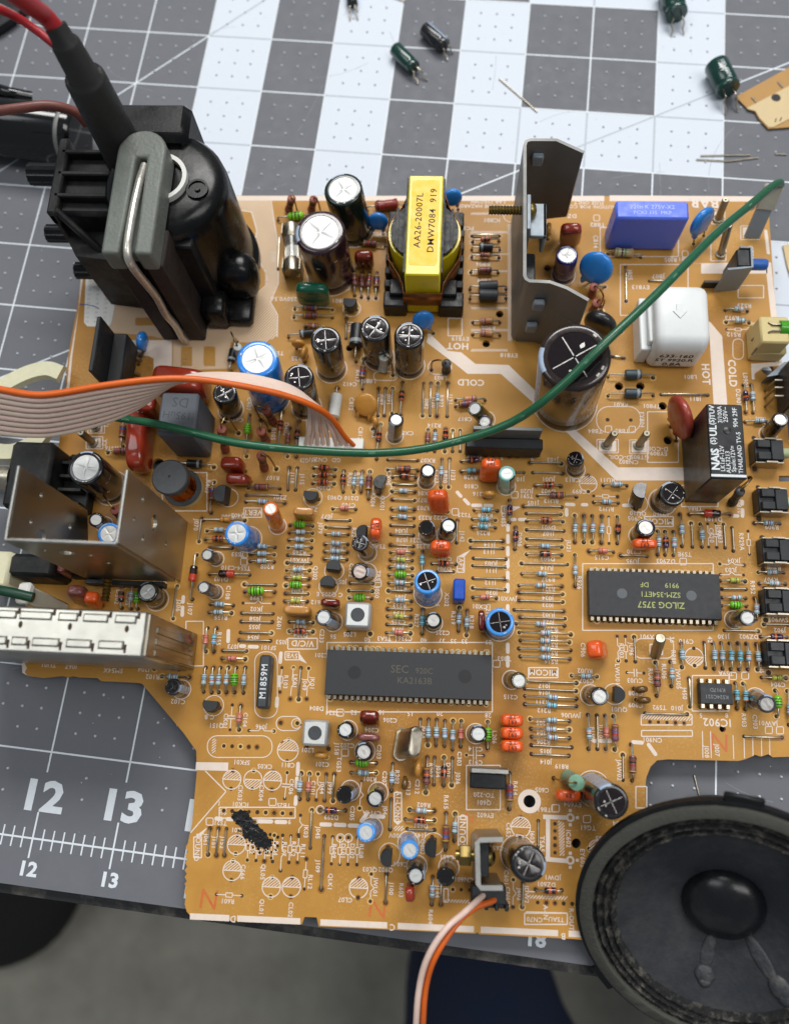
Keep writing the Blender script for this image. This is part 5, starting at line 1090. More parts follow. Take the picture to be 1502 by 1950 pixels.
mb.box(-1.8, 76, 5, 4, 82, 9, b=.4); mb.box(15.4, 76, 5, 21, 82, 9, b=.4)
mb.build('bobbin', MATS['bakelite'], YT, loc=L0)
for s_, xx in ((-1, -3.9), (1, 20.3)):
    for k in range(5):
        mb = MB(); mb.box(xx, 80.5+5*k, 0, xx+2.8, 83.3+5*k, 6.2, b=.3); mb.build('terminal_rib', MATS['bakelite'], YT, loc=L0)
mb = MB(); mb.prism(pl, 4, 18.4); mb.build('winding', MATS['tape_yellow'], YT, loc=L0)
band = [(3.3, 73.2), (3.0, 76.5), (1.5, 80), (-2.2, 86), (-2.9, 93), (-2.2, 100), (1.5, 106), (3.0, 110), (3.3, 112.4), (15.8, 112.4), (16.2, 110), (17.6, 106), (21.2, 100), (22, 93), (21.2, 86), (17.6, 80), (16.2, 76.5), (15.8, 73.2)]
vs = [(x, y, z) for z in (6.8, 14.4) for x, y in band]; n = len(band)
mb = MB(); mb.add(vs, [(i, (i+1) % n, n+(i+1) % n, n+i) for i in range(n)]); o = mb.build('copper_band', MATS['copper_foil'], YT, loc=L0)
md = o.modifiers.new('s', 'SOLIDIFY'); md.thickness = .0002
mb = MB()
x0, y0, x1, y1, q = 5.0, 77.5, 14.2, 109.5, 1.1
pts = []
for cx_, cy_, a0 in ((x1-q, y1-q, 0), (x0+q, y1-q, 90), (x0+q, y0+q, 180), (x1-q, y0+q, 270)):
    pts += [(cx_+q*math.cos(math.radians(a0+18*k)), cy_+q*math.sin(math.radians(a0+18*k))) for k in range(6)]
mb.prism(pts, 24.0, 24.06, 0)
mb.text('AA26-20007L', 2.1, TR(7.6, 94.2, 24.09) @ RZ(89), 1, bold=.008, sx=1.12, space=1.1); mb.text('DMW7084  919', 2.1, TR(12.0, 94.2, 24.09) @ RZ(89), 1, bold=.008, sx=1.12, space=1.1)
mb.build('printed_label', [MATS['label_yellow'], MATS['ink_black']], YT, loc=L0, smooth=False)

# ---- bent steel heatsink with power transistor
mat('steel', '#7a7a78', .48, .35, var=.1, scale=90, bump=.05); mat('steel_dark', '#8a939b', .5, .3, var=.1, scale=120); mat('steel_bright', '#a6a5a1', .4, 1.0, var=.1, scale=100, bump=.05); mat('brass', '#94804e', .36, 1.0, var=.15)
HS = part('power_heatsink', 'tall bent steel heatsink plate with two angled wings and a screwed power transistor', (41, 88, 0)); L0 = (41, 88, 0)
def sheet(name, path, z0, z1, th, m, parent, L0, ztop=None):
    """upright bent sheet following a plan path; ztop may give a height per point"""
    mb = MB(); P_ = [Vector((x, y, 0)) for x, y in path]; n = len(P_); nn = []
    for i in range(n):
        d_ = (P_[min(i+1, n-1)]-P_[max(i-1, 0)]).normalized(); nn.append(Vector((-d_.y, d_.x, 0))*th/2)
    zt = ztop or [z1]*n; zb = z0 if isinstance(z0, (list, tuple)) else [z0]*n
    vs = []
    for i in range(n):
        for s_, z_ in ((-1, zb[i]), (1, zb[i]), (1, zt[i]), (-1, zt[i])): vs.append((P_[i].x+nn[i].x*s_, P_[i].y+nn[i].y*s_, z_))
    fs = []
    for i in range(n-1):
        for a, b in ((0, 1), (1, 2), (2, 3), (3, 0)): fs.append((4*i+a, 4*i+b, 4*i+4+b, 4*i+4+a))
    fs += [(0, 3, 2, 1), (4*n-4, 4*n-3, 4*n-2, 4*n-1)]
    mb.add(vs, fs); return mb.build(name, MATS[m], parent, loc=L0, ang=50)
sheet('heatsink_plate', [(59.3, 58.6), (53, 62.5), (48, 64.4), (42, 64.6), (41, 65.3), (40.6, 66.3), (40.4, 90), (40.2, 110.5), (40.6, 112), (42, 112.6), (50, 112.6), (58.2, 108.2)], [6, 0, 0, 0, 0, 0, 0, 0, 0, 0, 0, 8], 38, 1.0, 'steel', HS, L0, [37]*6+[38.5]+[39.5]*5)
for x, y, z_ in ((46, 63.6, 24), (45.5, 63.6, 10), (45, 112, 30)):
    mb = MB(); mb.box(x-1.8, y-1.8, z_, x+1.8, y+.2, z_+4.5, b=.4); mb.build('lanced_tab', MATS['steel_dark'], HS, loc=L0)
mb = MB(); mb.text('DC190A', 1.3, TR(55.4, 60.25, 22) @ RZ(-32) @ RX(90), 0, bold=.01, sx=1.1); mb.build('embossed_code', MATS['steel_dark'], HS, loc=L0, smooth=False)
mb = MB(); mb.box(41.6, 71, 4, 45.6, 84, 22, b=.4); mb.box(41.6, 84, 6, 45, 86, 18, b=.3); mb.build('power_transistor', MATS['epoxy_black'], HS, loc=L0)
mb = MB(); mb.box(41.5, 84.5, 16, 42.8, 97, 34, b=.2); mb.box(42.8, 84, 29.5, 48.0, 96, 31, b=.3); mb.box(46.8, 84, 22, 48.0, 96, 31, b=.3); mb.build('clamp_plate', MATS['steel_dark'], HS, loc=L0)
mb = MB(); mb.lathe([(2.6, 0), (2.5, .8), (1.6, 1.7), (.3, 2.0)], 18, 0, TR(42.8, 92.5, 32) @ RY(90)); mb.build('screw_head', MATS['brass'], HS, loc=L0)
mb = MB()
prof = []
for k in range(22): prof.append((1.5 if k % 2 else 1.15, -k*.48))
mb.lathe(prof[::-1], 12, 0, TR(40, 92.5, 32) @ RY(90)); mb.build('screw_thread', MATS['brass'], HS, loc=L0)

# ---- mains parts on the back right
mat('box_blue', '#5672e2', .4, var=.06, scale=300, bump=.05); mat('ink_pale', '#bfcaf6', .6); mat('block_white', '#e8ebea', .5, var=.03, scale=300, bump=.04)
o = MB().box(72.6, 100.3, .3, 96.4, 107.3, 18, b=.7).build('film_capacitor', MATS['box_blue'], BOARD, loc=(84.5, 104, 0)); tag(o, 'bright blue box film capacitor at the back right')
mb = MB(); mb.text('220n K 275V-X2', 1.5, TR(84.5, 104.8, 18.03), 0); mb.text('PCX2 335  MKP', 1.3, TR(84.5, 102.6, 18.03), 0); mb.text('P', .1, TR(84.5, 104, 18.01), 0); mb.build('printed_value', MATS['ink_pale'], o, loc=(84.5, 104, 0), smooth=False)
LF = part('line_filter_choke', 'white plastic covered choke marked 633-160 with rounded top', (92, 64, 0)); L0 = (92, 64, 0)
mb = MB()
pr = [(55.0, 0), (55.0, 11.5)] + [(60.5-5.5*math.cos(math.radians(a)), 11.5+5.5*math.sin(math.radians(a))) for a in range(15, 90, 15)] + [(74, 17.0), (76.5, 16), (78, 13), (78, 0)]
n = len(pr); xs = (84.6, 101.6)
mb.add([(x, y, z) for x in xs for y, z in pr], [tuple(range(n)), tuple(range(n, 2*n))[::-1]]+[(i, n+i, n+(i+1) % n, (i+1) % n) for i in range(n)])
o = mb.build('cover', MATS['block_white'], LF, loc=L0, ang=30); md = o.modifiers.new('b', 'BEVEL'); md.width = .0026; md.segments = 4; md.limit_method = 'ANGLE'; md.angle_limit = math.radians(40)
mb = MB(); mb.box(81.2, 57, 0, 84.7, 76, 9.5, b=.4); mb.box(83.2, 58.5, 9.5, 84.7, 74, 12.5, b=.4); mb.build('side_flange', MATS['block_white'], LF, loc=L0)
mb = MB()
for s_, h_, zz in (('633-160', 2.0, 9.4), ('ST 9920.R', 1.8, 6.6), ('0.8A', 2.0, 3.7)): mb.text(s_, h_, TR(92.6, 54.94, zz) @ RX(90), 0, bold=.015, sx=1.15)
mb.build('printed_value', MATS['ink_black'], LF, loc=L0, smooth=False)
mb = MB(); mb.prism([(92.0, 64.5), (94.2, 67), (93, 67), (93, 69.5), (91, 69.5), (91, 67), (89.8, 67)], 17.0, 17.25); mb.build('moulded_arrow', MATS['block_white'], LF, loc=L0, smooth=False)
# ---- relay
RL = part('relay', 'black relay box with white printing beside the push switches', (101, 20, 0)); L0 = (101, 20, 0)
mat('relay_black', '#1c1d20', .35, var=.1, scale=300, bump=.03, coat=.1)
mb = MB(); mb.box(95.7, 8.4, .3, 106.1, 31.8, 25, b=.35); mb.lathe([(1.1, 25), (1.1, 25.25), (.5, 25.4)], 16, 0, TR(101.3, 23.4, 0)); mb.build('case', MATS['relay_black'], RL, loc=L0)
mb = MB(); Zr = 25.05
mb.add([(95.9, 9.0, Zr), (105.9, 9.0, Zr), (105.9, 9.75, Zr), (95.9, 9.75, Zr)], [(0, 1, 2, 3)])
for s_, h_, x, y, bold in (('NAiS', 2.2, 97.3, 14.3, .035), ('LK1aF-12V', 1.25, 99.3, 14.6, .008), ('ALK3213', 1.25, 100.9, 13.6, .008), ('Spule:12V=', 1.25, 102.6, 14.6, .008), ('THAILAND TV-5', 1.25, 104.4, 16.6, .008), ('UL', 2.0, 97.2, 23.2, .03), ('(S)', 1.5, 97.2, 20.0, .02), ('(S)', 1.5, 97.2, 26.2, .02), ('TUV', 1.5, 97.2, 29.3, .02), ('3/100A', 1.3, 99.4, 28.4, .008), ('250V~', 1.3, 101.0, 28.4, .008), ('904 29F', 1.35, 103.8, 27.6, .008)):
    mb.text(s_, h_, TR(x, y, Zr) @ RZ(90), 0, bold=bold, sx=1.0)
mb.build('printed_marking', MATS['ink_white'], RL, loc=L0, smooth=False)
# ---- right-hand plates, terminals, connectors
mat('sleeve_translucent', '#bdb9a8', .35, var=.1, scale=300, trans=.15); mat('pot_blue', '#2f62b0', .4, var=.08); mat('cream_plastic', '#cdbb83', .45, var=.06, sss=.1); mat('led_green', '#4fae2c', .2, var=.1, trans=.3)
GT = part('ground_terminal', 'upright sleeved tab terminal holding the green wire at the back right corner', V(1430, 455)); c = V(1430, 452); tp = V(1474, 352, 17)
mb = MB(); M = axis_matrix(c, tp-c, (1, 0, 0)); Lh = (tp-c).length
mb.prism([(-2.6, -.5), (2.6, -.5), (2.6, .5), (-2.6, .5)], 0, Lh*.62, 0, M); mb.box(-3.2, -1.1, Lh*.55, 3.2, 1.1, Lh, b=.5, m=1, M=M); mb.build('tab', [MATS['steel_dark'], MATS['sleeve_translucent']], GT, loc=V(1430, 455))
for t, bx, by, tx, ty in (('Q', 1095, 205, 1140, 90), ('Q', 1110, 405, 1158, 235), ('C', 345, 490, 398, 415), ('C', 548, 492, 602, 415), ('D', 550, 340, 475, 275), ('D', 535, 430, 462, 370)):
    b = at(t, bx, by); h = rise(b, t, tx, ty, 4, 20); tp = at(t, tx, ty, h); mb = MB(); M = axis_matrix(b, tp-b); L_ = (tp-b).length
    mb.lathe([(1.75, 0), (1.75, .8), (1.25, 1.0), (1.2, L_-.4), (.95, L_), (.3, L_), (.3, L_-.5)], 16, 0, M); mb.build('terminal_post', MATS['tin_dull'], BOARD, loc=b)
PO = part('preset_control', 'small metal bracket with black body and blue shaft at the right edge', V(1400, 540)); L0 = V(1400, 540)
a = V(1412, 482, 14); sheet('bracket', [(a.x-5, a.y-6), (a.x, a.y-5.4), (a.x+3.0, a.y-5), (a.x+3.2, a.y+2.2), (a.x-.4, a.y+2.4)], 0, 14, .7, 'steel_dark', PO, L0)
mb = MB(); mb.box(a.x-1.6, a.y-4.6, .5, a.x+2.7, a.y+1.8, 13.6, b=.4); mb.box(a.x-9, a.y-4.6, 0, a.x-1.5, a.y-3.8, 3.5); mb.build('body', MATS['epoxy_black'], PO, loc=L0)
mb = MB(); mb.lathe([(1.9, 0), (1.9, 5.6), (1.6, 6.2)], 20, 0, TR(a.x+3.2, a.y-1.6, 10) @ RY(90)); mb.build('shaft', MATS['pot_blue'], PO, loc=L0)
LEDC = part('led_holder', 'cream plastic lamp holder with two bent leads and green lamp at the right edge', V(1455, 660)); L0 = V(1455, 660)
a = V(1422, 688, 0); b = V(1466, 688, 0)
mb = MB(); t0 = V(1468, 610, 12); t1 = V(1494, 640, 12)
mb.box(a.x, a.y, .2, b.x+3, t1.y+8, 6, b=.5); mb.box(t0.x-4.2, a.y+.2, 5.5, t0.x+5, t0.y+1, 13, b=.6); mb.build('holder', MATS['cream_plastic'], LEDC, loc=L0)
for k, (y1, y2) in enumerate(((645, 618), (672, 630))):
    mb = MB(); mb.tube([V(1430, y1+4, 6.3), V(1464, y2-4 if k == 0 else y2+2, 13.3), V(1470, y2, 13.5), V(1496, y2, 13.5)], .32, 7); mb.build('lead', MATS['tin_dull'], LEDC, loc=L0)
mb = MB(); c = V(1506, 626, 12); mb.lathe([(2.6, 0), (2.6, 4), (2.2, 6), (.4, 7)], 18, 0, TR(c.x-4, c.y, 12) @ RY(90)); mb.build('lamp', MATS['led_green'], LEDC, loc=L0)
IRR = part('remote_receiver', 'metal-cased remote receiver with three bent legs at the right edge', V(1490, 740)); L0 = V(1490, 740)
c = V(1503, 740, 8); mb = MB(); mb.box(c.x-1.2, c.y-8, .5, c.x+9, c.y+8.5, 13, b=.5); mb.build('case', MATS['steel_bright'], IRR, loc=L0)
mb = MB(); mb.box(c.x-1.9, c.y-7, 2, c.x-1.1, c.y+7, 12.5, b=.2); mb.build('face', MATS['epoxy_black'], IRR, loc=L0)
for y_ in (738, 752, 768):
    mb = MB(); mb.tube([V(1478, y_-14, 7.5)+Vector((4, 0, 0)), V(1476, y_-14, 7), V(1456, y_+5, .5), V(1455, y_+6, -.3)], .45, 7); mb.build('lead', MATS['tin_dull'], IRR, loc=L0)
mb = MB(); mb.prism([tuple(V(1447, 730, 0).xy), tuple(V(1480, 702, 0).xy), tuple(V(1492, 702, 0).xy), tuple(V(1470, 726, 0).xy)], .1, 5); mb.build('shield_plate', MATS['steel_dark'], IRR, loc=L0)
# ---- push switches along the right edge
mat('switch_black', '#222427', .4, var=.15, scale=400, bump=.1); mat('switch_button', '#a4ab86', .45)
SWL = ('topmost', 'second', 'third', 'fourth', 'lowest')
for k, (x, y) in enumerate(((1462, 858), (1470, 952), (1478, 1048), (1483, 1145), (1488, 1245))):
    c = V(x, y, 5.5); L0 = (c.x, c.y, 0)
    PS = part('push_switch', SWL[k]+' black push switch of the column along the right edge', L0)
    mb = MB(); mb.box(c.x-4.2, c.y-3.6, .4, c.x+4.6, c.y+3.6, 5.2, b=.25); mb.box(c.x-3.6, c.y+.7, 5, c.x+.4, c.y+3.3, 6.6, b=.2); mb.box(c.x-3.6, c.y-3.3, 5, c.x+.4, c.y-.7, 6.6, b=.2); mb.box(c.x+.6, c.y-3.3, 5, c.x+4.4, c.y+3.3, 6.4, b=.2); mb.build('body', MATS['switch_black'], PS, loc=L0)
    for s_ in (-1, 1):
        mb = MB(); mb.box(c.x-4.0, c.y+s_*3.9-.2, .1, c.x+4.6, c.y+s_*3.9+.2, 5.4); mb.box(c.x-1, c.y+s_*3.9-.25, 5.2, c.x+2.5, c.y+s_*3.9+.25, 6.2); mb.build('metal_side', MATS['tin'], PS, loc=L0)
    mb = MB(); mb.lathe([(1.7, 0), (1.7, 2.2), (1.4, 2.6)], 16, 0, TR(c.x+4.6, c.y, 3.4) @ RY(90)); mb.build('button', MATS['switch_button'], PS, loc=L0)
    hole(V(x-28, y-24), .8); hole(V(x-26, y+36), .8)
# ---- chips
mat('chip_black', '#2e2f32', .5, var=.08, scale=700, bump=.12, bscale=5000); mat('chip_dim', '#5a5648', .6); mat('ink_green', '#a9b06c', .6); mat('chip_pit', '#1d1e20', .5)
def dip(name, label, tl, tr, bl, n, texts, ink, pits, pinw=.9, over=1.4, htop=4.6, bodyin=.9, notch='l'):
    A_, B_, C_ = V(*tl), V(*tr), V(*bl); u = (B_-A_); pitch = u.length/(n-1); u.normalize(); v_ = Vector((-u.y, u.x, 0)); W_ = abs((C_-A_).dot(v_)); c = (A_+B_)/2-v_*W_/2
    ang = math.degrees(math.atan2(u.y, u.x)); M = TR(c.x, c.y, 0) @ RZ(ang); L_ = (n-1)*pitch+over*2
    P_ = part(name, label, c)
    hw = W_/2-bodyin; mb = MB()
    for z0, z1, a, b in ((.7, 2.4, .25, 0), (2.6, htop, 0, .25)):
        q0, q1 = (hw-a, hw-b)
        mb.add([(s1*(L_/2-a), s2*(hw-a), z0) for s1, s2 in ((-1, -1), (1, -1), (1, 1), (-1, 1))]+[(s1*(L_/2-b), s2*(hw-b), z1) for s1, s2 in ((-1, -1), (1, -1), (1, 1), (-1, 1))],
               [(3, 2, 1, 0), (4, 5, 6, 7), (0, 1, 5, 4), (1, 2, 6, 5), (2, 3, 7, 6), (3, 0, 4, 7)], 0, M)
    mb.box(-L_/2+.1, -hw+.1, 2.3, L_/2-.1, hw-.1, 2.7, M=M)
    mb.build('body', MATS['chip_black'], P_, loc=c, smooth=False)
    mb = MB(); mb.v = []
    for s2 in (-1, 1):
        me_ = MB(); me_.box(-pinw/2, min(0, -s2*.9), 1.2, pinw/2, max(0, -s2*.9), 2.5); me_.box(-pinw/2, -.22, -.3, pinw/2, .22, 2.45)
        pm = mesh_from(me_.v, me_.f, me_.m, MATS['tin'], 'pin', smooth=False)
        for k in range(n):
            p_ = M @ Vector((-(n-1)*pitch/2+k*pitch, s2*W_/2, 0)); link('pin', pm, P_, p_, math.radians(ang)); hole(p_+Vector((0, 0, 0)), .55)
    mb = MB()
    for s_, h_, x, y, rot, bd in texts: mb.text(s_, h_, M @ TR(x, y, htop+.03) @ RZ(rot), 0, bold=bd, sx=1.0)
    mb.build('printed_marking', MATS[ink], P_, loc=c, smooth=False)
    for x, r_, mt in pits:
        m2 = MB(); m2.disc((0, 0), r_, 0, 24); m3 = MB(); m3.add(m2.v, m2.f, 0, M @ TR(x, 0, htop+.02)); m3.build('mould_mark', MATS[mt], P_, loc=c, smooth=False)
    return P_, M
mat('chip_pit_grey', '#5b5f63', .5)
dip('microchip', 'long black chip marked SEC KA2163B at the board centre', (634, 1233), (926, 1243), (629, 1330), 28, [('SEC', 2.3, -2.6, 1.5, 0, 0), ('920C', 1.7, 4.8, 1.2, 0, 0), ('KA2163B', 1.9, 2.0, -1.8, 0, 0)], 'chip_dim', [(-16.2, 2.0, 'chip_pit'), (17, 2.0, 'chip_pit')])
dip('microchip', 'black chip marked ZiLOG SZM-354ET1 right of the centre', (1122, 1085), (1351, 1092), (1126, 1182), 21, [('ZiLOG 3757', 1.9, 1.8, -3.2, 180, .012), ('SZM-354ET1', 1.6, 1.7, 0, 180, .008), ('9919        DF', 1.5, 1.6, 2.9, 180, .008)], 'ink_green', [(-9.8, 1.55, 'chip_pit_grey'), (11, 1.55, 'chip_pit_grey')])
dip('microchip', 'small eight-pin memory chip marked KS24C021 at the lower right', (1330, 1295), (1377, 1297), (1332, 1347), 4, [('KS24C021', 1.1, 0, -1.0, 180, 0), ('K917D', 1.1, .3, 1.0, 180, 0)], 'ink_grey', [], over=1.2, htop=4.0)
# ---- upright audio/vertical chip with metal tab
VI = part('upright_chip', 'upright black chip with a steel tab beneath the green wire', V(955, 868)); L0 = V(955, 868)
a, b = V(884, 862), V(1026, 862)
mb = MB(); mb.box(a.x, a.y-1.6, 1.5, b.x, a.y+2.0, 9.5, b=.4); mb.build('body', MATS['epoxy_black'], VI, loc=L0)
mb = MB(); mb.box(a.x+2, a.y+2.05, 2, b.x-1, a.y+3.3, 16, b=.15); mb.build('tab', MATS['steel'], VI, loc=L0)
for k in range(9):
    q = V(893+15.2*k, 868); mb = MB(); mb.box(q.x-.3, q.y-.2, -.3, q.x+.3, q.y+.2, 2); mb.build('pin', MATS['tin'], VI, loc=L0); hole(q)
# ---- tuner can
mat('tuner_steel', '#bdbab0', .34, 1.0, var=.12, scale=120, bump=.06, dust=.2); mat('tuner_side', '#8d867a', .2, 1.0, var=.04, scale=200)
TN = part('tuner', 'long bright tin-plated tuner box with folded tabs along the left edge', (-85, -45.5, 0)); L0 = (-85, -45.5, 0)
mb = MB(); mb.box(-122, -51.4, 2, -57.3, -39.6, 45, b=.5); mb.build('case', MATS['tuner_steel'], TN, loc=L0)
mb = MB(); mb.box(-57.5, -51.0, .5, -56.6, -40, 44, b=.2); mb.build('end_wall', MATS['tuner_side'], TN, loc=L0)
mat('gap_grey', '#4a463f', .5)
tabs = [(-96.8, -92), (-91, -82.5), (-80.6, -75.6), (-74, -67.5), (-65.5, -60)]
for k, (xa, xb) in enumerate(tabs):
    mb = MB(); mb.box(xa-.14, -42.95, 44.8, xb+.14, -40.7, 45.04); mb.build('tab_gap', MATS['gap_grey'], TN, loc=L0); mb = MB(); mb.box(xa, -42.8, 44.6, xb, -40.8, 45.45, b=.3); mb.build('folded_tab', MATS['tuner_steel'], TN, loc=L0)
    mb = MB(); mb.box(xb+.2, -41.6, 44.8, xb+.9, -40.1, 45.12); mb.build('tab_slot', MATS['hole_dark'], TN, loc=L0)
for k, (xa, xb) in enumerate(((-96, -93.5), (-92, -88), (-86.5, -79.5), (-77.5, -71), (-69, -62.5))):
    mb = MB(); mb.box(xa-.14, -49.74, 44.8, xb+.14, -47.46, 45.04); mb.build('tab_gap', MATS['gap_grey'], TN, loc=L0); mb = MB(); mb.box(xa, -49.6, 44.6, xb, -47.6, 45.45, b=.3); mb.build('folded_tab', MATS['tuner_steel'], TN, loc=L0)
    mb = MB(); mb.box(xb+.2, -50.5, 44.8, xb+.8, -48.3, 45.12); mb.build('tab_slot', MATS['hole_dark'], TN, loc=L0)
for x in (-90.5, -77.3, -62.2):
    mb = MB(); mb.disc((x, -44.3), .55, 45.06, 12, sy=1.7); mb.build('vent_hole', MATS['hole_dark'], TN, loc=L0, smooth=False)
for y_ in (-43.5, -46.5, -49.5):
    mb = MB(); mb.box(-56.7, y_-.9, 4, -56.2, y_+.9, 38, b=.15); mb.build('end_louvre', MATS['tuner_side'], TN, loc=L0)
# ---- U-shaped heatsink
UH = part('vertical_heatsink', 'U-shaped thin steel heatsink with drilled holes on the left side', (-80, -14, 0)); L0 = (-80, -14, 0)
mat('steel_warm', '#a5a196', .36, 1.0, var=.1, scale=60, bump=.04)
def uplate(pa, pb, h0, h1, z0a, z0b, holes_):
    """thin upright plate from pa to pb with round holes, as one solid with recessed discs"""
    mb = MB(); a, b = Vector((*pa, 0)), Vector((*pb, 0)); u = (b-a); L_ = u.length; u.normalize(); n_ = Vector((-u.y, u.x, 0))
    bm = bmesh.new(); es = []
    def lp(pts):
        vs = [bm.verts.new((x, z, 0)) for x, z in pts]; return [bm.edges.new((vs[i], vs[(i+1) % len(vs)])) for i in range(len(vs))]
    es += lp([(0, z0a), (L_, z0b), (L_, h1), (0, h0)])
    for x, z, r_ in holes_: es += lp([(x+r_*math.cos(k*math.pi/8), z+r_*math.sin(k*math.pi/8)) for k in range(16)])
    bmesh.ops.triangle_fill(bm, use_beauty=True, edges=es)
    ex = bmesh.ops.extrude_face_region(bm, geom=list(bm.faces)); bmesh.ops.translate(bm, verts=[g for g in ex['geom'] if isinstance(g, bmesh.types.BMVert)], vec=(0, 0, 1.1))
    bmesh.ops.recalc_face_normals(bm, faces=bm.faces); bm.verts.index_update()
    M = Matrix(((u.x, 0, n_.x, a.x), (u.y, 0, n_.y, a.y), (0, 1, 0, 0), (0, 0, 0, 1)))
    mb.add([v.co[:] for v in bm.verts], [[v.index for v in f_.verts] for f_ in bm.faces], 0, M); bm.free(); return mb
uplate((-94.6, -3.6), (-94.6, -23.4), 53, 53, 10, 2, [(4, 40, .9), (8, 20, 1.0), (12.5, 43, .9), (15.3, 36, 2.6), (17.6, 42, .8)]).build('left_wing', MATS['steel_warm'], UH, loc=L0, ang=30)
uplate((-93.9, -24.2), (-65, -24.2), 53, 53, 3, 3, [(6, 44, .8), (11, 42, 2.4), (17, 40, .9), (18, 30, .9)]).build('front_wall', MATS['steel_warm'], UH, loc=L0, ang=30)
uplate((-64.2, -23.4), (-64.2, -3.8), 53, 53, 0, 0, [(5, 37, 1.0), (8, 18, .9), (11.5, 30, 2.4), (15.5, 41, 1.0), (8.5, 45, .8)]).build('right_wing', MATS['steel_warm'], UH, loc=L0, ang=30)
mb = MB(); mb.tube(arc_pts([(-94.05, -3.6, 53.1), (-94.05, -22, 53.1), (-93.4, -23.5, 53.1), (-91.5, -23.7, 53.1), (-67, -23.7, 53.1), (-65.3, -23.3, 53.1), (-64.75, -21.6, 53.1), (-64.75, -3.8, 53.1)], 5), .5, 8); mb.build('rim', MATS['steel_bright'], UH, loc=L0)
mb = MB(); mb.box(-93, -26.2, 1, -68, -24.6, 5, b=.2); mb.build('vertical_chip', MATS['epoxy_black'], UH, loc=L0)
mb = MB(); prof = [(1.4 if k % 2 else 1.0, k*.55) for k in range(14)]; q = at('E', 625, 130, 8); mb.lathe(prof, 12, 0, TR(q.x, -24.8, 8) @ RX(90)); mb.build('screw', MATS['brass'], UH, loc=L0)
# ---- socket blocks on the left edge
for (x, y, yl, lab) in ((35, 845, 985, 'upper black socket block at the left edge behind the U-shaped heatsink'), (12, 1060, 1115, 'lower black socket block at the left edge, in front of the U-shaped heatsink')):
    p_ = V(105, y+15, 14); q = V(105, yl-15, 14); SB = part('socket_block', lab, (p_.x-8, p_.y, 0)); L0 = (p_.x-8, p_.y, 0)
    mb = MB(); mb.box(p_.x-14, q.y, 0, p_.x, p_.y+3, 15, b=1.2); mb.box(p_.x, q.y+2, 0, p_.x+9, p_.y+1, 5, b=.5)
    for k in range(4): mb.box(p_.x+.2, q.y+3+k*(p_.y-q.y)/4.2, 4, p_.x+8, q.y+4.2+k*(p_.y-q.y)/4.2, 9, b=.2)
    mb.box(p_.x+2, p_.y-.5, 4, p_.x+12, p_.y+1.5, 8, b=.6)
    mb.build('housing', MATS['fbt_matte'], SB, loc=L0)
    if y == 845:
        mb = MB(); mb.lathe([(4.2, 0), (4.2, 9), (3.6, 9.5), (2.6, 9.5), (2.6, 5)], 24, 0, TR(p_.x-13.5, (p_.y+q.y)/2+1, 11) @ RY(-90)); mb.build('socket_barrel', MATS['tin'], SB, loc=L0)
# ---- power transistor on the left, grey coil block, drum coil, fuse
PT = part('power_transistor', 'flat black power transistor standing at the left edge behind the ribbon cable', V(235, 725)); L0 = V(235, 725)
c = V(180, 640, 16); b = V(250, 715)
mb = MB(); mb.box(b.x-2.8, b.y-9, 2, b.x+2.2, b.y+9.5, 12.5, b=.5); mb.box(b.x-4.2, b.y-9.5, 2, b.x-2.6, b.y+10, 23, b=.4); mb.build('body', MATS['epoxy_black'], PT, loc=L0)
mb = MB(); mb.box(b.x-2.65, b.y-1, 17, b.x-2.5, b.y+1.6, 20); mb.build('mounting_hole', MATS['chip_pit'], PT, loc=L0, smooth=False)
for k in (-1, 0, 1): mb = MB(); mb.tube([(b.x+1.5, b.y+5.4*k, 3), (b.x+3, b.y+5.4*k, 1), (b.x+3, b.y+5.4*k, -.3)], .55, 6); mb.build('lead', MATS['tin'], PT, loc=L0)
mat('coil_grey', '#5a5f66', .55, var=.08, scale=400, bump=.1)
GC = part('coil_block', 'grey square coil block embossed DS 195uH', (-64.5, 26, 0)); L0 = (-64.5, 26, 0)
mb = MB(); mb.box(-70.8, 18.6, .3, -58.8, 33, 20.5, b=.7); mb.build('case', MATS['coil_grey'], GC, loc=L0)
mat('coil_emboss', '#454a50', .6); mb = MB(); mb.text('DS', 3.2, TR(-64.4, 29.6, 20.54) @ RZ(176), 0); mb.text('.195uH', 2.4, TR(-64.6, 25.2, 20.54) @ RZ(176), 0); mb.build('embossed_marking', MATS['coil_emboss'], GC, loc=L0, smooth=False)
DC = part('drum_coil', 'drum-shaped ferrite coil with copper winding beside the U-shaped heatsink', V(350, 935)); L0 = V(350, 935)
b = at('D', 1060, 700); tp = at('D', 970, 625, 17); M = axis_matrix(b, tp-b); L_ = (tp-b).length
mb = MB(); mb.lathe([(6.0, 0), (6.2, .5), (6.2, 3), (4, 3.4), (4, L_-4), (4.2, L_-3.5), (5.6, L_-3.2), (5.7, L_-.5), (5.3, L_), (.5, L_), (.5, L_-.4)], 28, 0, M); mb.build('ferrite_drum', MATS['ferrite'], DC, loc=L0)
mat('copper_wire', '#a8622e', .3, 1.0, var=.1)
mb = MB(); mb.lathe([(4.6 + (.25 if k % 2 else 0), 3.4+k*(L_-7.2)/17) for k in range(18)], 24, 0, M); mb.build('winding', MATS['copper_wire'], DC, loc=L0, ang=20)
mb = MB(); mb.lathe([(6.35, .2), (6.35, 3.2)], 28, 0, M, False, False); mb.build('printed_base', MATS['cream_plastic'], DC, loc=L0)
FU = part('glass_fuse', 'glass tube fuse in spring clips beside the maroon capacitor', at('P', 165, 400)); L0 = at('P', 165, 400)
mat('fuse_glass', '#d8dcd8', .05, var=.02, trans=.9, ior=1.45)
a, b = at('P', 165, 240, 5), at('P', 170, 510, 5); u = (b-a)
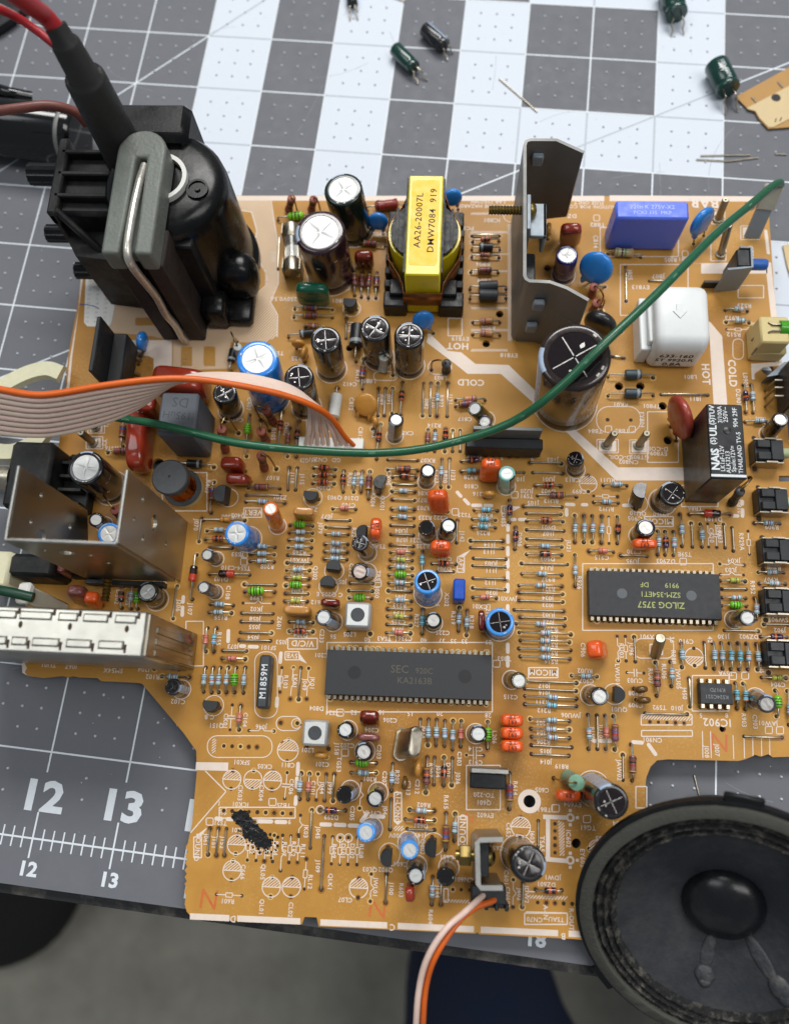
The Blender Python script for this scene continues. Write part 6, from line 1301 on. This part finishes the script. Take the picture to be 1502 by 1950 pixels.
mb = MB(); mb.lathe([(2.4, 0), (2.4, u.length)], 18, 0, axis_matrix(a, u)); mb.build('glass_tube', MATS['fuse_glass'], FU, loc=L0)
for p_, s_ in ((a, 1), (b, -1)):
    mb = MB(); mb.lathe([(2.6, 0), (2.65, .3), (2.65, 5), (2.5, 5.3)], 18, 0, axis_matrix(p_, u*s_)); mb.build('end_cap', MATS['tin'], FU, loc=L0)
    for k in (-1, 1): q = p_+u.normalized()*s_*2.5; mb = MB(); mb.box(q.x+k*3.0-.25, q.y-2.2, 0, q.x+k*3.0+.25, q.y+2.2, 7.2, b=.1); mb.build('clip', MATS['tin_dull'], FU, loc=L0)
# ---- small cans, crystals, filter
def ift(t, x, y, s, label):
    c = at(t, x, y, 8.5); h = s/2/RUL[t][2]*mmpx(c); P_ = part('tuning_coil', label, (c.x, c.y, 0)); L0 = (c.x, c.y, 0)
    mb = MB(); mb.box(c.x-h, c.y-h, .4, c.x+h, c.y+h, 8.5, b=.7); mb.build('can', MATS['can_bright'], P_, loc=L0)
    mb = MB(); mb.lathe([(h*.55, 8.4), (h*.55, 8.62), (h*.48, 8.62), (h*.48, 8.54)], 22, 0, TR(c.x, c.y, 0)); mb.lathe([(h*.46, 8.51), (h*.46, 8.58), (h*.1, 8.56)], 18, 0, TR(c.x, c.y, 0)); mb.build('tuning_core', MATS['ferrite'], P_, loc=L0)
    for a_ in (-1, 1): hole(Vector((c.x+a_*h*.9, c.y-h*1.2, 0)), .7)
ift('F', 1055, 828, 182, 'square metal tuning coil can above the long chip'); ift('I', 937, 735, 180, 'square metal tuning coil can below the long chip')
XT = part('crystal', 'tilted metal crystal can in front of the long chip', at('J', 260, 800)); L0 = at('J', 260, 800)
b = at('J', 240, 815); tp = at('J', 345, 795, 9.5)
M = axis_matrix(b, (tp-b), (.2, 1, 0))
mb = MB(); st = [(4.4*math.copysign(1, math.cos(a))*.55+2.0*math.cos(a), 2.0*math.sin(a)) for a in [2*math.pi*k/28 for k in range(28)]]
Lx = (tp-b).length
vs = []; rings = ((1.0, .4), (1.0, Lx-.6), (.95, Lx-.2), (.86, Lx)); n = len(st)
for q, z in rings: vs += [(x*q, y*q, z) for x, y in st]
mb.add(vs, [(k*n+i, k*n+(i+1) % n, (k+1)*n+(i+1) % n, (k+1)*n+i) for k in range(3) for i in range(n)]+[tuple(3*n+i for i in range(n)), tuple(range(n))[::-1]], 0, M)
mb.prism([(x*1.12, y*1.2) for x, y in st], .1, .7, 0, M); mb.build('can', MATS['tin'], XT, loc=L0, ang=30)
SW_ = part('saw_filter', 'narrow black filter block marked M1859M', at('I', 585, 390)); L0 = at('I', 585, 390)
a, b = at('I', 585, 175, 6.5), at('I', 555, 560, 6.5); c = (a+b)/2; u = b-a; w_ = 56/3.755*mmpx(c)
M = TR(c.x+.8, c.y, 0) @ RZ(math.degrees(math.atan2(u.y, u.x))); M = TR(c.x, c.y, 0) @ RZ(math.degrees(math.atan2(u.y, u.x)))
mb = MB(); mb.box(-u.length/2, -w_*.75, .5, u.length/2, w_*.75, 6.5, b=.7, M=M); mb.build('body', mat('filter_grey', '#3f4346', .45, var=.1, bump=.1), SW_, loc=L0)
mb = MB(); mb.text('M1859M', 1.9, M @ TR(0, 0, 6.54) @ RZ(180), 0, bold=.012, space=1.1); mb.build('printed_marking', MATS['ink_white'], SW_, loc=L0, smooth=False)
o = MB().box(*[0]*6).build('x', MATS['tin']) if False else None
c = at('G', 655, 645, 9); k_ = mmpx(c)/3.755
mb = MB(); mb.box(c.x-43*k_, c.y-78*k_, .4, c.x+43*k_, c.y+78*k_, 9, b=.5); o = mb.build('crystal', MATS['box_blue'], BOARD, loc=(c.x, c.y, 0)); tag(o, 'small upright royal blue crystal block in the board middle'); MATS['crystal_blue'] = None
o.data.materials.clear(); del MATS['crystal_blue']; o.data.materials.append(mat('crystal_blue', '#1d4fb4', .35, var=.1))
b = at('H', 655, 985); tp = at('H', 688, 880, 12); mb = MB(); mb.lathe([(1.6, 0), (1.6, (tp-b).length-.3), (1.3, (tp-b).length)], 18, 0, axis_matrix(b, tp-b)); o = mb.build('crystal', MATS['tin_dull'], BOARD, loc=b); tag(o, 'slim upright cylindrical metal crystal below the ZiLOG chip')
# ---- regulator, front bracket with amplifier and connector
RG = part('regulator', 'standing power regulator with bright metal tab in front of the crystal', at('M', 930, 140)); L0 = at('M', 930, 140)
c = at('M', 935, 80, 8); mb = MB(); mb.box(c.x-5.2, c.y-4.4, 1, c.x+5.2, c.y-.1, 8.5, b=.4); mb.build('body', MATS['epoxy_shiny'], RG, loc=L0)
mb = MB(); mb.box(c.x-5.2, c.y, 1, c.x+5.3, c.y+1.4, 15, b=.2); mb.build('tab', MATS['steel_bright'], RG, loc=L0)
BR = part('amplifier_bracket', 'Z-shaped bright steel bracket with bolt and audio chip at the front edge', at('M', 900, 700)); L0 = at('M', 900, 700)
Z_ = 20
P_ = [at('M', x, y, Z_) for x, y in ((1042, 558), (880, 562), (858, 580), (865, 880), (885, 905), (1040, 905))]
sheet('bracket', [(q.x, q.y) for q in P_], 0, Z_, 1.3, 'steel_bright', BR, L0)
c = at('M', 912, 690, 14); mb = MB(); mb.box(P_[2].x+.8, c.y-4.5, 1.5, P_[2].x+3.4, c.y+4.5, 17, b=.3); mb.build('audio_chip', MATS['epoxy_shiny'], BR, loc=L0)
mb = MB(); mb.lathe([(2.6, 0), (2.5, 1), (1.7, 1.9), (.2, 2.2)], 18, 0, TR(P_[2].x+3.4, c.y, 11) @ RY(90)); mb.lathe([(1.4, -5.4), (1.4, 0)], 12, 0, TR(P_[2].x, c.y, 11) @ RY(90)); mb.build('bolt', MATS['brass'], BR, loc=L0)
mb = MB(); mb.lathe([(2.7, -4.4), (2.9, -4.1), (2.9, -1.4), (2.7, -1.1)], 6, 0, TR(P_[2].x, c.y, 11) @ RY(90)); mb.build('nut', MATS['brass'], BR, loc=L0)
CN = part('speaker_socket', 'black two-way socket holding the speaker wire at the front edge', at('M', 935, 980)); L0 = at('M', 935, 980)
a, b = at('M', 812, 1045, 6), at('M', 1060, 890, 6); mb = MB(); mb.box(a.x, a.y, .2, b.x, b.y, 5, b=.3); mb.box(a.x, a.y+1.5, 5, b.x, b.y, 8, b=.3)
for k in range(4): mb.box(a.x+1+k*2.8, a.y-.4, .2, a.x+2.0+k*2.8, a.y+1.5, 6.4, b=.2)
mb.build('housing', MATS['switch_black'], CN, loc=L0)
RC = part('ribbon_socket', 'white ribbon cable socket strip under the green wire', V(633, 858)); L0 = V(633, 858)
a, b = V(572, 862), V(695, 845); mb = MB(); mb.box(a.x, a.y, .2, b.x, b.y, 5.2, b=.3); mb.build('housing', MATS['white_plastic'], RC, loc=L0)
# ---- left stuff on the board: wire clip with green lead
WC = part('clip_terminal', 'pale plastic sleeved terminal with dark green lead at the left edge', V(90, 1150)); L0 = V(90, 1150)
b = V(125, 1165); tp = V(48, 1130, 18); M = axis_matrix(b, tp-b, (0, 1, 0)); L_ = (tp-b).length
mb = MB(); mb.box(-2.6, -1.2, 0, 2.6, 1.2, L_, b=.6, M=M); mb.build('sleeve', MATS['sleeve_translucent'], WC, loc=L0)
mb = MB(); mb.box(-3.2, -2.2, L_-1.5, 3.2, 2.2, L_+1.5, b=.8, M=M); mb.build('cap', MATS['white_plastic'], WC, loc=L0)
mat('wire_dkgreen', '#123d2c', .4, var=.1)
mb = MB(); mb.tube(arc_pts([V(64, 1138, 19.8), V(30, 1130, 20.5), V(-10, 1122, 20), V(-90, 1110, 15)], 5), 1.5, 12); mb.build('lead', MATS['wire_dkgreen'], WC, loc=L0)
# black marker blotch and white paper label on the board
mat('marker_black', '#0e0e0f', .3, var=.4, bump=.8, bscale=700); mb = MB()
pts = [(440, 355), (520, 350), (545, 385), (580, 420), (640, 490), (690, 555), (710, 600), (680, 625), (620, 615), (540, 560), (490, 520), (505, 470), (470, 455), (420, 415), (418, 385)]
pts = [(x+(x2-x)*k/5, y+(y2-y)*k/5) for (x, y), (x2, y2) in zip(pts, pts[1:]+pts[:1]) for k in range(5)]; q = [at('L', x+random.uniform(-9, 9), y+random.uniform(-9, 9)) for x, y in pts]; b2 = bmesh.new(); vs_ = [b2.verts.new((p_.x, p_.y, 0)) for p_ in q]; es_ = [b2.edges.new((vs_[i], vs_[(i+1) % len(vs_)])) for i in range(len(vs_))]; bmesh.ops.triangle_fill(b2, edges=es_); b2.verts.index_update()
mb.add([(v.co.x, v.co.y, .14) for v in b2.verts], [[v.index for v in f_.verts] for f_ in b2.faces]); b2.free(); mb.layk = 1.0; [mb.disc(at('L', random.gauss(630, 60), random.gauss(590, 35)), random.uniform(.15, .5), .1, 8) for _ in range(60)]; [mb.tube([at('L', x0, y0, .2), at('L', x0+random.uniform(20, 60), y0+random.uniform(-10, 50), .25)], random.uniform(.15, .3), 6) for x0, y0 in [(random.uniform(450, 560), random.uniform(380, 500)) for _ in range(9)]]; o = mb.build('ink_blotch', MATS['marker_black'], BOARD, loc=at('L', 560, 480), smooth=False); tag(o, 'black ink blotch smeared over the print at the front left')
mat('paper_white', '#e9e8e2', .7, var=.03); mat('ink_faint', '#b9b6ae', .7); mat('ink_blue', '#5560a8', .6); mat('ink_pink', '#d890a8', .6)
PL = part('paper_label', 'white paper label with rows of faint print left of the flyback transformer', at('R', 570, 700)); L0 = at('R', 570, 700)
a = [at('R', x, y) for x, y in ((495, 480), (700, 480), (640, 795), (615, 822), (500, 815), (483, 795))]; mb = MB(); mb.prism([(p_.x, p_.y) for p_ in a], .02, .14); mb.build('paper', MATS['paper_white'], PL, loc=L0, smooth=False)
mb = MB()
for r_ in range(11):
    for c_ in range(3):
        p_ = at('R', 520+50*c_-2*r_, 530+26*r_); mb.text(random.choice('489637')+random.choice('0257'), .9, TR(p_.x, p_.y, .17) @ RZ(180), 0)
mb.build('faint_print', MATS['ink_faint'], PL, loc=L0, smooth=False)
mb = MB(); mb.tube([at('R', x, y, .2) for x, y in ((455, 688), (500, 692), (540, 700), (570, 715))], .15, 6); mb.build('pen_stroke', MATS['ink_blue'], PL, loc=L0)
mb = MB(); mb.tube([at('R', x, y, .2) for x, y in ((590, 600), (595, 630), (615, 660), (650, 680))], .15, 6); mb.build('pen_stroke', MATS['ink_pink'], PL, loc=L0)
# ---- finish the printed layers
tag(SILK.build('silkscreen_print', [MATS['silk_white'], MATS['silk_hatch']], PANEL, smooth=False), kind='stuff')
tag(HOLE.build('solder_holes', [MATS['hole_dark'], MATS['flux_ring'], MATS['flux_dark']], PANEL, smooth=False), kind='stuff')
for q in STAMP: q.build('inspection_stamp', MATS['stamp_red'], PANEL, smooth=False)
# ================================================================== CABLES AND LOOSE THINGS
mat('wire_green', '#1f5a3c', .32, var=.06, bump=.03, coat=.2); mat('wire_orange', '#d9641e', .35, var=.06); mat('wire_pink', '#e4c6b8', .4, var=.06); mat('wire_beige', '#dbc6b6', .4, var=.06)
pts = [(150, 775, 12), (200, 790, 17), (270, 803, 22), (360, 822, 26), (450, 842, 28), (560, 857, 28), (690, 862, 27), (800, 855, 27), (900, 833, 28), (985, 796, 33), (1050, 752, 40), (1150, 655, 46), (1260, 548, 44), (1370, 440, 36), (1440, 378, 28), (1478, 350, 22), (1486, 352, 17)]
GP = arc_pts([V(*q) for q in pts], 6)
GP = [p_+Vector((math.sin(i*.63)*.18+random.uniform(-.06, .06), math.cos(i*.41)*.2, random.uniform(-.06, .06))) for i, p_ in enumerate(GP)]
mb = MB(); mb.tube(GP, 1.25, 14)
o = mb.build('green_wire', MATS['wire_green'], loc=V(700, 862, 0)); tag(o, 'thick green wire looping over the board from left to the back right terminal', 'wire')
m2 = MB(); mat('wire_ink', '#7fae93', .6)
for i in range(10, len(GP)-14, 9):
    p_ = GP[i]; t_ = (GP[i+1]-GP[i-1]).normalized(); up = (Vector(CAM)-p_).normalized(); up = (up-t_*up.dot(t_)).normalized(); sd = up.cross(t_)
    Mw = Matrix(((t_.x, sd.x, up.x, p_.x+up.x*1.27), (t_.y, sd.y, up.y, p_.y+up.y*1.27), (t_.z, sd.z, up.z, p_.z+up.z*1.27), (0, 0, 0, 1)))
    m2.text(random.choice(('LG Cable', 'AWM', '1617')), .55, Mw)
tag(m2.build('printed_legend', MATS['wire_ink'], o, loc=V(700, 862, 0), smooth=False), kind='stuff')
# ribbon cable: ten conductors between two edges
EO = [(-60, 730, 44), (0, 741, 45), (60, 751, 46), (110, 749, 46), (200, 734, 46), (300, 722, 44), (370, 722, 41), (450, 733, 37), (540, 752, 31), (600, 775, 25), (632, 798, 18), (655, 826, 11), (676, 851, 4)]
EW = [(-60, 812, 30), (0, 823, 31), (60, 828, 32), (110, 825, 32), (190, 806, 32), (262, 775, 31), (345, 722, 31), (440, 714, 33), (520, 727, 31), (570, 748, 26), (590, 772, 18), (588, 812, 11), (580, 851, 4)]
rc = empty('ribbon_cable', V(300, 760, 0), 'flat pink ribbon cable with one orange conductor, twisting in from the left edge', 'cable')
NC = 9
for k in range(NC):
    f_ = k/(NC-1); P_ = []
    for i, (a, b) in enumerate(zip(EO, EW)):
        A_, B_ = V(*a), V(*b)
        g = f_
        if i >= len(EO)-3: g = f_ + (0.02*math.sin(k*2.1+i))
        q = A_.lerp(B_, g)
        if i == len(EO)-2: q = q + Vector((random.uniform(-.6, .6), random.uniform(-.8, .8), random.uniform(-1, 1)))
        P_.append(q)
    PP = arc_pts(P_, 7); mb = MB(); mb.tube(PP, [(.92 if k else 1.0)*(1 if i < len(PP)-22 else max(.72, 1-.013*(i-len(PP)+22))) for i in range(len(PP))], 10)
    mb.build('conductor', MATS['wire_orange' if k == 0 else ('wire_pink' if k % 2 else 'wire_beige')], rc, loc=V(300, 760, 0))
# speaker wire
sw = empty('speaker_wire', at('M', 935, 960), 'twin pink and orange speaker wire running down off the board front', 'wire')
for nm, q in (('wire_pink', [('M', 925, 935, 6), ('M', 870, 985, 9), ('M', 760, 1085, 13), ('M', 640, 1190, 16), ('O', 818, 1815, 15), ('O', 800, 1870, 11), ('O', 792, 1950, 6), ('O', 790, 2080, -10), ('O', 800, 2400, -60)]), ('wire_orange', [('M', 1020, 965, 6), ('M', 960, 1000, 8), ('M', 840, 1050, 10), ('M', 720, 1150, 13), ('O', 832, 1815, 14), ('O', 812, 1872, 9.5), ('O', 805, 1950, 4.5), ('O', 803, 2080, -12), ('O', 812, 2400, -62)])):
    mb = MB(); mb.tube(arc_pts([at(*v_) for v_ in q], 6), .85, 12); mb.build('conductor', MATS[nm], sw, loc=at('M', 935, 960))
# speaker
mat('spk_frame', '#17181a', .45, .3, var=.15, bump=.1); mat('spk_gasket', '#45453f', .85, var=.2, scale=500, bump=.6, bscale=1500); mat('spk_foam', '#131415', .9, var=.5, scale=900, bump=1.0, bscale=1600, dust=.45); mat('spk_cone', '#25282e', .7, var=.3, scale=70, bump=.5, bscale=700, dust=.14); mat('spk_dome', '#101216', .27, var=.15, scale=200, bump=.04, dust=.05); mat('glue', '#34363a', .5, var=.3, scale=400, bump=1.0, bscale=500, dust=.25)
SPc = Vector((95.7, -112.5, 16)); th, ry = .55, -.25
nrm = Vector((math.sin(ry), -math.sin(th), math.cos(th)*math.cos(ry))).normalized()
M = axis_matrix(SPc, nrm, (1, 0, 0))
sp = empty('loudspeaker', SPc, 'round black loudspeaker with grey cone leaning over the front right corner', 'speaker')
def spl(name, prof, m, n=72, jit=0, ang=40):
    mb = MB(); mb.lathe(prof, n, 0, None, False, False)
    if jit:
        mb.v = [(x*(1+random.uniform(-jit, jit)), y*(1+random.uniform(-jit, jit)), z+random.uniform(-jit, jit)*22) for x, y, z in mb.v]
    m2 = MB(); m2.add(mb.v, mb.f, 0, M); return m2.build(name, MATS[m], sp, loc=SPc, ang=ang)
R_ = 38.2
spl('frame', [(12, -21), (16, -21), (17, -12), (30, -6), (R_-1.0, -2.6), (R_+.1, -2.2), (R_+.3, -.2), (R_-.6, .1), (R_-4, .1)], 'spk_frame')
mb = MB(); mb.box(-5.5, R_-1.5, -1.6, 4, R_+2.2, -.2, b=.4, M=M); mb.build('mounting_tab', MATS['spk_frame'], sp, loc=SPc)
mb = MB(); mb.box(-4, R_-1.5, -1.6, 4, R_+2.0, -.2, b=.4, M=M @ RZ(132)); mb.build('mounting_tab', MATS['spk_frame'], sp, loc=SPc)
spl('gasket', [(R_-.9, .0), (R_-.9, 1.0), (R_-1.3, 1.3), (R_-3.9, 1.3), (R_-4.3, .9), (R_-4.3, -.6)], 'spk_gasket', 96, .002)
spl('surround', [(R_-4.1, .3), (R_-4.9, -.6), (R_-5.5, .5), (R_-6.1, -.2), (R_-6.8, -.9), (R_-7.4, .5), (R_-8.0, -.3), (R_-8.7, -.9), (R_-9.3, .3), (R_-9.9, -.4), (R_-10.5, -1.6)], 'spk_foam', 220, .007, 60)
spl('cone', [(R_-10.0, -1.5), (25, -3.2), (20, -5.4), (15, -7.7), (11, -9.6), (9.5, -10.4)], 'spk_cone')
mb = MB(); mb.lathe([(10.8, -9.6), (10.6, -8.9), (9.7, -7.4), (8.0, -6.0), (5.6, -4.9), (2.8, -4.3), (.2, -4.1)], 48, 0, M, False); mb.build('dust_cap', MATS['spk_dome'], sp, loc=SPc, ang=60)
for a_, L_ in ((-97, 12), (-48, 16)):
    mb = MB(); ca, sa = math.cos(math.radians(a_)), math.sin(math.radians(a_))
    for rr, a2, b2, c2 in ((11+L_*.35, L_*.42, 2.0, .7), (11+L_*.8, L_*.22, 2.8, 1.0), (11+L_*.95, L_*.12, 1.8, .9)):
        mb.ellip(a2, b2, c2, 1, 1, 20, 8, 0, M @ RZ(a_) @ TR(rr, random.uniform(-.4, .4), -9.6+(rr-11)*.46) @ RY(-25))
    mb.v = [tuple(Vector(v)+nrm*random.uniform(-.12, .12)) for v in mb.v]
    mb.build('lead_glue', MATS['glue'], sp, loc=SPc, ang=60)
mb = MB(); mb.lathe([(17, -34), (18, -33), (18, -22), (17, -21)], 36, 0, M); mb.build('magnet', MATS['ferrite'], sp, loc=SPc)

# loose capacitors on the mat
def loose(t, tx, ty, bx, by, rpx, col, label, lead=(6, 6), txt=None, stripe=60):
    r0 = rpx/RUL[t][2]*mmpx(V(700, 200, MATZ)); z = MATZ+r0
    a, b = at(t, bx, by, z), at(t, tx, ty, z); u = (b-a); L_ = u.length
    M = axis_matrix(a, u, (0, 0, 1))
    root = empty('loose_capacitor', (a.x, a.y, MATZ), label, 'capacitor', 'removed capacitors lying on the mat')
    n = 36; s0 = int(stripe/360*n)
    prof = [(r0*.35, .3), (r0*.8, .05), (r0*.96, .1), (r0, .5), (r0, L_*.12), (r0*.93, L_*.17), (r0, L_*.22), (r0, L_*.6), (r0, L_-.9), (r0*.95, L_-.3), (r0*.82, L_), (r0*.74, L_-.1)]
    mb = MB(); mb.lathe(prof, n, 0, M, True, False, segm=lambda k, i: 1 if (i-s0) % n < 7 and k > 2 else 0); mb.build('sleeve', [MATS['sleeve_'+col], MATS['sleeve_stripe']], root, loc=a)
    m2 = MB(); ct = can_top(r0*.75, 'w', .4); m2.add(ct.v, ct.f, 0, M @ TR(0, 0, L_-.15)); m2.build('can_top', MATS['can_bright'], root, loc=a)
    side = u.normalized().cross(Vector((0, 0, 1)))
    for s_, ll in ((-1, lead[0]), (1, lead[1])):
        p0 = a+side*s_*r0*.4; d_ = -u.normalized()
        P_ = [p0+d_*-.3, p0+d_*ll*.35+side*s_*.1, p0+d_*ll*.5+side*s_*.9-Vector((0, 0, r0*.3)), p0+d_*ll*.75+side*s_*.2-Vector((0, 0, r0*.6)), p0+d_*ll+side*s_*.8]; P_[-1].z = MATZ+.4
        m2 = MB(); m2.tube(P_, .3, 7); m2.build('lead', MATS['tin'], root, loc=a)
    if txt:
        m2 = MB()
        for i, s_ in enumerate(txt): m2.text(s_, 1.5, TR(*((a+b)/2+Vector((0, 0, r0+.05))-side*(.1+i*1.6))) @ RZ(math.degrees(math.atan2(u.y, u.x))+180), 0, bold=.006)
        m2.build('printed_value', MATS['ink_white'], root, loc=a, smooth=False)
    return root
loose('O', 752, 92, 788, 130, 14, 'green', 'small green capacitor lying on the mat with splayed leads, left of the black one', (5, 6))
loose('O', 808, 54, 846, 88, 14, 'black', 'small black capacitor with broad pale stripe lying on the mat', (4, 3), stripe=20)
loose('O', 1362, 122, 1386, 172, 22, 'green', 'large green capacitor printed 100uF 50V lying on the mat at right', (7, 7), ('100uF50V', 'M'))
loose('O', 1272, -25, 1288, 28, 21, 'green', 'green capacitor cut off by the back picture edge, at right', (6, 6))
loose('O', 668, -35, 671, 8, 11, 'greenblack', 'dark capacitor cut off by the back picture edge, left of the others', (6, 6))
# clipped lead ends
def snip(label, *pts):
    P_ = [V(x, y, MATZ+.35) for x, y in pts]
    mb = MB(); mb.tube(P_, .3, 7); o = mb.build('lead_offcut', MATS['tin'], loc=P_[0]); tag(o, label, 'wire offcut', 'clipped lead ends on the mat')
snip('clipped lead end lying slanted beside the steel heatsink', (950, 150), (985, 180), (1022, 213))
snip('upper of two long clipped leads on the right of the mat', (1333, 297), (1428, 295)); snip('lower of two long clipped leads, slightly bent, on the right of the mat', (1325, 304), (1385, 307), (1443, 300)); snip('short clipped lead near the right picture edge', (1475, 293), (1497, 294))
snip('clipped lead end beside the speaker rim', (1321, 1476), (1333, 1524)); snip('clipped lead end at the top edge beside the black capacitor', (745, -6), (771, 3))
# component tape
mat('kraft', '#b58c55', .75, var=.1, scale=300, bump=.2); mat('tape_pale', '#cdb689', .5, var=.08, scale=300, bump=.1)
ct_ = empty('component_tape', V(1460, 190, MATZ), 'torn strip of brown component tape with punched hole at the right edge', 'tape strip')
zz = MATZ+.9
mb = MB(); mb.prism([tuple(V(x, y, zz).xy) for x, y in ((1400, 184), (1520, 118), (1530, 240), (1462, 245), (1444, 226), (1437, 213), (1424, 208))], zz-.5, zz); mb.build('paper_strip', MATS['kraft'], ct_, loc=V(1460, 190, MATZ), smooth=False)
mb = MB(); mb.prism([tuple(V(x, y, zz).xy) for x, y in ((1420, 207), (1525, 152), (1528, 214), (1470, 243), (1462, 243), (1445, 226), (1437, 212), (1425, 209))], zz+.02, zz+.25); mb.build('adhesive_strip', MATS['tape_pale'], ct_, loc=V(1460, 190, MATZ), smooth=False)
mb = MB(); c = V(1476, 187, zz); mb.disc(c, 1.75, zz+.27, 20); mb.build('punched_hole', MATS['mat_core'], ct_, loc=V(1460, 190, MATZ), smooth=False)
for a, b in (((1430, 184), (1439, 194)), ((1480, 155), (1489, 166)), ((1475, 232), (1477, 226)), ((1484, 230), (1487, 224))):
    mb = MB(); mb.tube([V(*a, zz+.3), V(*b, zz+.35)], .25, 6); mb.build('wire_stub', MATS['tin'], ct_, loc=V(1460, 190, MATZ))
mb = MB(); mb.prism([tuple(V(x, y, zz).xy) for x, y in ((1490, 467), (1520, 462), (1525, 560), (1506, 530), (1498, 505))], zz-.5, zz); o = mb.build('component_tape', MATS['tape_pale'], loc=V(1505, 500, MATZ), smooth=False); tag(o, 'small cream tape corner beside the right board edge', 'tape strip')
# black tool tube and dish at the upper left
mat('tool_black', '#0c0d0f', .12, var=.1, coat=.3); mat('dish_black', '#15171b', .5, var=.15)
rt = 10.4; a, b = V(156, 262, MATZ+rt), V(-190, 215, MATZ+rt); u = b-a; M = axis_matrix(a, u, (0, 0, 1))
tl = empty('tool_handle', (a.x, a.y, MATZ), 'glossy black tool handle lying on the mat behind the flyback transformer', 'tool')
mb = MB(); mb.lathe([(rt*.4, 0), (rt*.85, .2), (rt*.95, 1.2), (rt, 2.4), (rt, 200)], 40, 0, M); mb.build('tube', MATS['tool_black'], tl, loc=a)
mb = MB(); mb.lathe([(rt+.1, 4), (rt+.25, 4.2), (rt+.25, 5.4), (rt+.1, 5.6)], 40, 0, M, False, False); mb.build('ring', MATS['steel'], tl, loc=a)
mb = MB(); mb.tube(arc_pts([V(62, 186, MATZ+14), V(20, 178, MATZ+17), V(-30, 165, MATZ+16), V(-150, 150, MATZ+12)], 5), 2.2, 10); mb.build('clip', MATS['tool_black'], tl, loc=a)
c = V(-62, -28, MATZ); mb = MB(); mb.lathe([(31, 0), (33, .4), (33.5, 3), (33, 4), (30, 4.2), (29, 2.5), (0.1, 2.2)], 64, 0, TR(c.x, c.y, MATZ)); o = mb.build('dish', MATS['dish_black'], loc=c); tag(o, 'round black dish just showing in the upper left corner', 'dish')
# pale cable loop on the mat at the left
mat('nylon', '#d6d3b4', .5, var=.06, sss=.2)
cl = MB(); pts = []
ctr = [(118, 712), (92, 704), (55, 712), (10, 735), (-40, 770), (-60, 810), (-30, 850), (20, 862), (65, 845), (88, 815), (98, 795)]
P_ = arc_pts([V(x, y, 6) for x, y in ctr], 5); wn = len(P_)
vs = []
for i, p_ in enumerate(P_):
    t_ = (P_[min(i+1, wn-1)]-P_[max(i-1, 0)]).normalized(); n_ = Vector((-t_.y, t_.x, 0))*3.0
    for s_, z_ in ((-1, -1.2), (1, -1.2), (1, 1.2), (-1, 1.2)): vs.append(p_+n_*s_*(1 if z_ < 0 else .85)+Vector((0, 0, z_)))
fs = [(4*i+a, 4*i+b, 4*i+4+b, 4*i+4+a) for i in range(wn-1) for a, b in ((0, 1), (1, 2), (2, 3), (3, 0))]+[(0, 3, 2, 1), tuple(4*wn-4+k for k in range(4))]
cl.add(vs, fs); o = cl.build('cable_clamp', MATS['nylon'], loc=V(40, 785, MATZ), ang=50); tag(o, 'cream nylon cable clamp loop under the ribbon cable at the left edge', 'cable clamp')
mb = MB(); p_ = V(8, 1082, 12); mb.box(p_.x-9, p_.y-6, MATZ+.2, p_.x+1.8, p_.y+5.5, 12, b=1.2); o = mb.build('plug', MATS['nylon'], loc=(p_.x, p_.y, MATZ)); tag(o, 'cream plug at the left edge beside the lower black socket', 'plug')
for o in bpy.data.objects:
    if '_abs' in o: del o['_abs']
